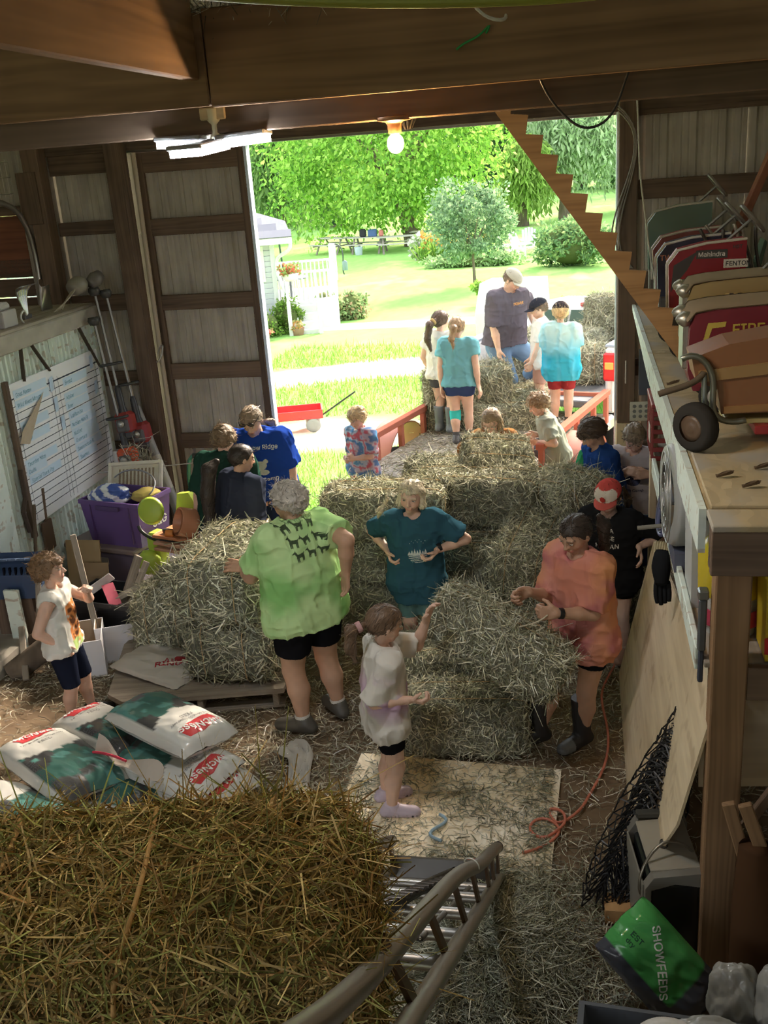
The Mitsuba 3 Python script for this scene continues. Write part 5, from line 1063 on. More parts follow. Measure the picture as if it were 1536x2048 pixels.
bush('hedge_ball', 'taller clipped hedge bush with flowers at its foot by the deck steps', (-7.42, 25.0, HZ+.42), (.42, .35, .46), 2400, .075, GRN*.75, 8)
bush('shrub', 'loose flowering shrub in front of the deck, left half', (-6.72, 26.6, HZ+.33), (.42, .45, .42), 1800, .12, np.array([(.30, .42, .20), (.40, .46, .22), (.48, .42, .22), (.22, .34, .15)]), 9)
bush('shrub', 'loose flowering shrub right of the deck corner', (-6.15, 27.1, HZ+.32), (.45, .45, .42), 1800, .12, np.array([(.28, .40, .20), (.36, .44, .22), (.45, .34, .22), (.22, .34, .15)]), 10)
bush('perennial_bed', 'low pale green perennial border under the small tree', (-4.0, 38.8, -.5), (1.9, .6, .32), 3600, .16, np.array([(.34, .50, .24), (.42, .58, .30), (.26, .42, .18)]), 11, 'flower bed')
for i, (x, y, px) in enumerate(((-7.65, 24.05, (.75, .25, .25)), (-7.02, 24.95, (.75, .45, .20)))):
    t = thing('flower_pot', ('pot of pink flowers beside the clipped hedges', 'brown pot of orange flowers at the foot of the deck steps')[i], 'flower pot'); z = gz(y)
    part(t, 'pot', MB((.35, .22, .16)).lathe([(0, 0), (.13, 0), (.17, .2), (.15, .2), (0, .18)], (x, y-.4, z), n=16), 'matte', True); P, N = crown(260, (x, y-.4, z+.27), (.2, .2, .12), 3+i, 10); part(t, 'flowers', MB().add(*leaves(P, N, .07, np.array([px, (.3, .42, .15), px]), 5)), 'leaf', kind='stuff')
t = thing('flower_basket', 'basket of red flowers on the deck railing by the house wall', 'flower basket'); part(t, 'basket', MB((.75, .75, .72)).lathe([(0, .06), (.14, .06), (.22, .24), (.0, .24)], (-7.12, 24.7, .60), n=16), 'matte', True); P, N = crown(420, (-7.12, 24.7, .92), (.28, .25, .16), 8, 12); part(t, 'flowers', MB().add(*leaves(P, N, .08, np.array([(.62, .12, .10), (.30, .45, .16), (.6, .2, .12), (.28, .42, .14)]), 6)), 'leaf', kind='stuff')
t = thing('planter', 'low planter with a leafy plant on the lawn behind the trailer girls', 'planter'); z = gz(28.5); part(t, 'pot', MB((.62, .36, .20)).lathe([(0, 0), (.13, 0), (.17, .36), (0, .34)], (-2.62, 28.4, z), n=16), 'matte', True); P, N = crown(380, (-2.75, 28.3, z+.45), (.32, .3, .25), 18, 10); part(t, 'plant', MB().add(*leaves(P, N, .13, GRN, 16)), 'leaf', kind='stuff')
# lilies: stems with orange flowers, and a white-flowered plant
t = thing('lily_clump', 'clump of orange day lilies behind the small tree', 'flowers'); r = np.random.default_rng(3); P = np.c_[r.uniform(-6.3, -3.6, 1500), r.uniform(40.3, 42.2, 1500), np.full(1500, -.7)+r.random(1500)*.45]; N = np.tile([0, 0, 1.], (1500, 1))
part(t, 'foliage', MB().add(*leaves(P, N, .5, GRN, 4, asp=.12, droop=-.9)), 'leaf', kind='stuff'); P = np.c_[r.uniform(-6.2, -3.2, 150), r.uniform(40.3, 42, 150), r.uniform(-.15, .45, 150)]; part(t, 'blossoms', MB().add(*leaves(P, N[:150], .20, np.array([(.75, .30, .08), (.78, .42, .14)]), 5, asp=.9)), 'leaf', kind='stuff')
t = thing('white_flowers', 'white flowering plant left of the orange lilies, by the big tree trunk', 'flowers'); P, N = crown(900, (-6.4, 42.2, -.05), (.5, .4, .65), 5, 16); part(t, 'blossoms', MB().add(*leaves(P, N, .16, np.array([(.82, .82, .78), (.75, .78, .7), (.35, .5, .22)]), 6, asp=.8)), 'leaf', kind='stuff')
# picnic tables
def picnic(x, y, yaw, label):
    z = gz(y); M = frame2((x, y, z), yaw); t = thing('picnic_table', label, 'picnic table', None); c = (.52, .50, .47)
    for k in range(4): part(t, 'plank', MB(c).box(-.9, .9, -.36+k*.185, -.19+k*.185, .70, .74).move(M), 'matte')
    for s in (-.68, .68): part(t, 'bench', MB(c).box(-.9, .9, s-.13, s+.13, .42, .46).move(M), 'matte')
    for xx in (-.65, .65):
        for s in (-1, 1): part(t, 'leg', MB((.3, .27, .24)).beam((xx, s*.15, .71), (xx, s*.55, 0), .04, .09, up=(1, 0, 0)).move(M), 'matte')
        part(t, 'brace', MB((.3, .27, .24)).box(xx-.02, xx+.02, -.75, .75, .36, .42).move(M), 'matte')
picnic(-11.4, 47.4, 30, 'leftmost picnic table under the big shade tree'); picnic(-9.55, 46.7, 10, 'second picnic table from the left, with a blue cooler on it')
picnic(-8.15, 46.2, -12, 'third picnic table from the left, empty, just left of the trunk'); picnic(-6.95, 48.4, 8, 'picnic table right beside the big tree trunk')
one('cooler', 'blue cooler box standing on the second picnic table', 'cooler', MB((.06, .12, .32)).box(-9.55, -9.15, 46.5, 46.8, .04, .36, .03), 'plastic'); one('bag', 'dark bag on the second picnic table beside the cooler', 'bag', MB((.05, .05, .06)).box(-9.95, -9.65, 46.5, 46.75, .04, .40, .06), 'matte')
one('bag', 'pink bag at the right end of the second picnic table', 'bag', MB((.65, .25, .22)).box(-9.05, -8.85, 46.5, 46.8, .04, .32, .05), 'matte'); one('bucket', 'pale blue bucket on the grass under the second picnic table', 'bucket', MB((.5, .6, .68)).lathe([(0, 0), (.16, 0), (.2, .38), (.17, .38), (.14, .03), (0, .03)], (-9.9, 45.9, gz(45.9)), n=16), 'plastic', True)
# chairs in the yard
def adirondack(x, y, yaw, col, label):
    M = frame2((x, y, gz(y)), yaw); t = thing('garden_chair', label, 'chair')
    for k in range(5): part(t, 'back_slat', MB(col).beam((-.24+k*.12, -.22, .30), (-.24+k*.12, -.52, 1.0-.02*abs(k-2)**2), .10, .025, up=(0, 1, .4)).move(M), 'matte')
    for k in range(5): part(t, 'seat_slat', MB(col).box(-.28, .28, -.25+k*.13, -.14+k*.13, .30+.03*k-.02, .33+.03*k-.02).move(M), 'matte')
    for s in (-.33, .33): part(t, 'arm', MB(col).box(s-.07, s+.07, -.4, .38, .53, .56).move(M), 'matte'); part(t, 'leg', MB(col).box(s-.02, s+.02, .24, .34, 0, .53).move(M), 'matte'); part(t, 'leg', MB(col).beam((s, .3, .34), (s, -.55, .02), .03, .12).move(M), 'matte')
adirondack(-2.0, 42.6, 172, (.50, .54, .62), 'grey-blue garden chair facing us beside the hydrangea'); adirondack(-2.75, 40.6, 60, (.84, .84, .82), 'white garden chair seen side on, nearer the small tree'); adirondack(-2.2, 41.0, 120, (.84, .84, .82), 'white garden chair next to the grey-blue one')
t = thing('side_table', 'small white table with dark legs between the small tree and the chairs', 'table'); part(t, 'top', MB((.8, .8, .78)).box(-3.3, -2.85, 39.6, 40.1, -.12, -.08), 'matte'); 
for x in (-3.25, -2.9):
    for y in (39.65, 40.05): part(t, 'leg', MB((.08, .08, .08)).box(x-.02, x+.02, y-.02, y+.02, -.7, -.12, 0), 'matte')
# bird feeder post, plant stake, orange marker
t = thing('feeder_post', 'weathered white post with feeders beyond the deck railing', 'post'); part(t, 'post', MB((.7, .68, .63)).box(-8.95, -8.72, 36.3, 36.5, gz(36.4), .62), 'matte'); part(t, 'hook', MB((.1, .12, .12)).tube(curve([(-8.72, 36.4, .60), (-8.5, 36.4, .45), (-8.45, 36.4, .1), (-8.45, 36.4, -.5)], 12), .025, 6), 'metal', True); part(t, 'feeder', MB((.2, .28, .3)).lathe([(0, 0), (.1, 0), (.1, .3), (0, .36)], (-8.4, 36.4, -.35), n=12), 'plastic', True)
one('stake', 'thin dark garden stake behind the deck railing', 'stake', MB((.05, .09, .07)).tube([(-9.4, 32, gz(32)), (-9.5, 32, 1.15)], .03, 6), 'metal'); one('marker', 'small orange marker on the lawn beyond the truck roof', 'marker', MB((.85, .32, .10)).lathe([(0, 0), (.12, 0), (.13, .1), (.05, .2), (.10, .35), (.06, .48), (0, .5)], (-.42, 26.2, gz(26.2)), n=14), 'plastic', True)
one('stone', 'pale round stone at the path edge under the clipped hedge', 'stone', MB((.62, .56, .50)).mesh(trimesh.Trimesh(*(lambda m: (m.vertices*np.array([.16, .14, .11])+np.array([-7.85, 23.55, gz(23.5)+.05]), m.faces))(trimesh.creation.icosphere(2)))), 'matte', True)
# grass blades near the door
r = np.random.default_rng(21); n = 42000; q = np.c_[r.uniform(-6.5, 1.2, n), 9.3+(r.random(n)**1.6)*13, np.zeros(n)]
gv = lambda x, y: (np.abs(y-19.0-.35*(x+4)) > 1.0)&(((x+3.4)/2.0)**2+((y-13.5)/1.3)**2 > 1)&~((x > -1.2)&(y < 12.5))&(x < -1.9+.30*(y-9.1)-.0+99*(y > 13))
q = q[gv(q[:, 0], q[:, 1])]; q[:, 2] = gz(q[:, 1])-.01
d = r.normal(size=(len(q), 3))*.35+np.array([0, 0, 1.]); L = (.05+.06*r.random((len(q), 1)))*(1+.03*(q[:, 1:2]-9)); s = r.normal(size=(len(q), 3)); s[:, 2] = 0; s /= np.linalg.norm(s, axis=1, keepdims=True); wd = .006*(1+.05*(q[:, 1:2]-9))
v = np.stack([q-s*wd, q+s*wd, q+d*L], 1).reshape(-1, 3); pal = np.array([(.20, .40, .06), (.28, .50, .09), (.36, .55, .14), (.16, .32, .05)]); c = np.repeat(pal[r.integers(0, 4, len(q))]*(.8+.4*r.random((len(q), 1))), 3, 0)
one('grass_blades', 'grass blades of the lawn nearest the door', 'grass', MB().add(v, np.arange(len(v)).reshape(-1, 3), c), 'leaf', kind='stuff')
# ================================================================== left side of the barn
# ---- whiteboard chart on the mint wall
BX = -4.425
t = thing('whiteboard', 'large white ruled chart board with pale blue name slips on the mint wall', 'whiteboard')
part(t, 'panel', MB((.80, .82, .86)).box(BX-.012, BX, 7.04, 8.62, .74, 1.92, .003), 'plastic')
def bp(y, z, d=.001): return np.array([BX+d, 7.04+y, .74+z])
mb = MB((.05, .06, .09))
for k in range(17):
    z = 1.055-k*.0605; mb.add(np.array([bp(.02, z), bp(1.56, z), bp(1.56, z+.0075*(1.6 if k == 0 else .8)), bp(.02, z+.0075*(1.6 if k == 0 else .8))]), np.array([[0, 1, 2, 3]]))
for y in (.075, .66, .72, .79, 1.50):
    mb.add(np.array([bp(y, .03), bp(y+.005, .03), bp(y+.005, 1.09), bp(y, 1.09)]), np.array([[0, 1, 2, 3]]))
part(t, 'ruled_lines', mb, 'matte', kind='stuff')
U, Vv = vec(0, 1, 0), vec(0, 0, 1)
for y, z, w, s in ((.10, 1.075, .5, 'Goat Name'), (.10, .99, .52, 'Wild West Mount'), (.12, .81, .42, 'Monster'), (.10, .70, .42, 'Arthur'), (.08, .50, .50, 'Thunder Nice'), (.08, .44, .3, 'Dude'), (.10, .36, .50, 'Special Duck Pty'),
                   (.86, 1.075, .1, ''), (.90, 1.00, .42, 'Breed'), (.88, .87, .40, 'Alpine'), (.88, .79, .40, 'Boer'), (.90, .70, .42, 'LaMancha'), (.90, .62, .46, 'Nubian Mini B'), (.90, .54, .46, 'Nubian'), (.92, .47, .46, 'Guernsey'), (.92, .39, .48, 'Saanendoah B.'), (.94, .31, .34, 'Saanen')):
    if not s: continue
    k = part(t, 'name_slip', MB((.62, .76, .90)).add(np.array([bp(y-.03, z-.025, .003), bp(y+w, z-.025, .003), bp(y+w, z+.048, .003), bp(y-.03, z+.048, .003)]), np.array([[0, 1, 2, 3]])), 'matte')
    part(k, 'writing', MB((.12, .30, .42)).text(s, .034, bp(y, z-.012, .0035), U, Vv, .0006, bold=False), 'matte')
for y, z in ((.64, .98), (.66, .80), (.72, .62), (1.40, 1.02), (1.42, .78)):
    part(t, 'paper_scrap', MB((.55, .69, .85)).add(np.array([bp(y, z, .004), bp(y+.06, z+.01, .006), bp(y+.07, z+.13, .004), bp(y-.005, z+.12, .012)]), np.array([[0, 1, 2, 3]])), 'matte')
part(t, 'peeled_paper', MB((.52, .44, .34)).add(np.array([bp(.03, .70, .01), bp(.10, .68, .05), bp(.52, 1.02, .01), bp(.06, .80, .03)]), np.array([[0, 1, 2], [0, 2, 3], [2, 1, 0]])), 'matte', label='curled brown strip of paper peeling off the chart')
part(t, 'side_strip', MB().box(BX-.01, BX+.03, 6.985, 7.035, .66, 1.96), 'girt_wood')
t2 = thing('strap', 'dark strap hanging from the ledge to the chart, left of the pair', 'strap'); scene[t2] = shape(MB((.09, .075, .06)).beam((-4.42, 7.34, 2.17), (-4.42, 7.30, 1.90), .012, .03, up=(1, 0, 0)), 'matte')
t2 = thing('strap', 'dark strap slanting from the ledge to the chart, middle', 'strap'); scene[t2] = shape(MB((.09, .075, .06)).beam((-4.42, 7.50, 2.17), (-4.42, 7.72, 1.90), .012, .03, up=(1, 0, 0)), 'matte')
t2 = thing('strap', 'dark strap slanting behind the string trimmers at the wall end', 'strap'); scene[t2] = shape(MB((.09, .075, .06)).beam((-4.42, 8.32, 2.2), (-4.42, 8.62, 1.75), .012, .03, up=(1, 0, 0)), 'matte')
t2 = thing('strap', 'dark belt dangling at the lower left corner of the chart', 'strap'); scene[t2] = shape(MB((.08, .06, .05)).tube([(-4.41, 6.98, 1.25), (-4.40, 6.96, 1.02), (-4.405, 6.90, .92), (-4.40, 6.93, .74)], .02, 6), 'matte')
# ---- things on the ledge
t = thing('rake', 'fan rake head standing on the ledge above the chart', 'rake')
for k in range(14):
    a = (k-6.5)*.065; part(t, 'tine', MB((.36, .36, .44) if k % 3 else (.5, .46, .36)).tube(curve([(-4.62, 7.86, 2.32), (-4.62, 7.86+math.sin(a)*.12, 2.44), (-4.62+.02, 7.86+math.sin(a)*.30, 2.58+.02*math.cos(a*3)), (-4.56, 7.86+math.sin(a)*.36, 2.60)], 8), .004, 5), 'metal')
part(t, 'hub', MB((.25, .25, .28)).box(-4.64, -4.60, 7.80, 7.92, 2.325, 2.36), 'metal')
g = [[(-4.70+.05*math.sin(b)*math.sin(a*1.0), 8.36+.10*math.cos(a)*(1-.3*b), 2.33+.21*b/1.2) for a in np.linspace(0, math.pi, 9)] for b in np.linspace(0, 1.2, 7)]
one('shovel_blade', 'pale worn shovel blade propped on the ledge between rake and trimmers', 'shovel', MB((.42, .40, .38)).sheet(np.array(g), None, .006), 'metal', True)
one('box', 'small pale dusty box on the ledge at the left edge of the picture', 'box', MB((.46, .44, .44)).box(-4.75, -4.5, 7.30, 7.52, 2.325, 2.46, .008).box(-4.72, -4.53, 7.32, 7.5, 2.458, 2.52, .02), 'matte')
one('hook', 'small white hook on the ledge beside the rake', 'hook', MB((.7, .7, .68)).tube(curve([(-4.5, 7.60, 2.33), (-4.5, 7.58, 2.40), (-4.5, 7.63, 2.42), (-4.5, 7.66, 2.38)], 12), .008, 6), 'plastic', True)
t = thing('spray_wand_pair', 'dusty motor heads and cables lying on top of the ledge at the wall end', 'motor')
part(t, 'head', MB((.22, .20, .17)).lathe([(0, -.09), (.05, -.09), (.075, -.05), (.08, .03), (.05, .08), (0, .09)], (-4.40, 8.42, 2.52), (.5, 1, .3), 16), 'plastic', True); part(t, 'head', MB((.13, .12, .11)).lathe([(0, -.08), (.05, -.08), (.07, 0), (.05, .07), (0, .08)], (-4.30, 8.58, 2.55), (.4, 1, .5), 16), 'plastic', True)
for k in range(4): part(t, 'cable', MB((.35, .31, .25)).tube(curve([(-4.40, 8.40, 2.52), (-4.46+.02*k, 8.30-.04*k, 2.42), (-4.48, 8.22-.05*k, 2.34)], 10), .007, 6), 'plastic', True)
# ---- string trimmers hanging head up at the end of the wall
def trimmer(top, bot, col, guard, label):
    t = thing('string_trimmer', label, 'string trimmer'); top, bot = vec(*top), vec(*bot); d = unit(bot-top); s = unit(np.cross(d, [0, 1, 0])); f = np.cross(s, d)
    part(t, 'shaft', MB((.30, .29, .28)).tube(np.linspace(top, bot, 6), .013, 8), 'metal', True)
    part(t, 'loop_handle', MB((.04, .04, .04)).tube([bot-d*guard+s*.10*math.cos(a)-f*(.02+.07*math.sin(a)) for a in np.linspace(0, 2*np.pi, 17)], .013, 7), 'plastic', True)
    part(t, 'grip', MB((.04, .04, .045)).lathe([(.016, 0), (.028, .03), (.032, .12), (.03, .2), (.045, .26)], bot-d*.30, d, 12), 'plastic', True)
    e = part(t, 'engine', MB(col).obox(bot+d*.05, [d, s, f], [.10, .085, .075], .03), 'plastic'); part(e, 'cover', MB((.10, .09, .09)).obox(bot+d*.07-f*.07, [d, s, f], [.06, .06, .03], .015), 'plastic'); part(e, 'fuel_tank', MB((.06, .06, .065)).obox(bot+d*.16+s*.01, [d, s, f], [.045, .06, .055], .018), 'plastic'); part(e, 'starter', MB((.5, .48, .45)).lathe([(0, 0), (.035, 0), (.03, .02), (0, .022)], bot+d*.05-f*.10, -f, 14), 'metal', True)
    part(t, 'cutting_head', MB((.05, .05, .05)).lathe([(0, -.03), (.045, -.03), (.055, 0), (.04, .04), (0, .05)], top, d, 14), 'plastic', True); return t
trimmer((-4.32, 8.56, 2.45), (-4.16, 8.44, 1.30), (.28, .035, .03), .50, 'dark red string trimmer hanging at the wall end, right one with its loop handle high')
trimmer((-4.24, 8.62, 2.42), (-4.06, 8.52, 1.18), (.24, .03, .03), .42, 'red string trimmer hanging behind the other, lower loop handle')
trimmer((-4.32, 8.46, 2.2), (-4.15, 8.36, .98), (.62, .09, .03), .34, 'orange string trimmer hanging lowest beside the chart')
one('pole', 'long thin wooden handle leaning between trimmers and door post', 'pole', MB((.36, .29, .21)).tube([(-4.22, 8.64, 2.2), (-3.86, 8.36, .02)], .014, 8), 'matte', True)
one('pole', 'pale broom handle leaning below the trimmer engines', 'pole', MB((.55, .50, .42)).tube([(-4.12, 8.5, 1.05), (-3.78, 8.1, .04)], .012, 8), 'matte', True)
t = thing('pipe', 'thick grey worn pipe leaning from the wall toward the door leaf', 'pipe'); part(t, 'tube', MB((.26, .25, .235)).tube([(-4.12, 8.62, 1.35), (-3.55, 8.20, .03)], .045, 14), 'plastic', True); part(t, 'band', MB((.42, .39, .33)).tube([(-3.93, 8.48, .91), (-3.80, 8.385, .61)], .047, 14), 'plastic', True)
one('door_pole', 'long pale pole standing along the hinge side of the door leaf', 'pole', MB((.50, .43, .34)).tube([(-3.905, 8.90, 3.60), (-3.915, 8.90, 1.9), (-3.90, 8.90, .05)], .022, 10), 'matte', True)
one('latch', 'bent metal latch hook on the door pole', 'latch', MB((.55, .54, .52)).tube(curve([(-3.93, 8.86, 1.80), (-3.86, 8.84, 1.88), (-3.88, 8.84, 1.80), (-3.95, 8.84, 1.73)], 12), .008, 6), 'metal', True)
r = np.random.default_rng(8); mb = MB()
v, f_, c_ = blades(np.c_[r.normal(-4.02, .07, 260), r.normal(8.3, .06, 260), r.normal(.86, .10, 260)], unit(vec(.3, -1, .2))+np.zeros((260, 3)), .16, .005, LIT*.8, 4, lift=.8, bend=.6)
one('dried_plant', 'tuft of dried stalks hanging under the trimmer engines', 'dried plant', MB().add(v, f_, c_), 'matte', kind='stuff')
# ---- purple tote on the deck box
def tote(M, L, Wd, H, col, taper=.86, rim=.035, wall=.006):
    mb = MB(col); lo, hi = .5*taper, .5
    P = lambda k, z, s=0: [(sx*(k*L-s), sy*(k*Wd-s), z) for sx, sy in ((-1, -1), (1, -1), (1, 1), (-1, 1))]
    rings = [P(lo, 0), P(hi, H-rim), P(hi, H-rim), P(hi+rim*.35/L, H-rim), P(hi+rim*.35/L, H), P(hi, H, wall), P(lo, wall, wall)]
    rings = np.array(rings); n = len(rings); q = []
    for i in range(n-1):
        for j in range(4): q.append([i*4+j, i*4+(j+1) % 4, (i+1)*4+(j+1) % 4, (i+1)*4+j])
    q += [[3, 2, 1, 0], [(n-1)*4+j for j in range(4)]]; v = rings.reshape(-1, 3); q = np.array(q); vv = v[q].reshape(-1, 3); return mb.add(vv, np.arange(len(vv)).reshape(-1, 4)).move(M)
PU = (.13, .075, .235); M = frame2((-3.80, 7.48, .475), 14); t = thing('storage_tote', 'open purple storage tote full of bags, standing on the grey-purple chest', 'storage tote')
part(t, 'tub', tote(M, .60, .44, .40, PU), 'plastic')
for y in (-.1, .1): part(t, 'front_rib', MB((.10, .055, .19)).box(y*2-.006, y*2+.006, -.228, -.20, .04, .36, .002).move(M), 'plastic')
part(t, 'handle_lip', MB((.09, .055, .16)).box(-.12, .12, -.255, -.225, .33, .365, .004).move(M), 'plastic')
Q = frame2((-3.80, 7.48, .475), 14); pm = lambda y, z: (Q@np.array([.296, y, z, 1]))[:3]; uu = Q[:3, :3]@vec(0, 1, 0); vv_ = Q[:3, :3]@unit(vec(.09, 0, 1))
[part(t, 'print', MB((.72, .70, .78)).text(s_, h_, pm(*o_), uu, vv_, .003, bold=True), 'matte') for s_, h_, o_ in (('S&G', .07, (-.06, .14)), ('totes', .035, (-.08, .05)))]
def lump(c, rad, seed, col, amp=.25, n=3): 
    m = trimesh.creation.icosphere(4); v = m.vertices*(1+amp*2*(meshkit.fbm(m.vertices*1.7+seed, n, seed)-.5))[:, None]*np.asarray(rad)+np.asarray(c)
    cc = np.tile(np.array(col, float), (len(v), 1)) if not callable(col) else col(m.vertices); return MB().add(v, m.faces, cc)
stripe = lambda p: np.where((np.sin(p[:, 0]*9+p[:, 2]*7+3*meshkit.fbm(p*3, 2, 4)) > .1)[:, None], (.66, .69, .74), (.05, .09, .32))
one('bag', 'crumpled blue and white printed bag in the purple tote', 'bag', lump((-3.93, 7.46, .86), (.19, .16, .10), 3, stripe), 'wrap', True)
one('towel', 'yellowish cloth folded at the right end of the purple tote', 'towel', lump((-3.62, 7.52, .85), (.12, .12, .06), 5, (.52, .42, .14)), 'matte', True)
t = thing('seedling_tray', 'off-white slotted plastic tray leaning behind the purple tote', 'tray'); M2 = m44(rot((0, 0, 1), 10)@rot((1, 0, 0), 55), (-3.84, 7.82, .90))
part(t, 'rim', MB((.66, .62, .54)).box(-.24, .24, -.15, -.12, 0, .035).box(-.24, .24, .12, .15, 0, .035).box(-.24, -.21, -.12, .12, 0, .035).box(.21, .24, -.12, .12, 0, .035).move(M2), 'plastic')
part(t, 'base', MB((.60, .56, .48)).box(-.22, .22, -.13, .13, -.005, .005, 0).move(M2), 'plastic')
for k in range(10): part(t, 'slot', MB((.28, .22, .16)).box(-.15+k*.033, -.135+k*.033, -.09, .09, .005, .009, 0).move(M2), 'matte')
one('paper_roll', 'white paper roll standing by the tray at the chart corner', 'roll', MB((.72, .70, .68)).lathe([(.02, 0), (.055, 0), (.055, .26), (.02, .26)], (-4.28, 8.44, .72), n=18), 'matte', True)
part(thing('wire_hanger', 'grey wire bent over the contents of the purple tote', 'wire'), 'wire', MB((.4, .4, .42)).tube(curve([(-3.98, 7.70, .95), (-3.7, 7.66, 1.02), (-3.52, 7.5, .95), (-3.54, 7.4, .89)], 18), .007, 6), 'metal', True)
one('rod', 'long thin straight rod lying across the tote tops toward the door', 'rod', MB((.55, .54, .52)).tube([(-4.25, 7.9, .93), (-3.15, 7.92, 1.02)], .005, 6), 'metal', True)
M = frame2((-3.93, 7.56, 0), 14); t = thing('deck_chest', 'large grey-purple plastic chest with a brown lid under the purple tote', 'chest')
part(t, 'body', MB((.105, .085, .13)).box(-.36, .36, -.30, .30, 0, .43, .02).move(M), 'plastic'); part(t, 'lid', MB((.20, .155, .15)).box(-.38, .38, -.32, .32, .43, .475, .012).move(M), 'plastic'); part(t, 'end_panel', MB((.30, .25, .36)).box(.36, .372, -.29, .29, .01, .42, .004).move(M), 'plastic'); part(t, 'name_plate', MB((.22, .20, .19)).box(-.08, .08, -.306, -.298, .32, .38, .002).move(M), 'plastic')
# ---- lime toy workbench
LM = (.40, .56, .07); M = frame2((-3.18, 7.10, 0), 18); t = thing('toy_workbench', 'lime green plastic toy workbench with orange shelves, behind the hay on the pallet', 'toy workbench')
part(t, 'post', MB(LM).box(-.30, -.18, -.10, .06, 0, .66, .03).move(M), 'plastic'); part(t, 'post', MB(LM).box(.14, .26, -.08, .08, 0, .66, .03).move(M), 'plastic')
part(t, 'foot', MB(LM).lathe([(0, -.05), (.09, -.05), (.11, 0), (.09, .05), (0, .05)], (-.26, -.12, .42), (0, 1, 0), 18).move(M), 'plastic', True)
part(t, 'disc', MB(LM).lathe([(0, -.02), (.09, -.02), (.115, 0), (.09, .025), (0, .03)], (-.20, -.08, .86), (.3, -1, .25), 24).move(M), 'plastic', True); part(t, 'back_panel', MB(LM).prism([(-.10, .62), (.12, .62), (.16, .9), (.10, 1.0), (-.02, .98)], (0, .10, 0), (1, 0, 0), (0, 0, 1), .05).move(M), 'plastic')
for z in (.66, .60, .55): part(t, 'shelf', MB((.50, .20, .10) if z > .62 else (.46, .26, .17)).box(-.16, .34, -.16, .14, z, z+.025, .006).move(M), 'plastic')
part(t, 'hoop', MB((.03, .035, .03)).tube([(-.12+.22*math.cos(a), -.1, .72+.1*math.sin(a)) for a in np.linspace(math.pi, 2*math.pi, 14)], .015, 7).move(M), 'plastic', True)
one('cap_bucket', 'black and orange toy drum lying open on the toy workbench', 'toy', MB((.5, .22, .12)).lathe([(.10, 0), (.115, .02), (.115, .14), (.09, .15), (.085, .03), (0, .02)], (-2.99, 6.98, .79), (-.7, -.6, .35), 20).lathe([(0, .03), (.085, .03)], (-2.99, 6.98, .79), (-.7, -.6, .35), 20, (.01, .01, .01)), 'plastic', True)
t = thing('toy_tools', 'black toy saw and bits lying on the toy workbench shelf', 'toy tools'); part(t, 'saw', MB((.03, .03, .03)).box(-.10, .14, -.1, -.06, .69, .72, .006).move(M), 'plastic'); part(t, 'bit', MB((.62, .22, .05)).lathe([(0, -.03), (.03, -.03), (.03, .03), (0, .03)], (.0, -.12, .705), (1, .3, 0), 10).move(M), 'plastic', True)
# ---- hand truck
M = frame2((-3.32, 8.02, 0), 4); t = thing('hand_truck', 'green tube hand truck with a black grip standing against the door leaf', 'hand truck'); GT = (.10, .30, .20)
part(t, 'frame', MB(GT).tube(curve([(-.10, 0, .02), (-.10, 0, .55), (-.10, -.0, .95), (-.06, -.01, 1.03), (.05, -.01, 1.05), (.22, 0, 1.05)], 30), .017, 10).move(M), 'metal', True); part(t, 'frame', MB(GT).tube([(.22, 0, .02), (.22, 0, 1.05)], .017, 10).move(M), 'metal', True)
part(t, 'grip', MB((.03, .03, .03)).tube([(-.04, -.01, 1.045), (.20, 0, 1.05)], .024, 12).move(M), 'plastic', True)
for z in (.3, .55, .8): part(t, 'crossbar', MB(GT).tube([(-.10, 0, z), (.22, 0, z)], .012, 8).move(M), 'metal', True)
part(t, 'toe_plate', MB(GT).box(-.14, .26, -.26, 0, 0, .012, .003).move(M), 'metal')
for x in (-.15, .27): part(t, 'wheel', MB((.04, .04, .04)).lathe([(0, -.03), (.07, -.035), (.11, -.02), (.115, 0), (.11, .02), (.07, .035), (0, .03)], (x, .08, .115), (1, 0, 0), 18).move(M), 'plastic', True)
# ---- blue feeder and boards at the wall end
M = frame2((-4.21, 6.36, 0), -6); t = thing('poultry_feeder', 'blue slotted plastic box on a board stand at the far left behind the boy', 'feeder')
part(t, 'box', MB((.035, .065, .14)).prism([(-.14, .44), (.12, .46), (.14, .66), (.02, .80), (-.14, .72)], (-.20, 0, 0), (0, -1, 0), (0, 0, 1), -.42).move(M), 'plastic')
for k in range(6): part(t, 'lid_slat', MB((.07, .11, .20)).obox((-.17+k*.07, -.05, .755), [[1, 0, 0], [0, .95, -.3], [0, .3, .95]], [.031, .09, .008], .003).move(M), 'plastic')
for k in range(9): part(t, 'slot', MB((.01, .012, .02)).obox((-.17+k*.045, -.128, .69), [[1, 0, 0], [0, 0, 1], [0, 1, 0]], [.006, .028, .012], 0).move(M), 'matte')
part(t, 'stand', MB().box(-.18, .12, -.10, .10, 0, .46).move(M), 'girt_wood')
one('board', 'mint-painted board standing under the blue box', 'board', MB().box(-4.24, -4.12, 6.17, 6.20, .02, .56), 'mint_paint')
one('spade', 'rusty spade hanging against the mint wall under the chart', 'spade', MB((.16, .115, .085)).box(-4.44, -4.42, 7.16, 7.32, .46, .72, .004).tube([(-4.43, 7.24, .72), (-4.425, 7.27, 1.0)], .016, 8), 'matte')
one('broom', 'dark broom handle leaning on the mint wall beside the boy\'s back', 'broom', MB((.10, .075, .055)).tube([(-4.30, 6.9, .98), (-4.06, 6.25, .18)], .014, 8).box(-4.14, -3.98, 6.18, 6.3, .0, .18, .02), 'matte')
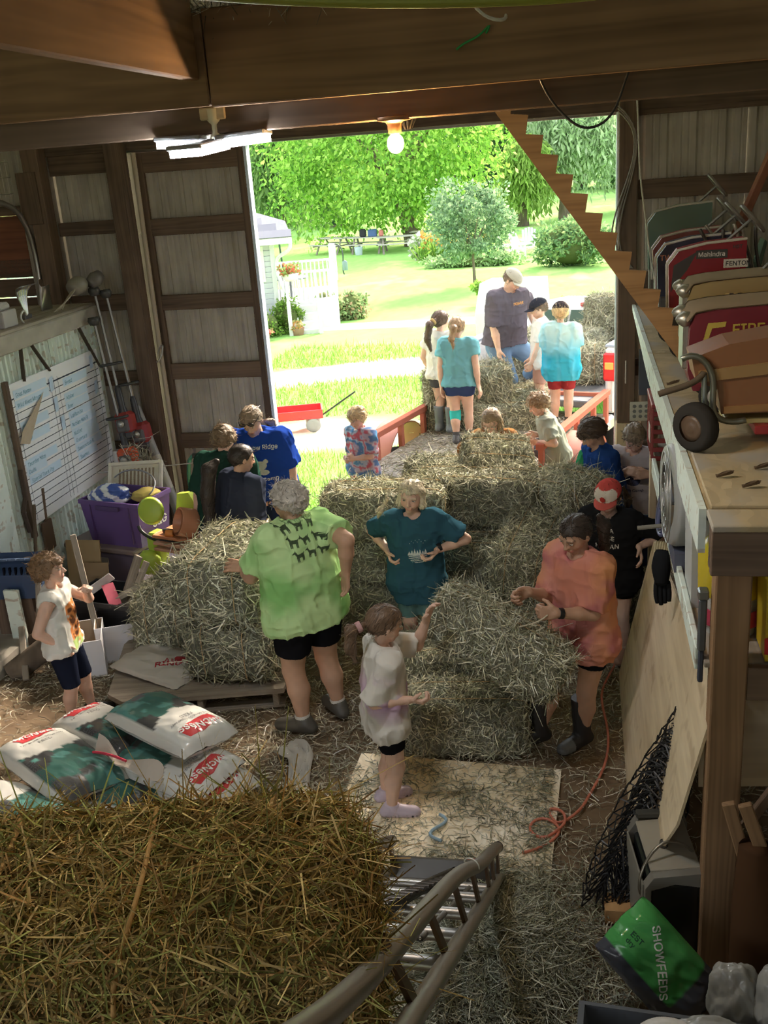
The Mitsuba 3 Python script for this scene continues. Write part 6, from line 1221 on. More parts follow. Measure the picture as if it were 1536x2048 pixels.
one('log', 'split log lying by the wall base left of the boy', 'log', MB().add(*(lambda m: (m.vertices@rot((0, 1, 0), 60).T@rot((0, 0, 1), 30).T+np.array([-3.93, 6.0, .14]), m.faces))(trimesh.creation.cylinder(.085, .5, sections=14))), 'bark', True)
for p, q, lab in (((-3.72, 6.40, .92), (-3.55, 6.22, .03), 'yellowish board leaning behind the boy toward the black tote'), ((-3.98, 6.3, .8), (-4.0, 6.12, .05), 'dark upright stake left of the boy'), ((-4.1, 6.1, .3), (-3.95, 5.8, .02), 'pale stick on the straw at the boy\'s left')):
    one('stick', lab, 'stick', MB().beam(p, q, .045, .02), 'grey_wood')
t = thing('cardboard_box', 'tall brown cardboard sheets stacked between chest and boy', 'cardboard'); part(t, 'sheet', MB((.34, .25, .14)).beam((-4.02, 6.95, .02), (-4.02, 7.05, .62), .3, .012, up=(0, 1, 0)), 'matte'); part(t, 'sheet', MB((.28, .20, .12)).beam((-3.92, 6.9, .02), (-3.92, 6.98, .45), .26, .012, up=(0, 1, 0)), 'matte')
# ---- black tote with boards and files
M = frame2((-3.58, 6.60, 0), 12); t = thing('storage_tote', 'black open tote holding boards and file sheets, behind the white boxes', 'storage tote'); part(t, 'tub', tote(M, .62, .40, .36, (.012, .013, .016), .9), 'plastic')
for k, (p, q, w, lab) in enumerate((((-3.52, 6.55, .22), (-3.38, 6.72, .62), .09, 'weathered board sticking up out of the black tote, left'), ((-3.46, 6.52, .22), (-3.31, 6.70, .58), .06, 'weathered board sticking up out of the black tote, right'), ((-3.52, 6.46, .36), (-3.12, 6.72, .50), .07, 'grey board lying over the right rim of the black tote'))): one('board', lab, 'board', MB().beam(p, q, w, .03), 'grey_wood')
one('folder', 'white and pink folder propped in the black tote', 'folder', MB((.62, .58, .58)).beam((-3.80, 6.52, .36), (-3.57, 6.60, .50), .015, .07, up=(0, -.3, 1), b=.002), 'matte'); one('pink_folder', 'bright pink sheet lying on the black tote rim', 'paper', MB((.66, .17, .24)).obox((-3.53, 6.47, .40), [unit(vec(.5, -.6, -.45)), unit(vec(.8, .6, .1)), unit(np.cross(unit(vec(.5, -.6, -.45)), unit(vec(.8, .6, .1))))], [.11, .045, .004], 0), 'matte')
# ---- two white cardboard file boxes
def filebox(x, y, yaw, label):
    M = frame2((x, y, 0), yaw); t = thing('file_box', label, 'cardboard box', 'white open boxes by the black tote'); w, d, h = .15, .20, .29; mb = MB((.72, .73, .78))
    for a in ((-w, -w+.006, -d, d), (w-.006, w, -d, d), (-w, w, -d, -d+.006), (-w, w, d-.006, d)): mb.box(*a, 0, h, 0)
    part(t, 'walls', mb.move(M), 'matte'); part(t, 'inside', MB((.36, .28, .20)).box(-w+.006, w-.006, -d+.006, d-.006, .004, .012, 0).box(-w+.0062, -w+.008, -d+.006, d-.006, 0, h-.002, 0).box(-w+.006, w-.006, d-.008, d-.0062, 0, h-.002, 0).move(M), 'matte', label='brown inside of the box')
filebox(-3.60, 6.06, -24, 'white open cardboard box nearest the boy'); filebox(-3.46, 6.34, -24, 'white open cardboard box beside the black tote, further back')
labels['file_box'].pop('group'); labels['file_box_001'].pop('group')
# ---- pallet with plywood top and paper sack
t = thing('pallet', 'grey wooden pallet with a board top under the left hay bales', 'pallet'); M = frame2((-2.60, 5.98, 0), -13)
top = Polygon([(-.62, -.44), (-.50, -.56), (.56, -.56), (.66, .02), (.64, .58), (-.56, .58), (-.66, .3)])
part(t, 'top_sheet', MB().prism(top, (0, 0, .125), (1, 0, 0), (0, 1, 0), .035).move(M), 'grey_wood')
for x in (-.5, 0, .5): part(t, 'stringer', MB().box(x-.02, x+.02, -.54, .56, .025, .125).move(M), 'grey_wood')
for y in (-.48, -.2, .1, .45): part(t, 'bottom_board', MB().box(-.56, .56, y-.05, y+.05, .003, .025).move(M), 'grey_wood')
part(t, 'edge_board', MB().beam((.62, -.56, .085), (.70, .50, .085), .03, .09).move(M), 'grey_wood')
def pillow(L, Wd, T, n=34, col=None, seed=1, wr=.012, seam=.05):
    x, y = np.meshgrid(np.linspace(-1, 1, n), np.linspace(-1, 1, n), indexing='ij'); h = np.clip(1-np.abs(x)**5, 0, 1)**.5*np.clip(1-np.abs(y)**3.2, 0, 1)**.5
    n1 = meshkit.fbm(np.stack([x*3+seed, y*3, x*0], -1), 3, seed)-.5; n2 = meshkit.fbm(np.stack([x*9+seed, y*4, x*0], -1), 3, seed+1)-.5; e = np.abs(x)**4
    top = T*h+wr*2*n1*h+wr*1.5*n2*(.3+e); bot = -T*.55*h; X, Y = x*L/2*(1+.02*n1), y*Wd/2*(1-.06*np.abs(x)**6)
    P = np.stack([X, Y, top], -1); Bm = np.stack([X, Y, np.minimum(bot, top-.002)], -1); mb = MB()
    cc = np.tile(np.array(col if not callable(col) else (.6, .6, .58), float), (n*n, 1))
    if callable(col): cc = col(x.ravel(), y.ravel())
    mb.sheet(P, cc); i, j = np.meshgrid(np.arange(n-1), np.arange(n-1), indexing='ij'); q = np.stack([i*n+j, i*n+j+1, (i+1)*n+j+1, (i+1)*n+j], -1).reshape(-1, 4); mb.add(Bm.reshape(-1, 3), q, np.tile(np.array((.55, .55, .52)), (n*n, 1)))
    from scipy.interpolate import RegularGridInterpolator
    g = np.linspace(-1, 1, n); Z = RegularGridInterpolator((g, g), top, bounds_error=False, fill_value=None); return mb, (lambda px, py: Z(np.stack([px/(L/2), py/(Wd/2)], -1)))
def onpillow(Z, m, o, ang, mat_, mirror=1):
    """flat print m (text mesh or polygon) laid on the pillow top"""
    P = m.vertices; keep = P[:, 2] > P[:, 2].max()-1e-7; F = m.faces[keep[m.faces].all(1)]; P, F = trimesh.remesh.subdivide_to_size(P, F, .03); a = math.radians(ang)
    x = o[0]+P[:, 0]*math.cos(a)-P[:, 1]*math.sin(a); y = o[1]+P[:, 0]*math.sin(a)+P[:, 1]*math.cos(a); return MB(mat_).add(np.stack([x, y, Z(x, y)+.0025], 1), F)
pol = lambda pts: trimesh.creation.extrude_polygon(Polygon(pts), .001, engine='earcut')
sk, Z = pillow(.62, .46, .045, col=(.50, .48, .44), seed=4, wr=.02); M = m44(rot((0, 0, 1), -20)@rot((0, 1, 0), 4), (-2.86, 5.80, .188)); t = thing('paper_sack', 'flat empty paper sack with red print under the bales on the pallet', 'sack'); part(t, 'sheet', sk.move(M), 'matte', True)
for s_, h_, o in (('RING ME', .055, (.02, -.12)), ('A EGGS', .03, (.04, -.03))): part(t, 'print', onpillow(Z, meshkit.text_mesh(s_, h_, .001, True), o, 38, (.36, .05, .06)).move(M), 'matte')
part(t, 'print', onpillow(Z, pol(ring(.10, .06, .045, .035, 9)), (0, 0), 0, (.36, .05, .06)).move(M), 'matte')
# ---- feed sacks
def camo(x, y):
    n = meshkit.fbm(np.stack([x*1.9, y*1.5, x*0+2.3], -1), 3, 21); m = meshkit.fbm(np.stack([x*2.2+9, y*1.7, x*0], -1), 2, 33)
    e = -.12+.30*np.cos(y*1.3)-.25; c = np.tile(np.array((.66, .66, .63)), (len(x), 1)); k = x > e
    c[k] = (.10, .27, .25); c[k & (n > .52)] = (.055, .15, .13); c[k & (m > .56)] = (.075, .075, .078); c[k & (n < .36)] = (.13, .34, .31); c[np.abs(y) > .86] = (.60, .59, .55); return c
def sack(label, c, yaw, pitch=0, roll=0, L=.74, Wd=.42, T=.10, flip=False, seed=1, logo=True, line=True):
    mb, Z = pillow(L, Wd, T, 40, camo, seed, .014); A = rot((0, 0, 1), yaw)@rot((0, 1, 0), pitch)@rot((1, 0, 0), roll); M = m44(A, c); t = thing('feed_sack', label, 'feed sack', None); part(t, 'bag', mb.move(M), 'wrap', True)
    s = -1 if flip else 1
    if logo:
        part(t, 'diamond', onpillow(Z, pol([(-.055, 0), (-.015, -.135*1), (.055, -.105), (.055, .0), (.015, .135), (-.055, .105)]), (-L*.36, 0), 0, (.58, .06, .07)).move(M), 'wrap'); k = meshkit.text_mesh('McNess', .050, .001, True); k.vertices[:, 0] -= k.vertices[:, 0].max()/2; part(t, 'lettering', onpillow(Z, k, (-L*.36+.017*s, 0), 90*s-8, (.85, .84, .82)).move(m44(np.eye(3), A@np.array([0, 0, .002]))@M), 'matte')
    if line:
        for q, (s_, h_) in enumerate((('FAT McNESS COMPANY', .017), ('FEED', .026))): k = meshkit.text_mesh(s_, h_, .001); k.vertices[:, 0] -= k.vertices[:, 0].max()/2; part(t, 'lettering', onpillow(Z, k, (-L*.24+.04*q, 0), 90*s, (.16, .16, .17)).move(M), 'matte')
    k = meshkit.text_mesh('LIVESTOCK FEED', .032, .001); part(t, 'lettering', onpillow(Z, k, (-.02, -Wd*.42), 0, (.12, .12, .13)).move(M), 'matte')
    part(t, 'seam', MB((.05, .05, .05)).tube([(M@np.array([-L*.485, y, .004, 1]))[:3] for y in np.linspace(-Wd*.42, Wd*.42, 8)], .0035, 5), 'matte'); return t
sack('hidden lower feed sack at the bottom of the pile, teal end showing', (-2.72, 4.50, .075), -10, seed=3, logo=False, line=False)
sack('lowest feed sack at the right of the pile, red diamonds on its edge', (-2.22, 4.62, .085), 152, seed=5, Wd=.44)
sack('camouflage feed sack under the top one, dark animal shapes facing us', (-2.30, 4.60, .20), 156, 0, -6, seed=7, T=.08)
sack('feed sack at the left of the pile with a slanting red label', (-2.98, 4.52, .21), -34, 0, -8, seed=2, L=.80, Wd=.46)
sack('feed sack at the back of the pile with its red label beside the boy\'s feet', (-2.86, 4.90, .20), -28, 0, -6, seed=9, L=.66, Wd=.38)
sack('teal camouflage feed sack cut by the left edge of the picture', (-3.02, 4.10, .17), -22, 0, -10, seed=11, logo=False, line=False)
sack('top feed sack of the pile, red diamond on its right end', (-2.38, 4.78, .345), 150, 0, 6, seed=13, L=.76, Wd=.42, T=.11)
part(thing('torn_sack', 'torn open sack mouth with black, red and white paper edges', 'torn sack'), 'paper', MB((.50, .44, .38)).sheet(np.array([[(-2.74+.5*u+.02*math.sin(9*u), 4.52-.27*u+.07*w+.015*math.sin(14*u+w), .31+.05*math.sin(7*u+2)*w+.03*w) for w in np.linspace(0, 1, 5)] for u in np.linspace(0, 1, 20)]), None, .006), 'matte')
part('torn_sack', 'lining', MB((.03, .025, .03)).sheet(np.array([[(-2.72+.46*u, 4.54-.26*u+.05*w, .30+.035*math.sin(7*u+2)*w+.02*w) for w in np.linspace(0, 1, 5)] for u in np.linspace(0, 1, 20)]), None, .004), 'matte', label='dark inside of the torn sack'); part('torn_sack', 'tape', MB((.50, .06, .09)).tube(curve([(-2.74, 4.5, .325), (-2.62, 4.46, .34), (-2.5, 4.42, .33)], 10), .008, 5), 'matte', label='red tear strip')
one('notepad', 'pink notepad lying on the back feed sack', 'notepad', MB((.78, .12, .20)).obox((-2.71, 4.82, .37), [unit(vec(.9, .4, .1)), unit(vec(-.4, .9, .1)), vec(0, 0, 1)], [.055, .03, .012], .002), 'matte')
part(thing('rag', 'dirty white cloth strip lying crumpled on the straw right of the sacks', 'rag'), 'cloth', MB((.60, .58, .54)).sheet(np.array([[(-1.78+.24*u+.03*math.sin(5*u)+.05*w, 5.07-.52*u**1.6+.10*w*(1-.4*u), .03+.03*math.sin(6*u+4*w)**2+.02*math.sin(11*w)) for w in np.linspace(-1, 1, 9)] for u in np.linspace(0, 1, 22)]), None, .005), 'matte', True)
for k, (pts, col, lab) in enumerate((([(-4.19, 6.0, .02), (-4.15, 6.12, .03), (-4.2, 6.2, .02), (-4.12, 6.25, .03), (-4.22, 6.36, .02)], (.30, .33, .46), 'tangle of faded blue baling twine at the left edge of the floor'), ([(-.76, 4.50, .03), (-.72, 4.44, .03), (-.78, 4.36, .03), (-.72, 4.28, .03)], (.35, .50, .62), 'short bit of light blue twine on the floor sheet'))): one('blue_twine', lab, 'twine', MB(col).tube(curve(pts, 24), .009, 6), 'matte', True)
# ================================================================== right side: shelf, toys, things beneath
t = thing('storage_shelf', 'long two-tier wooden shelf along the right side, mint painted fascia, toys on top', 'shelf')
part(t, 'top_board', MB().box(.455, 1.9, 3.44, 3.62, 2.075, 2.10), 'dusty_board'); part(t, 'top_board', MB().box(.47, 1.9, 3.625, 4.85, 2.095, 2.112), 'dusty_board', label='pale sheet laid over the near end of the shelf top')
for y0, y1 in ((3.62, 4.85), (4.86, 6.6), (6.61, 8.68)): part(t, 'top_board', MB().box(.455, 1.9, y0, y1, 2.07, 2.094), 'dusty_board')
fz = lambda pts: MB().prism(pts, (.428, 0, 0), (0, 1, 0), (0, 0, 1), .027)
part(t, 'fascia', fz([(3.62, 1.925), (6.2, 1.93), (6.2, 2.10), (3.62, 2.10)]), 'mint_paint'); part(t, 'fascia', fz([(6.21, 1.93), (6.6, 1.935), (7.6, 2.0), (8.70, 2.06), (8.70, 2.10), (6.21, 2.10)]), 'mint_paint')
part(t, 'end_beam', MB().box(.455, 1.9, 3.445, 3.485, 1.905, 2.075), 'girt_wood', label='dark end beam of the shelf'); part(t, 'end_beam', MB().box(.455, 1.9, 3.49, 3.53, 1.915, 2.075), 'girt_wood')
part(t, 'post', MB().box(.49, .62, 3.55, 3.67, 0, 1.905, .006), 'beam_wood', label='square front post'); part(t, 'post', MB().box(.455, .50, 6.58, 6.68, 0, 1.92), 'pale_wood'); part(t, 'post', MB().box(1.75, 1.87, 3.55, 3.67, 0, 1.905), 'beam_wood')
part(t, 'lower_board', MB().box(.47, 1.9, 3.62, 6.75, 1.44, 1.465), 'grey_wood'); part(t, 'lower_fascia', MB().box(.44, .465, 3.68, 6.25, 1.40, 1.50), 'mint_paint'); part(t, 'lower_beam', MB().box(.62, 1.9, 3.56, 3.60, 1.335, 1.475), 'girt_wood')
# ---- toy vehicles on the shelf
def wheel(root, c, r_, w, hub, ax=(0, 1, 0)):
    k = part(root, 'wheel', MB((.045, .042, .038)).lathe([(r_*.55, -w*.5), (r_*.8, -w*.55), (r_*.97, -w*.35), (r_, 0), (r_*.97, w*.35), (r_*.8, w*.55), (r_*.55, w*.5)], c, ax, 24), 'matte', True); part(k, 'hub', MB(hub).lathe([(0, -w*.5), (r_*.2, -w*.52), (r_*.3, -w*.36), (r_*.58, -w*.42), (r_*.58, w*.42), (r_*.3, w*.36), (r_*.2, w*.52), (0, w*.5)], c, ax, 20), 'plastic', True)
def steering(root, c, r_, ax, col=(.16, .14, .12)): 
    ax = unit(ax); s = unit(np.cross(ax, [0, 1, .1])); f = np.cross(s, ax); part(root, 'steering_wheel', MB(col).tube([vec(*c)+s*r_*math.cos(a)+f*r_*math.sin(a) for a in np.linspace(0, 2*np.pi, 19)], .012, 7), 'plastic', True); part(root, 'steering_column', MB((.3, .3, .28)).tube([vec(*c), vec(*c)-ax*.22], .010, 7), 'metal', True)
def tractor(y, x0, zt, zb, body, trim, hub, label, text=(), big=.15, L=.46, nose=.06):
    t = thing('pedal_tractor', label, 'pedal tractor', None); side_ = [(x0+.01, zb), (x0, zt-.10), (x0+nose, zt-.02), (x0+.22, zt+.015), (x0+L, zt+.03), (x0+L, zb+.02)]
    part(t, 'hood', MB(body).prism(side_, (0, y+.10, 0), (1, 0, 0), (0, 0, 1), .20), 'plastic'); e = [(x-(.012 if i < 3 else 0), z+.004) for i, (x, z) in enumerate(side_[:5])]
    part(t, 'trim', MB(trim).tube([(a, y-.103, b) for a, b in e], .009, 6), 'plastic', True)
    part(t, 'chassis', MB((.10, .09, .08)).box(x0+.02, x0+.75, y-.06, y+.06, 2.20, zb+.01, .01), 'plastic')
    for s in (-.13, .13): wheel(t, (x0+.10, y+s, 2.094+.09), .09, .05, hub)
    for s in (-.18, .18): wheel(t, (x0+.66, y+s, 2.094+big), big, .09, hub)
    steering(t, (x0+L+.04, y, zt+.14), .10, (.75, 0, .65)); part(t, 'seat', MB(body).prism([(x0+.60, 2.45), (x0+.82, 2.43), (x0+.86, 2.62), (x0+.84, 2.64), (x0+.80, 2.48), (x0+.60, 2.49)], (0, y+.10, 0), (1, 0, 0), (0, 0, 1), .20), 'plastic')
    for (s, h, ox, oz, col, bgc) in text:
        if bgc: part(t, 'sticker', MB(bgc).box(x0+ox-.01, x0+ox+.62*h*len(s)*1.25+.01, y-.1035, y-.1005, zb+oz-.012, zb+oz+h+.012, 0), 'plastic')
        part(t, 'lettering', MB(col).text(s, h, (x0+ox, y-.1036, zb+oz), (1, 0, 0), (0, 0, 1), .001, bold=True), 'plastic')
    return t
tractor(8.1, .50, 2.90, 2.46, (.10, .16, .12), (.42, .42, .36), (.45, .36, .06), 'dusty green toy tractor with a yellow wheel hub, farthest on the shelf')
tractor(7.5, .50, 2.765, 2.46, (.22, .06, .05), (.50, .46, .40), (.3, .28, .24), 'dark red toy tractor behind the navy one')
tractor(7.08, .50, 2.755, 2.40, (.025, .03, .06), (.62, .60, .56), (.35, .33, .3), 'navy blue toy tractor marked TW-5', text=(('TW-5', .035, .015, .235, (.50, .22, .14), None),))
t = tractor(6.55, .53, 2.765, 2.36, (.24, .015, .025), (.62, .58, .52), (.3, .28, .25), 'bright red toy tractor with a white FENTON sticker', text=(('Mahindra', .026, .17, .345, (.55, .52, .5), (.05, .05, .05)), ('HST', .02, .37, .385, (.06, .05, .05), None), ('FENTON', .026, .33, .285, (.05, .05, .05), (.66, .63, .57))), L=.45)
part(t, 'decal', MB((.05, .045, .045)).prism([(.545, 2.50), (.56, 2.66), (.70, 2.74), (.64, 2.63), (.60, 2.58)], (0, 6.4495, 0), (1, 0, 0), (0, 0, 1), .001), 'plastic', label='black swoosh decal')
def pedalcar(y, x0, zt, body, dusty, label, wdt=.30, text=None, band=None, L=.85):
    t = thing('pedal_car', label, 'pedal car', None); prof = [(x0+.03, 2.20), (x0, 2.30), (x0+.005, zt-.10), (x0+.03, zt-.02), (x0+.12, zt), (x0+.40, zt+.015), (x0+L, zt+.02), (x0+L, 2.20)]
    part(t, 'body', MB(body).prism(prof, (0, y+wdt/2, 0), (1, 0, 0), (0, 0, 1), wdt), 'plastic'); part(t, 'hood_top', MB(dusty).sheet(np.array([[(x, yy, z+.006+.012*math.cos((yy-y)/wdt*2.8)) for yy in np.linspace(y-wdt/2-.012, y+wdt/2, 7)] for x, z in ((x0-.008, zt-.06), (x0+.03, zt-.015), (x0+.12, zt), (x0+.25, zt+.008), (x0+.40, zt+.015), (x0+L*.75, zt+.018))]), None, .012), 'matte', True)
    part(t, 'grille', MB((.45, .43, .38)).box(x0-.02, x0+.012, y-.11, y+.11, 2.30, zt-.08, .006), 'metal')
    for s in (-1, 1):
        part(t, 'headlight', MB((.55, .53, .46)).lathe([(0, 0), (.035, .0), (.04, .03), (.02, .06), (0, .07)], (x0+.01, y+s*.11, zt-.05), (-1, 0, 0), 14), 'metal', True)
        for xx in (.14, .66): wheel(t, (x0+xx, y+s*(wdt/2+.01), 2.094+.085), .085, .04, (.4, .38, .34))
    steering(t, (x0+.52, y, zt+.14), .10, (.7, 0, .7)); 
    if band: 
        for k in range(14): part(t, 'checker', MB((.06, .05, .04) if k % 2 else (.62, .50, .22)).box(x0+.20+k*.022, x0+.222+k*.022, y-wdt/2-.003, y-wdt/2+.001, zt-.09, zt-.068, 0), 'plastic'); part(t, 'checker', MB((.62, .50, .22) if k % 2 else (.06, .05, .04)).box(x0+.20+k*.022, x0+.222+k*.022, y-wdt/2-.003, y-wdt/2+.001, zt-.112, zt-.09, 0), 'plastic')
    if text: 
        part(t, 'lettering', MB((.52, .40, .08)).text(text, .050, (x0+.20, y-wdt/2-.002, zt-.125), (1, 0, .02), (0, 0, 1), .001, bold=True), 'plastic'); part(t, 'emblem', MB((.52, .40, .08)).prism([(x0+.06, zt-.19), (x0+.08, zt-.19), (x0+.11, zt-.09), (x0+.17, zt-.085), (x0+.175, zt-.06), (x0+.09, zt-.065)], (0, y-wdt/2-.0005, 0), (1, 0, 0), (0, 0, 1), .002), 'plastic')
    return t
pedalcar(5.95, .58, 2.64, (.40, .30, .13), (.34, .28, .19), 'dusty yellow toy taxi with a checkered band', band=True)
pedalcar(5.25, .52, 2.60, (.17, .02, .03), (.36, .28, .19), 'dark red toy fire car with yellow FIRE FIGHTER lettering', text='FIRE FIGHTER', wdt=.34)
t = thing('toy_wheelbarrow', 'orange-brown toy wheelbarrow with a grey tube frame at the near end of the shelf', 'toy wheelbarrow'); OR = (.22, .10, .045)
tray = [(.47, 2.50), (.62, 2.555), (1.05, 2.62), (1.05, 2.26), (.60, 2.25), (.58, 2.36), (.49, 2.40)]
part(t, 'tray', MB(OR).prism(tray, (0, 4.68, 0), (1, 0, 0), (0, 0, 1), .26), 'plastic'); part(t, 'tray_rib', MB((.30, .19, .08)).beam((.50, 4.415, 2.42), (1.05, 4.415, 2.475), .012, .05), 'plastic'); part(t, 'tray_rib', MB((.30, .16, .06)).beam((.61, 4.415, 2.27), (1.05, 4.415, 2.29), .012, .03), 'plastic')
part(t, 'frame_tube', MB((.25, .26, .22)).tube(curve([(.425, 4.40, 2.502), (.50, 4.40, 2.505), (.545, 4.40, 2.45), (.56, 4.40, 2.33), (.575, 4.40, 2.25), (.62, 4.40, 2.225), (.70, 4.40, 2.23)], 26), .014, 9), 'metal', True); part(t, 'handle', MB((.13, .10, .07)).tube(curve([(.33, 4.36, 2.36), (.42, 4.37, 2.385), (.50, 4.39, 2.42), (.52, 4.40, 2.44)], 12), .014, 9), 'matte', True); part(t, 'strut', MB((.30, .34, .34)).tube([(.52, 4.40, 2.44), (.53, 4.40, 2.20)], .011, 8), 'metal', True)
wheel(t, (.485, 4.33, 2.112+.108), .108, .07, (.13, .085, .055), (-.72, -.69, 0))
part(t, 'floor_plate', MB((.40, .33, .14)).box(.62, 1.05, 4.44, 4.66, 2.20, 2.225), 'plastic'); part(t, 'base_strip', MB((.30, .03, .03)).box(.74, 1.05, 4.40, 4.66, 2.16, 2.20), 'plastic')
r = np.random.default_rng(6); t = thing('toy_handlebars', 'jumble of toy handlebars and levers behind the red tractor', 'handlebars')
for k in range(7):
    p = vec(.86+.05*k, 6.75+.22*r.random(), 2.45+.05*r.random()); part(t, 'bar', MB((.36, .33, .28) if k % 2 else (.10, .09, .08)).tube(curve([p, p+vec(-.05+.04*r.random(), .05, .22), p+vec(-.14+.1*r.random(), .05, .36)], 10), .011, 7), 'metal', True)
for k, (x, y) in enumerate(((.56, 3.95), (.64, 3.82), (.72, 4.05), (.5, 5.6))): one('dry_leaf', ('curled dry leaf on the pale sheet at the shelf end, leftmost', 'dry leaf on the pale sheet at the shelf end, nearest us', 'dry leaf on the pale sheet under the toy wheelbarrow', 'dry leaf on the shelf in front of the toy cars')[k], 'leaf', MB((.14, .10, .065)).sheet(np.array([[(x+.03*u+.005*w, y+.016*w*(1-u*u), 2.122+.014*w*w+.008*u) for w in np.linspace(-1, 1, 5)] for u in np.linspace(-1, 1, 6)]), None, .002), 'matte')
# ---- sawtooth board
dx, dz, x0, z0, n = .084, .1135, -.46, 3.70, 14; pts = []
for k in range(n): pts += [(x0+k*dx-.012, z0-k*dz), (x0+(k+1)*dx+.004, z0-k*dz-.012)]
pts += [(x0+n*dx, z0-n*dz), (x0+n*dx+.10, z0-n*dz-.02), (x0+n*dx-.02, z0-n*dz-.02)]; pts += [(x0+n*dx-.11, z0-n*dz-.01), (x0-.02, z0-.09), (x0-.045, z0+.06), (x0, z0+.06)]
one('sawtooth_board', 'brown sawtooth stair stringer slanting across the opening from the girder to the shelf', 'board', MB().prism(pts, (0, 6.22, 0), (1, 0, 0), (0, 0, 1), .035), 'orange_wood')
# ---- beneath the shelf
t = thing('crate', 'dark red slatted plastic crate on the lower shelf beside the fair-haired boy', 'crate'); CR = (.20, .03, .03)
for z in np.arange(1.47, 1.80, .058): part(t, 'slat', MB(CR).box(.445, .455, 6.28, 6.72, z, z+.03, .002), 'plastic'); part(t, 'slat', MB(CR).box(.445, .80, 6.28, 6.29, z, z+.03, .002), 'plastic')
for y in np.arange(6.28, 6.73, .073): part(t, 'upright', MB(CR).box(.440, .452, y, y+.014, 1.468, 1.83, .002), 'plastic')
part(t, 'rim', MB((.27, .05, .05)).box(.435, .81, 6.27, 6.73, 1.815, 1.84, .004), 'plastic'); part(t, 'label_plate', MB((.5, .48, .45)).box(.437, .441, 6.42, 6.56, 1.55, 1.66, .001), 'plastic')
t = thing('fan', 'grey round fan seen edge-on, standing on the lower shelf under the shelf fascia', 'fan'); part(t, 'shroud', MB((.36, .37, .37)).lathe([(.16, -.05), (.235, -.05), (.245, -.03), (.245, .03), (.235, .05), (.16, .05)], (.455, 4.66, 1.80), (1, .10, 0), 32), 'plastic', True)
for k in range(9): part(t, 'grille_ring', MB((.55, .55, .54)).tube([(.40-.01*(k % 2), 4.66+(.03+.025*k)*math.cos(a), 1.80+(.03+.025*k)*math.sin(a)) for a in np.linspace(0, 2*np.pi, 25)], .003, 5), 'metal', True)
part(t, 'hub', MB((.2, .2, .22)).lathe([(0, 0), (.05, 0), (.05, .06), (0, .06)], (.41, 4.66, 1.80), (1, 0, 0), 16), 'plastic', True); part(t, 'foot', MB((.10, .11, .16)).box(.43, .49, 4.50, 4.82, 1.466, 1.56, .02), 'plastic')
for k, (off, col) in enumerate(((0, (.10, .11, .22)), (.04, (.07, .08, .16)), (.08, (.13, .13, .2)))): one('cable_coil', ('loop of dark blue cord hanging left of the fan, front', 'loop of dark blue cord hanging left of the fan, middle', 'loop of dark blue cord hanging left of the fan, back')[k], 'cord', MB(col).tube(curve([(.44, 5.35+off, 1.55), (.42, 5.30+off, 1.48), (.41, 5.2+off, 1.40), (.43, 5.1+off, 1.44), (.44, 5.15+off, 1.53), (.43, 5.28+off, 1.52), (.42, 5.34+off, 1.40)], 26), .010, 7), 'plastic', True)
one('stick', 'grey stick poking out from the lower shelf past the blue cords', 'stick', MB((.25, .235, .20)).tube([(.30, 5.2, 1.425), (.50, 5.15, 1.465)], .012, 7), 'matte'); t = thing('duct_coil', 'short tan ribbed duct lying at the lower shelf edge', 'duct')
part(t, 'tube', MB((.48, .42, .28)).lathe([(.045+.006*(i % 2), -.07+i*.14/22) for i in range(23)], (.455, 5.1, 1.335), (1, -.2, 0), 18), 'matte', False)
t = thing('glove', 'black work glove hanging from the lower shelf against the plywood', 'glove'); part(t, 'palm', MB((.018, .019, .022)).tube(curve([(.40, 4.82, 1.45), (.395, 4.8, 1.36), (.40, 4.79, 1.28)], 10), [.03, .038, .042, .045, .048, .048, .045, .042, .038, .034], 10), 'matte', True)
for k in range(4): part(t, 'finger', MB((.018, .019, .022)).tube(curve([(.375+.018*k, 4.80, 1.29), (.37+.022*k, 4.78, 1.23), (.38+.018*k, 4.78, 1.17+.01*abs(k-1))], 8), .012, 7), 'matte', True)
one('bin', 'tall pale grey plastic bin under the shelf behind the post', 'bin', tote(frame2((.54, 4.25, 1.466), 0), .16, .30, .42, (.46, .48, .48), .9), 'plastic'); t = thing('bucket', 'white bucket wrapped in yellow tape on the lower shelf left of the post', 'bucket'); part(t, 'tub', MB((.58, .60, .58)).lathe([(0, 0), (.10, 0), (.125, .30), (.125, .33), (.115, .33), (.095, .01), (0, .01)], (.60, 3.92, 1.466), n=24), 'plastic', True); part(t, 'tape', MB((.55, .44, .03)).lathe([(.118, .17), (.13, .18), (.135, .36), (.10, .40), (.05, .41)], (.60, 3.92, 1.466), n=24), 'wrap', True); part(t, 'label', MB((.45, .05, .10)).lathe([(.116, .05), (.124, .05), (.126, .12), (.120, .12)], (.60, 3.92, 1.466), n=24), 'plastic', True)
t = thing('caulk_gun', 'black and grey hand tool hanging beside the post on its left', 'tool'); part(t, 'body', MB((.09, .10, .11)).box(.445, .475, 3.64, 3.68, 1.50, 1.72, .006), 'plastic'); part(t, 'head', MB((.30, .33, .34)).box(.44, .48, 3.635, 3.685, 1.72, 1.76, .006), 'metal'); part(t, 'grip', MB((.05, .06, .09)).box(.45, .47, 3.645, 3.675, 1.36, 1.50, .005), 'plastic')
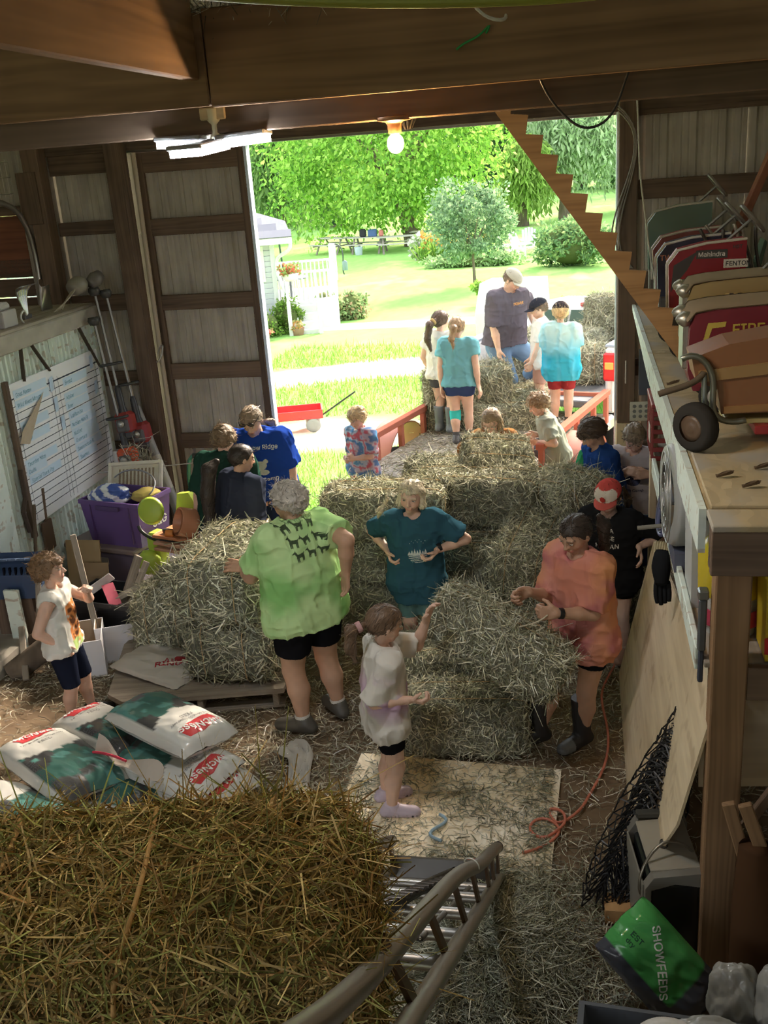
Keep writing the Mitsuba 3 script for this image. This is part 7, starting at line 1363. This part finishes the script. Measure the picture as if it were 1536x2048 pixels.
def pail(x, y, label):
    t = thing('cat_litter_pail', label, 'pail', None); z = 1.476
    part(t, 'tub', tote(frame2((x, y, z), 0), .30, .22, .37, (.52, .36, .02), .92, .02), 'plastic'); part(t, 'lid', MB((.30, .12, .03)).box(x-.155, x+.155, y-.115, y+.115, z+.36, z+.40, .01), 'plastic'); part(t, 'lid_rim', MB((.45, .04, .04)).box(x-.16, x+.16, y-.12, y+.12, z+.395, z+.405, .003), 'plastic')
    fr = lambda zz: y-.11*(.92+.08*zz/.37)-.002
    part(t, 'label_panel', MB((.50, .03, .03)).add(np.array([(x-.142, fr(.03), z+.03), (x+.142, fr(.03), z+.03), (x+.145, fr(.13), z+.10), (x, fr(.14), z+.135), (x-.145, fr(.13), z+.10)]), np.array([[0, 1, 2], [0, 2, 3], [0, 3, 4]])), 'plastic')
    for s, h, zz, c in (('SCENTED', .013, .232, (.06, .05, .02)), ('TIDY', .034, .190, (.03, .03, .02)), ('CATS', .034, .148, (.03, .03, .02)), ('24/7', .022, .055, (.75, .45, .40))):
        m = meshkit.text_mesh(s, h, .001, True); w = m.vertices[:, 0].max(); part(t, 'lettering', MB(c).text(s, h, (x-w/2+.01, fr(zz)-.001, z+zz), (1, 0, 0), (0, -.06, 1), .001, bold=True), 'plastic')
    return t
pail(.83, 3.72, 'yellow TIDY CATS pail right of the post on the lower shelf, lettering toward us'); pail(1.20, 3.74, 'yellow cat litter pail at the far right on the lower shelf')
pv = unit(vec(.22, -.02, 1.06)); one('plywood_sheet', 'large pale plywood sheet leaning against the lower shelf at the right', 'plywood', MB().prism([(0, 0), (-2.10, 0), (-2.50, .70), (-2.52, 1.36), (-.04, 1.02)], (.245, 6.15, .004), vec(0, 1, 0), pv, .012), 'plywood')
one('plywood_offcut', 'smaller pale plywood piece standing right of the post below the pails', 'plywood', MB().obox((.80, 3.98, .94), [unit(vec(1, .1, 0)), unit(vec(0, .25, 1)), unit(np.cross(unit(vec(1, .1, 0)), unit(vec(0, .25, 1))))], [.30, .24, .006], 0), 'plywood')
for k, (p, q, w) in enumerate((((.60, 3.34, 1.02), (.86, 3.24, .30), .05), ((.55, 3.40, .98), (.80, 3.30, .1), .05), ((.92, 3.46, 1.36), (.62, 3.42, .86), .04))): one('board', ('brown board slanting down behind the post at the right edge', 'second brown board slanting down right beside the post', 'dark strip leaning the other way right of the post')[k], 'board', MB().beam(p, q, w, .03, up=(0, 1, 0)), ('beam_wood', 'beam_wood', 'girt_wood')[k])
one('log', 'rusty brown rounded log standing in the dark behind the post', 'log', MB((.085, .045, .025)).tube([(.66, 3.30, .02), (.65, 3.30, .6), (.64, 3.30, .86)], [.09, .085, .06], 16), 'matte', True)
# ---- black plastic netting: folded bundle of diamond mesh
mb = MB((.012, .012, .014)); r = np.random.default_rng(9)
def netpt(u, v, k):
    top = vec(.525, 4.30, .95)+vec(.05*v, .10*v, .03*v); a = vec(.02+.08*k, 3.86, .02); w = .05+.24*math.sin(math.pi*min(u*.8+.12, 1))*.8
    c = top*(1-u)+a*u+vec(.02, 0, -.06*math.sin(math.pi*u)); ang = v*math.pi*.9+k; return c+vec(math.cos(ang)*w*.65*(.5+.5*u), .25*w*math.sin(ang*2), abs(math.sin(ang))*w*.5)
for k in range(3):
    nu, nv = 30, 13; G = np.array([[netpt(i/(nu-1)*(1.0 if j % 3 else .92), (j/(nv-1)*2-1), k*1.0)+r.normal(size=3)*.004 for j in range(nv)] for i in range(nu)])
    for i in range(nu-1):
        for j in range(nv-1):
            e = (i+j) % 2; mb.tube([G[i, j+e], G[i+1, j+1-e]], .0040, 3, caps=False)
            if j % 2 == 0: mb.tube([G[i, j], G[i, j+1]], .0036, 3, caps=False)
part(thing('netting', 'black plastic mesh netting bundled from the plywood down to the floor', 'netting'), 'mesh', mb, 'plastic', kind='stuff')
# ---- old cabinet, feed bag, tub
M = frame2((.36, 3.78, 0), -8); t = thing('old_heater', 'old dark glass-fronted cabinet with a rounded grey frame and dusty top by the post', 'cabinet'); 
part(t, 'body', MB((.022, .024, .024)).box(-.10, .12, -.17, .22, 0, .40, .01).move(M), 'gloss'); part(t, 'frame', MB((.20, .19, .165)).prism([(-.125, 0), (-.125, .40), (-.09, .455), (.11, .47), (.14, .44), (.14, 0), (.115, 0), (.115, .40), (.0, .42), (-.10, .39), (-.10, 0)], (0, -.14, 0), (1, 0, 0), (0, 0, 1), .05).move(M), 'plastic'); part(t, 'frame', MB((.17, .16, .14)).prism([(-.125, 0), (-.125, .40), (-.09, .455), (.11, .47), (.14, .44), (.14, 0), (.115, 0), (.115, .40), (.0, .42), (-.10, .39), (-.10, 0)], (0, .24, 0), (1, 0, 0), (0, 0, 1), .05).move(M), 'plastic')
part(t, 'top_plate', MB((.36, .33, .27)).obox((.01, .02, .462), [vec(1, 0, .07), vec(0, 1, 0), vec(-.07, 0, 1)], [.105, .17, .008], .003).move(M), 'matte'); part(t, 'knob', MB((.08, .07, .06)).lathe([(0, 0), (.02, 0), (.016, .025), (0, .03)], (-.01, 0, .47), n=12).move(M), 'plastic', True); part(t, 'side_panel', MB((.21, .20, .17)).box(-.132, -.124, -.16, .20, .02, .40, .002).move(M), 'plastic')
part(t, 'bail_handle', MB((.33, .30, .25)).tube(curve([(-.12, -.12, .30), (-.10, -.10, .48), (.0, -.06, .54), (.10, -.05, .48), (.13, -.05, .38)], 18), .007, 7).move(M), 'metal', True); part(t, 'lid_edge', MB((.05, .05, .045)).box(-.09, .12, .19, .23, .47, .50, .006).move(M), 'plastic')
one('brick', 'brown wood block on the earth floor left of the old cabinet', 'block', MB().box(.10, .22, 3.80, 3.92, .0, .08), 'orange_wood')
def bagcol(x, y): 
    c = np.tile(np.array((.07, .34, .09)), (len(x), 1)); c[(x > .45)] = (.075, .08, .10); c[(y < -.62)] = (.06, .065, .085); k = meshkit.fbm(np.stack([x*3, y*2, x*0], -1), 2, 5); c[(x > .12) & (x < .4) & (k > .55) & (y > .1)] = (.03, .10, .05); return c
sk, Z = pillow(.50, .30, .09, 34, bagcol, 6, .02); A = np.stack([unit(vec(.55, -.12, -.62)), unit(vec(.62, .45, .45)), vec(0, 0, 0)], 1); A[:, 2] = unit(np.cross(A[:, 0], A[:, 1])); A[:, 1] = np.cross(A[:, 2], A[:, 0])
if A[2, 2] < 0: A[:, 1] *= -1; A[:, 2] *= -1
M = m44(A, (.31, 3.36, .20)); t = thing('feed_bag', 'green and black SHOWFEEDS bag slumped at the foot of the post', 'feed bag'); part(t, 'bag', sk.move(M), 'wrap', True); k = meshkit.text_mesh('SHOWFEEDS', .034, .001, True); k.vertices[:, 0] -= k.vertices[:, 0].max()/2; part(t, 'lettering', onpillow(Z, k, (-.06, -.01), -38, (.72, .76, .72)).move(M), 'matte'); k = meshkit.text_mesh('EST', .022, .001, True); part(t, 'lettering', onpillow(Z, k, (-.21, -.01), 0, (.03, .08, .05)).move(M), 'matte'); part(t, 'lettering', onpillow(Z, meshkit.text_mesh('dry', .018, .001, True), (-.21, -.04), 0, (.03, .08, .05)).move(M), 'matte')
one('stock_tub', 'grey plastic tub rim at the bottom right corner', 'tub', tote(frame2((.44, 2.74, .0), 4), .92, .42, .36, (.085, .095, .11), .9, .03, .012), 'plastic'); t = thing('bucket', 'dirty white bucket lying in the grey tub', 'bucket'); part(t, 'base', MB((.62, .60, .55)).lathe([(0, .16), (.10, .158), (.135, .14), (.15, .09), (.16, -.12), (.14, -.12)], (.29, 2.68, .36), (-.05, -.15, 1), 28), 'plastic', True)
for k, (c, rad, sd) in enumerate((((.56, 3.06, .33), (.10, .08, .19), 4), ((.72, 3.02, .36), (.10, .10, .22), 9), ((.44, 2.88, .38), (.12, .05, .05), 14))): one('plastic_bag', ('crumpled clear plastic bag beside the green feed bag', 'crumpled clear plastic bag at the right edge', 'flattened plastic film lying over the tub rim')[k], 'bag', lump(c, rad, sd, (.34, .34, .32), .38, 4), 'wrap', True)
# bucket and barrel behind the black-shirted girl
t = thing('bucket', 'dark blue bucket with a white rim standing on the green barrel', 'bucket'); part(t, 'tub', MB((.02, .035, .13)).lathe([(0, 0), (.12, 0), (.155, .31), (.145, .31), (.11, .012), (0, .012)], (.45, 7.22, .395), n=26), 'plastic', True); part(t, 'rim', MB((.66, .68, .70)).lathe([(.145, .30), (.16, .30), (.162, .318), (.145, .318)], (.45, 7.22, .395), n=26), 'plastic', True)
t = thing('barrel', 'dark green round tub with a grey rim under the blue bucket', 'barrel'); part(t, 'tub', MB((.015, .10, .065)).lathe([(0, 0), (.16, 0), (.18, .36), (0, .36)], (.45, 7.22, 0), n=28), 'plastic', True); part(t, 'rim', MB((.42, .42, .38)).lathe([(.175, .34), (.19, .345), (.19, .385), (.0, .39)], (.45, 7.22, 0), n=28), 'plastic', True)
t = thing('notice', 'off-white printed sheet pinned at the right door post', 'notice'); part(t, 'sheet', MB((.56, .57, .50)).box(.42, .60, 8.715, 8.722, 1.09, 1.26, 0), 'matte'); 
for i in range(3):
    for j in range(3): part(t, 'print', MB((.20, .22, .22)).lathe([(0, 0), (.016, 0), (.016, .001), (0, .001)], (.46+.05*i, 8.7145, 1.13+.045*j), (0, -1, 0), 10), 'matte')
one('grey_panel', 'dark grey sheet metal panel hanging by the door post above the notice', 'panel', MB((.13, .15, .17)).box(.49, .70, 8.70, 8.715, 1.32, 1.72, .003), 'metal'); one('staple', 'short white strip stapled to the door post', 'strip', MB((.75, .75, .72)).box(.377, .387, 8.733, 8.738, 1.42, 1.62, .001), 'matte'); one('green_sack', 'green sack behind the boy in the blue shirt', 'sack', lump((.02, 8.25, .55), (.10, .12, .42), 3, (.03, .22, .10), .15), 'matte', True)
# ================================================================== floor things, elevator, lamps, cords
one('floor_sheet', 'light OSB sheet lying on the earth floor in the middle', 'OSB sheet', MB().obox((-.745, 4.30, .006), [unit(vec(.06, 1.49, 0)), unit(vec(1.49, -.10, 0)), vec(0, 0, 1)], [.74, .60, .006], 0), 'osb')
def sd(x, y): return np.clip(.18+1.7*(meshkit.fbm(np.stack([x*3.2, y*3.2, x*0], -1), 3, 19)-.40)+.9*np.exp(-((y-3.6)/.35)**2)+.8*np.exp(-((x+.15)/.12)**2), .03, 1)
litter('sheet_hay', 'thin scatter of hay over the OSB sheet', 5200, (-1.36, -.16, 3.58, 5.0), 41, .055, .0038, HAY*.8, sd, lambda x, y: .012+0*x)
one('extension_cord', 'orange-pink extension cord snaking along the floor to a loose coil by the OSB sheet', 'cord', MB((.62, .20, .13)).tube(curve([(.27, 6.59, .012), (.21, 6.22, .012), (.13, 5.88, .012), (.15, 5.51, .012), (.12, 5.03, .012), (.03, 4.74, .012), (-.06, 4.55, .02), (-.13, 4.5, .02), (-.16, 4.54, .02), (-.17, 4.61, .02), (-.13, 4.60, .03), (-.09, 4.50, .03), (-.13, 4.42, .03), (-.20, 4.37, .02), (-.27, 4.44, .02), (-.22, 4.51, .03), (-.13, 4.47, .025), (-.20, 4.30, .02), (-.30, 4.24, .02)], 160), .008, 7), 'plastic', True)
one('cord', 'red cord lying across the hay in front of the elevator end', 'cord', MB((.50, .13, .07)).tube(curve([(-.95, 3.98, .03), (-.85, 4.03, .04), (-.70, 4.10, .03), (-.53, 4.15, .03)], 20), .009, 7), 'plastic', True)
# ---- hay elevator
t = thing('hay_elevator', 'rusty pipe-railed hay elevator rising from the floor toward us at the bottom', 'hay elevator'); PI_ = (.40, .37, .33); RU = (.17, .115, .08)
lo_ = lambda y, x=0: vec(-.40+.02*(4.0-y)+x, y, .055+.68*(4.0-y)); up_ = lambda y, x=0: vec(-.40-.007*(4.0-y)+x, y, .235+.68*(4.0-y))
for x in (0, -.52):
    part(t, 'top_pipe', MB(PI_).tube(curve([up_(.8 if x == 0 else 2.05, x), up_(2.3, x), up_(2.9, x)+vec(0, 0, .012), up_(3.25, x)+vec(0, 0, -.01), up_(3.6, x)+vec(0, 0, -.005), up_(4.0, x)], 40), .027, 12), 'metal', True); part(t, 'bottom_pipe', MB((.46, .44, .40)).tube(np.linspace(lo_(.9 if x == 0 else 2.05, x), lo_(4.02, x), 8), .026, 12), 'metal', True)
    for y in (1.65, 2.15, 2.62, 3.05, 3.48, 3.72, 3.97)[0 if x == 0 else 1:]: part(t, 'stay', MB(RU).beam(lo_(y, x), up_(y, x), .012, .05, up=(0, 1, -.6)), 'metal')
for y in (2.1, 2.5, 2.9, 3.3, 3.6): part(t, 'cross_tube', MB((.35, .33, .31)).tube([lo_(y, -.52)-vec(0, 0, .0), lo_(y)], .022, 10), 'metal', True)
part(t, 'end_plate', MB((.17, .16, .15)).obox(lo_(3.98, -.26)+vec(0, 0, .03), [vec(1, 0, 0), unit(vec(0, -1, .6)), unit(vec(0, .6, 1))], [.26, .02, .05], .004), 'metal')
k = part(t, 'chain_slat', MB((.045, .04, .038)).tube(curve([lo_(2.6, -.30)+vec(0, 0, .03), lo_(3.0, -.27)+vec(0, 0, .04), lo_(3.45, -.22)+vec(0, 0, .05), lo_(3.72, -.17)+vec(0, 0, .06)], 20), .024, 6), 'metal', True)
for i in range(15): part(k, 'link', MB((.09, .08, .075)).obox(lo_(2.68+.07*i, -.295+.0088*i)+vec(0, 0, .065), [unit(vec(.1, 1, -.6)), vec(1, 0, 0), unit(vec(0, .6, 1))], [.02, .028, .006], .002), 'metal')
part(t, 'guide_rod', MB((.30, .29, .27)).tube([lo_(2.4, -.12), lo_(3.6, -.10)], .010, 8), 'metal', True); part(t, 'wire_tie', MB((.68, .68, .64)).tube([up_(3.05)+vec(.03*math.cos(a), .012*a, .03*math.sin(a)) for a in np.linspace(0, 5, 12)], .003, 5), 'plastic', True)
# ---- lamps
def lampstem(): return MB((.62, .58, .44)).lathe([(.035, .08), (.034, .05), (.022, .03), (.022, 0), (.03, -.02), (0, -.03)], (-1.205, 3.46, 3.515), n=16)
t = thing('led_lamp', 'white LED lamp with three spread panels hanging under the girder', 'lamp'); part(t, 'stem', lampstem(), 'plastic', True); part(t, 'mount_board', MB((.5, .42, .26)).box(-1.25, -1.16, 3.43, 3.50, 3.56, 3.60), 'pale_wood')
for k, (c, d_, w) in enumerate((((-1.325, 3.47, 3.502), unit(vec(-1, .05, .02)), .075), ((-1.245, 3.38, 3.478), unit(vec(-.35, -1, -.12)), .075), ((-1.115, 3.47, 3.498), unit(vec(1, .1, .06)), .08))):
    x = unit(np.cross(d_, [0, 0, 1])); n_ = np.cross(x, d_); SG = 1 if n_[2] > 0 else -1; q = part(t, 'panel', MB((.20, .20, .21)).obox(vec(*c)+n_*.008*SG, [d_, x, n_], [.085, w, .008], .004), 'plastic')
    em = MB((.9, .9, .9)).obox(vec(*c)-n_*.012*SG, [d_, x, n_], [.078, w-.008, .011], 0); kk = num(f'{q}__light'); v, f_, _, _ = em.arrays(); scene[kk] = mikit.ply((v, f_), 'm_plastic_plain', emitter={'type': 'area', 'radiance': {'type': 'rgb', 'value': [9.0, 9.6, 10.0]}})
scene['m_plastic_plain'] = {'type': 'diffuse', 'reflectance': {'type': 'rgb', 'value': [.7, .7, .7]}}
t = thing('light_bulb', 'warm glowing bare bulb in a brown socket under the rear girder', 'light bulb'); part(t, 'socket', MB((.30, .16, .08)).lathe([(.055, .012), (.055, 0), (.03, -.004), (.024, -.012), (.022, -.04), (0, -.042)], (-.595, 3.46, 3.513), n=18), 'plastic', True)
m = trimesh.creation.icosphere(3, .028); bv = m.vertices.copy(); bv[:, 2] *= 1.12; bv += vec(-.595, 3.46, 3.442); scene[num(f'{t}__glass')] = mikit.ply((bv, m.faces), 'm_plastic_plain', smooth=True, emitter={'type': 'area', 'radiance': {'type': 'rgb', 'value': [62, 36, 13]}})
# wire cage
mb = []; t = thing('wire_basket', 'dark wire basket hanging under the girder beside the bulb', 'basket')
for k in range(8): a = k*2*np.pi/8; part(t, 'wire', MB((.05, .045, .04)).tube([(-.56+.075*math.cos(a), 3.56+.05*math.sin(a), 3.62), (-.565+.01*math.cos(a), 3.555+.01*math.sin(a), 3.485)], .0025, 4), 'metal')
for k in range(4): z = 3.61-.03*k; s = .97-.24*k; part(t, 'ring', MB((.05, .045, .04)).tube([(-.56+.075*s*math.cos(a), 3.56+.05*s*math.sin(a), z) for a in np.linspace(0, 2*np.pi, 17)], .0025, 4), 'metal')
# hose, cables
one('hose', 'yellow-green hose stretched across the very top of the picture', 'hose', MB((.22, .24, .035)).tube(curve([(-1.10, 2.8, 3.86), (-.58, 2.8, 3.785), (-.19, 2.8, 3.752), (.03, 2.8, 3.745), (.3, 2.8, 3.77)], 30), .016, 10), 'plastic', True)
one('cable', 'white cable end looping down at the top of the right girder', 'cable', MB((.62, .62, .60)).tube(curve([(-.30, 3.0, 3.82), (-.28, 3.0, 3.775), (-.25, 3.02, 3.745), (-.215, 3.05, 3.735), (-.20, 3.1, 3.75)], 16), .005, 6), 'plastic', True)
one('cable', 'black cable sagging in a loop below the girder into the top right of the opening', 'cable', MB((.03, .03, .03)).tube(curve([(-.12, 3.4, 3.60), (-.09, 3.4, 3.54), (-.04, 3.4, 3.48), (.02, 3.4, 3.445), (.07, 3.4, 3.455), (.115, 3.4, 3.51), (.15, 3.4, 3.60)], 30), .0045, 6), 'plastic', True)
one('cable', 'pale cable running down the door post to the toys on the shelf', 'cable', MB((.50, .48, .42)).tube(curve([(.37, 7.6, 3.75), (.385, 7.3, 3.45), (.41, 7.3, 3.1), (.44, 7.3, 2.9), (.48, 7.3, 2.62), (.53, 7.3, 2.40), (.56, 7.25, 2.2)], 30), .006, 6), 'plastic', True)
for k in range(3): one('conduit', ('grey cable bending at the top of the right door post, upper', 'grey cable bending at the top of the right door post, middle', 'grey cable bending at the top of the right door post, lower')[k], 'cable', MB((.24, .22, .19)).tube(curve([(.30, 8.70, 3.66-.02*k), (.36, 8.70, 3.60-.02*k), (.42-.01*k, 8.70, 3.50), (.43-.012*k, 8.70, 3.2), (.43-.012*k, 8.70, 2.4)], 22), .007, 6), 'plastic', True)
one('paper_strip', 'white strip of paper sticking up behind the girder', 'paper', MB((.70, .70, .68)).beam((-.52, 3.335, 3.872), (-.43, 3.335, 3.885), .004, .02), 'matte'); one('green_string', 'frayed green twine caught on the right girder', 'twine', MB((.05, .30, .10)).tube(curve([(-.36, 3.27, 3.69), (-.32, 3.265, 3.71), (-.28, 3.265, 3.73), (-.26, 3.26, 3.745), (-.27, 3.26, 3.725)], 16), .0035, 5), 'matte', True)
one('bent_wire', 'dusty wire running along the top of the joist and girder', 'wire', MB((.36, .30, .22)).tube(curve([(-1.20, 1.6, 3.93), (-1.19, 2.4, 3.925), (-1.17, 3.1, 3.92), (-1.05, 3.27, 3.885), (-.9, 3.27, 3.89)], 26), .006, 6), 'plastic', True)
mb = MB(); v, f_, c_ = blades(np.c_[np.random.default_rng(3).uniform(-2.2, -.2, 900), np.full(900, 3.30), np.full(900, 3.875)], np.tile([0, 0, 1.], (900, 1)), .11, .003, LIT*.55, 33, lift=.9, bend=.6)
one('dusty_straw', 'old straw and cobweb wisps along the top of the girder', 'straw', MB().add(v, f_, c_), 'matte', kind='stuff')
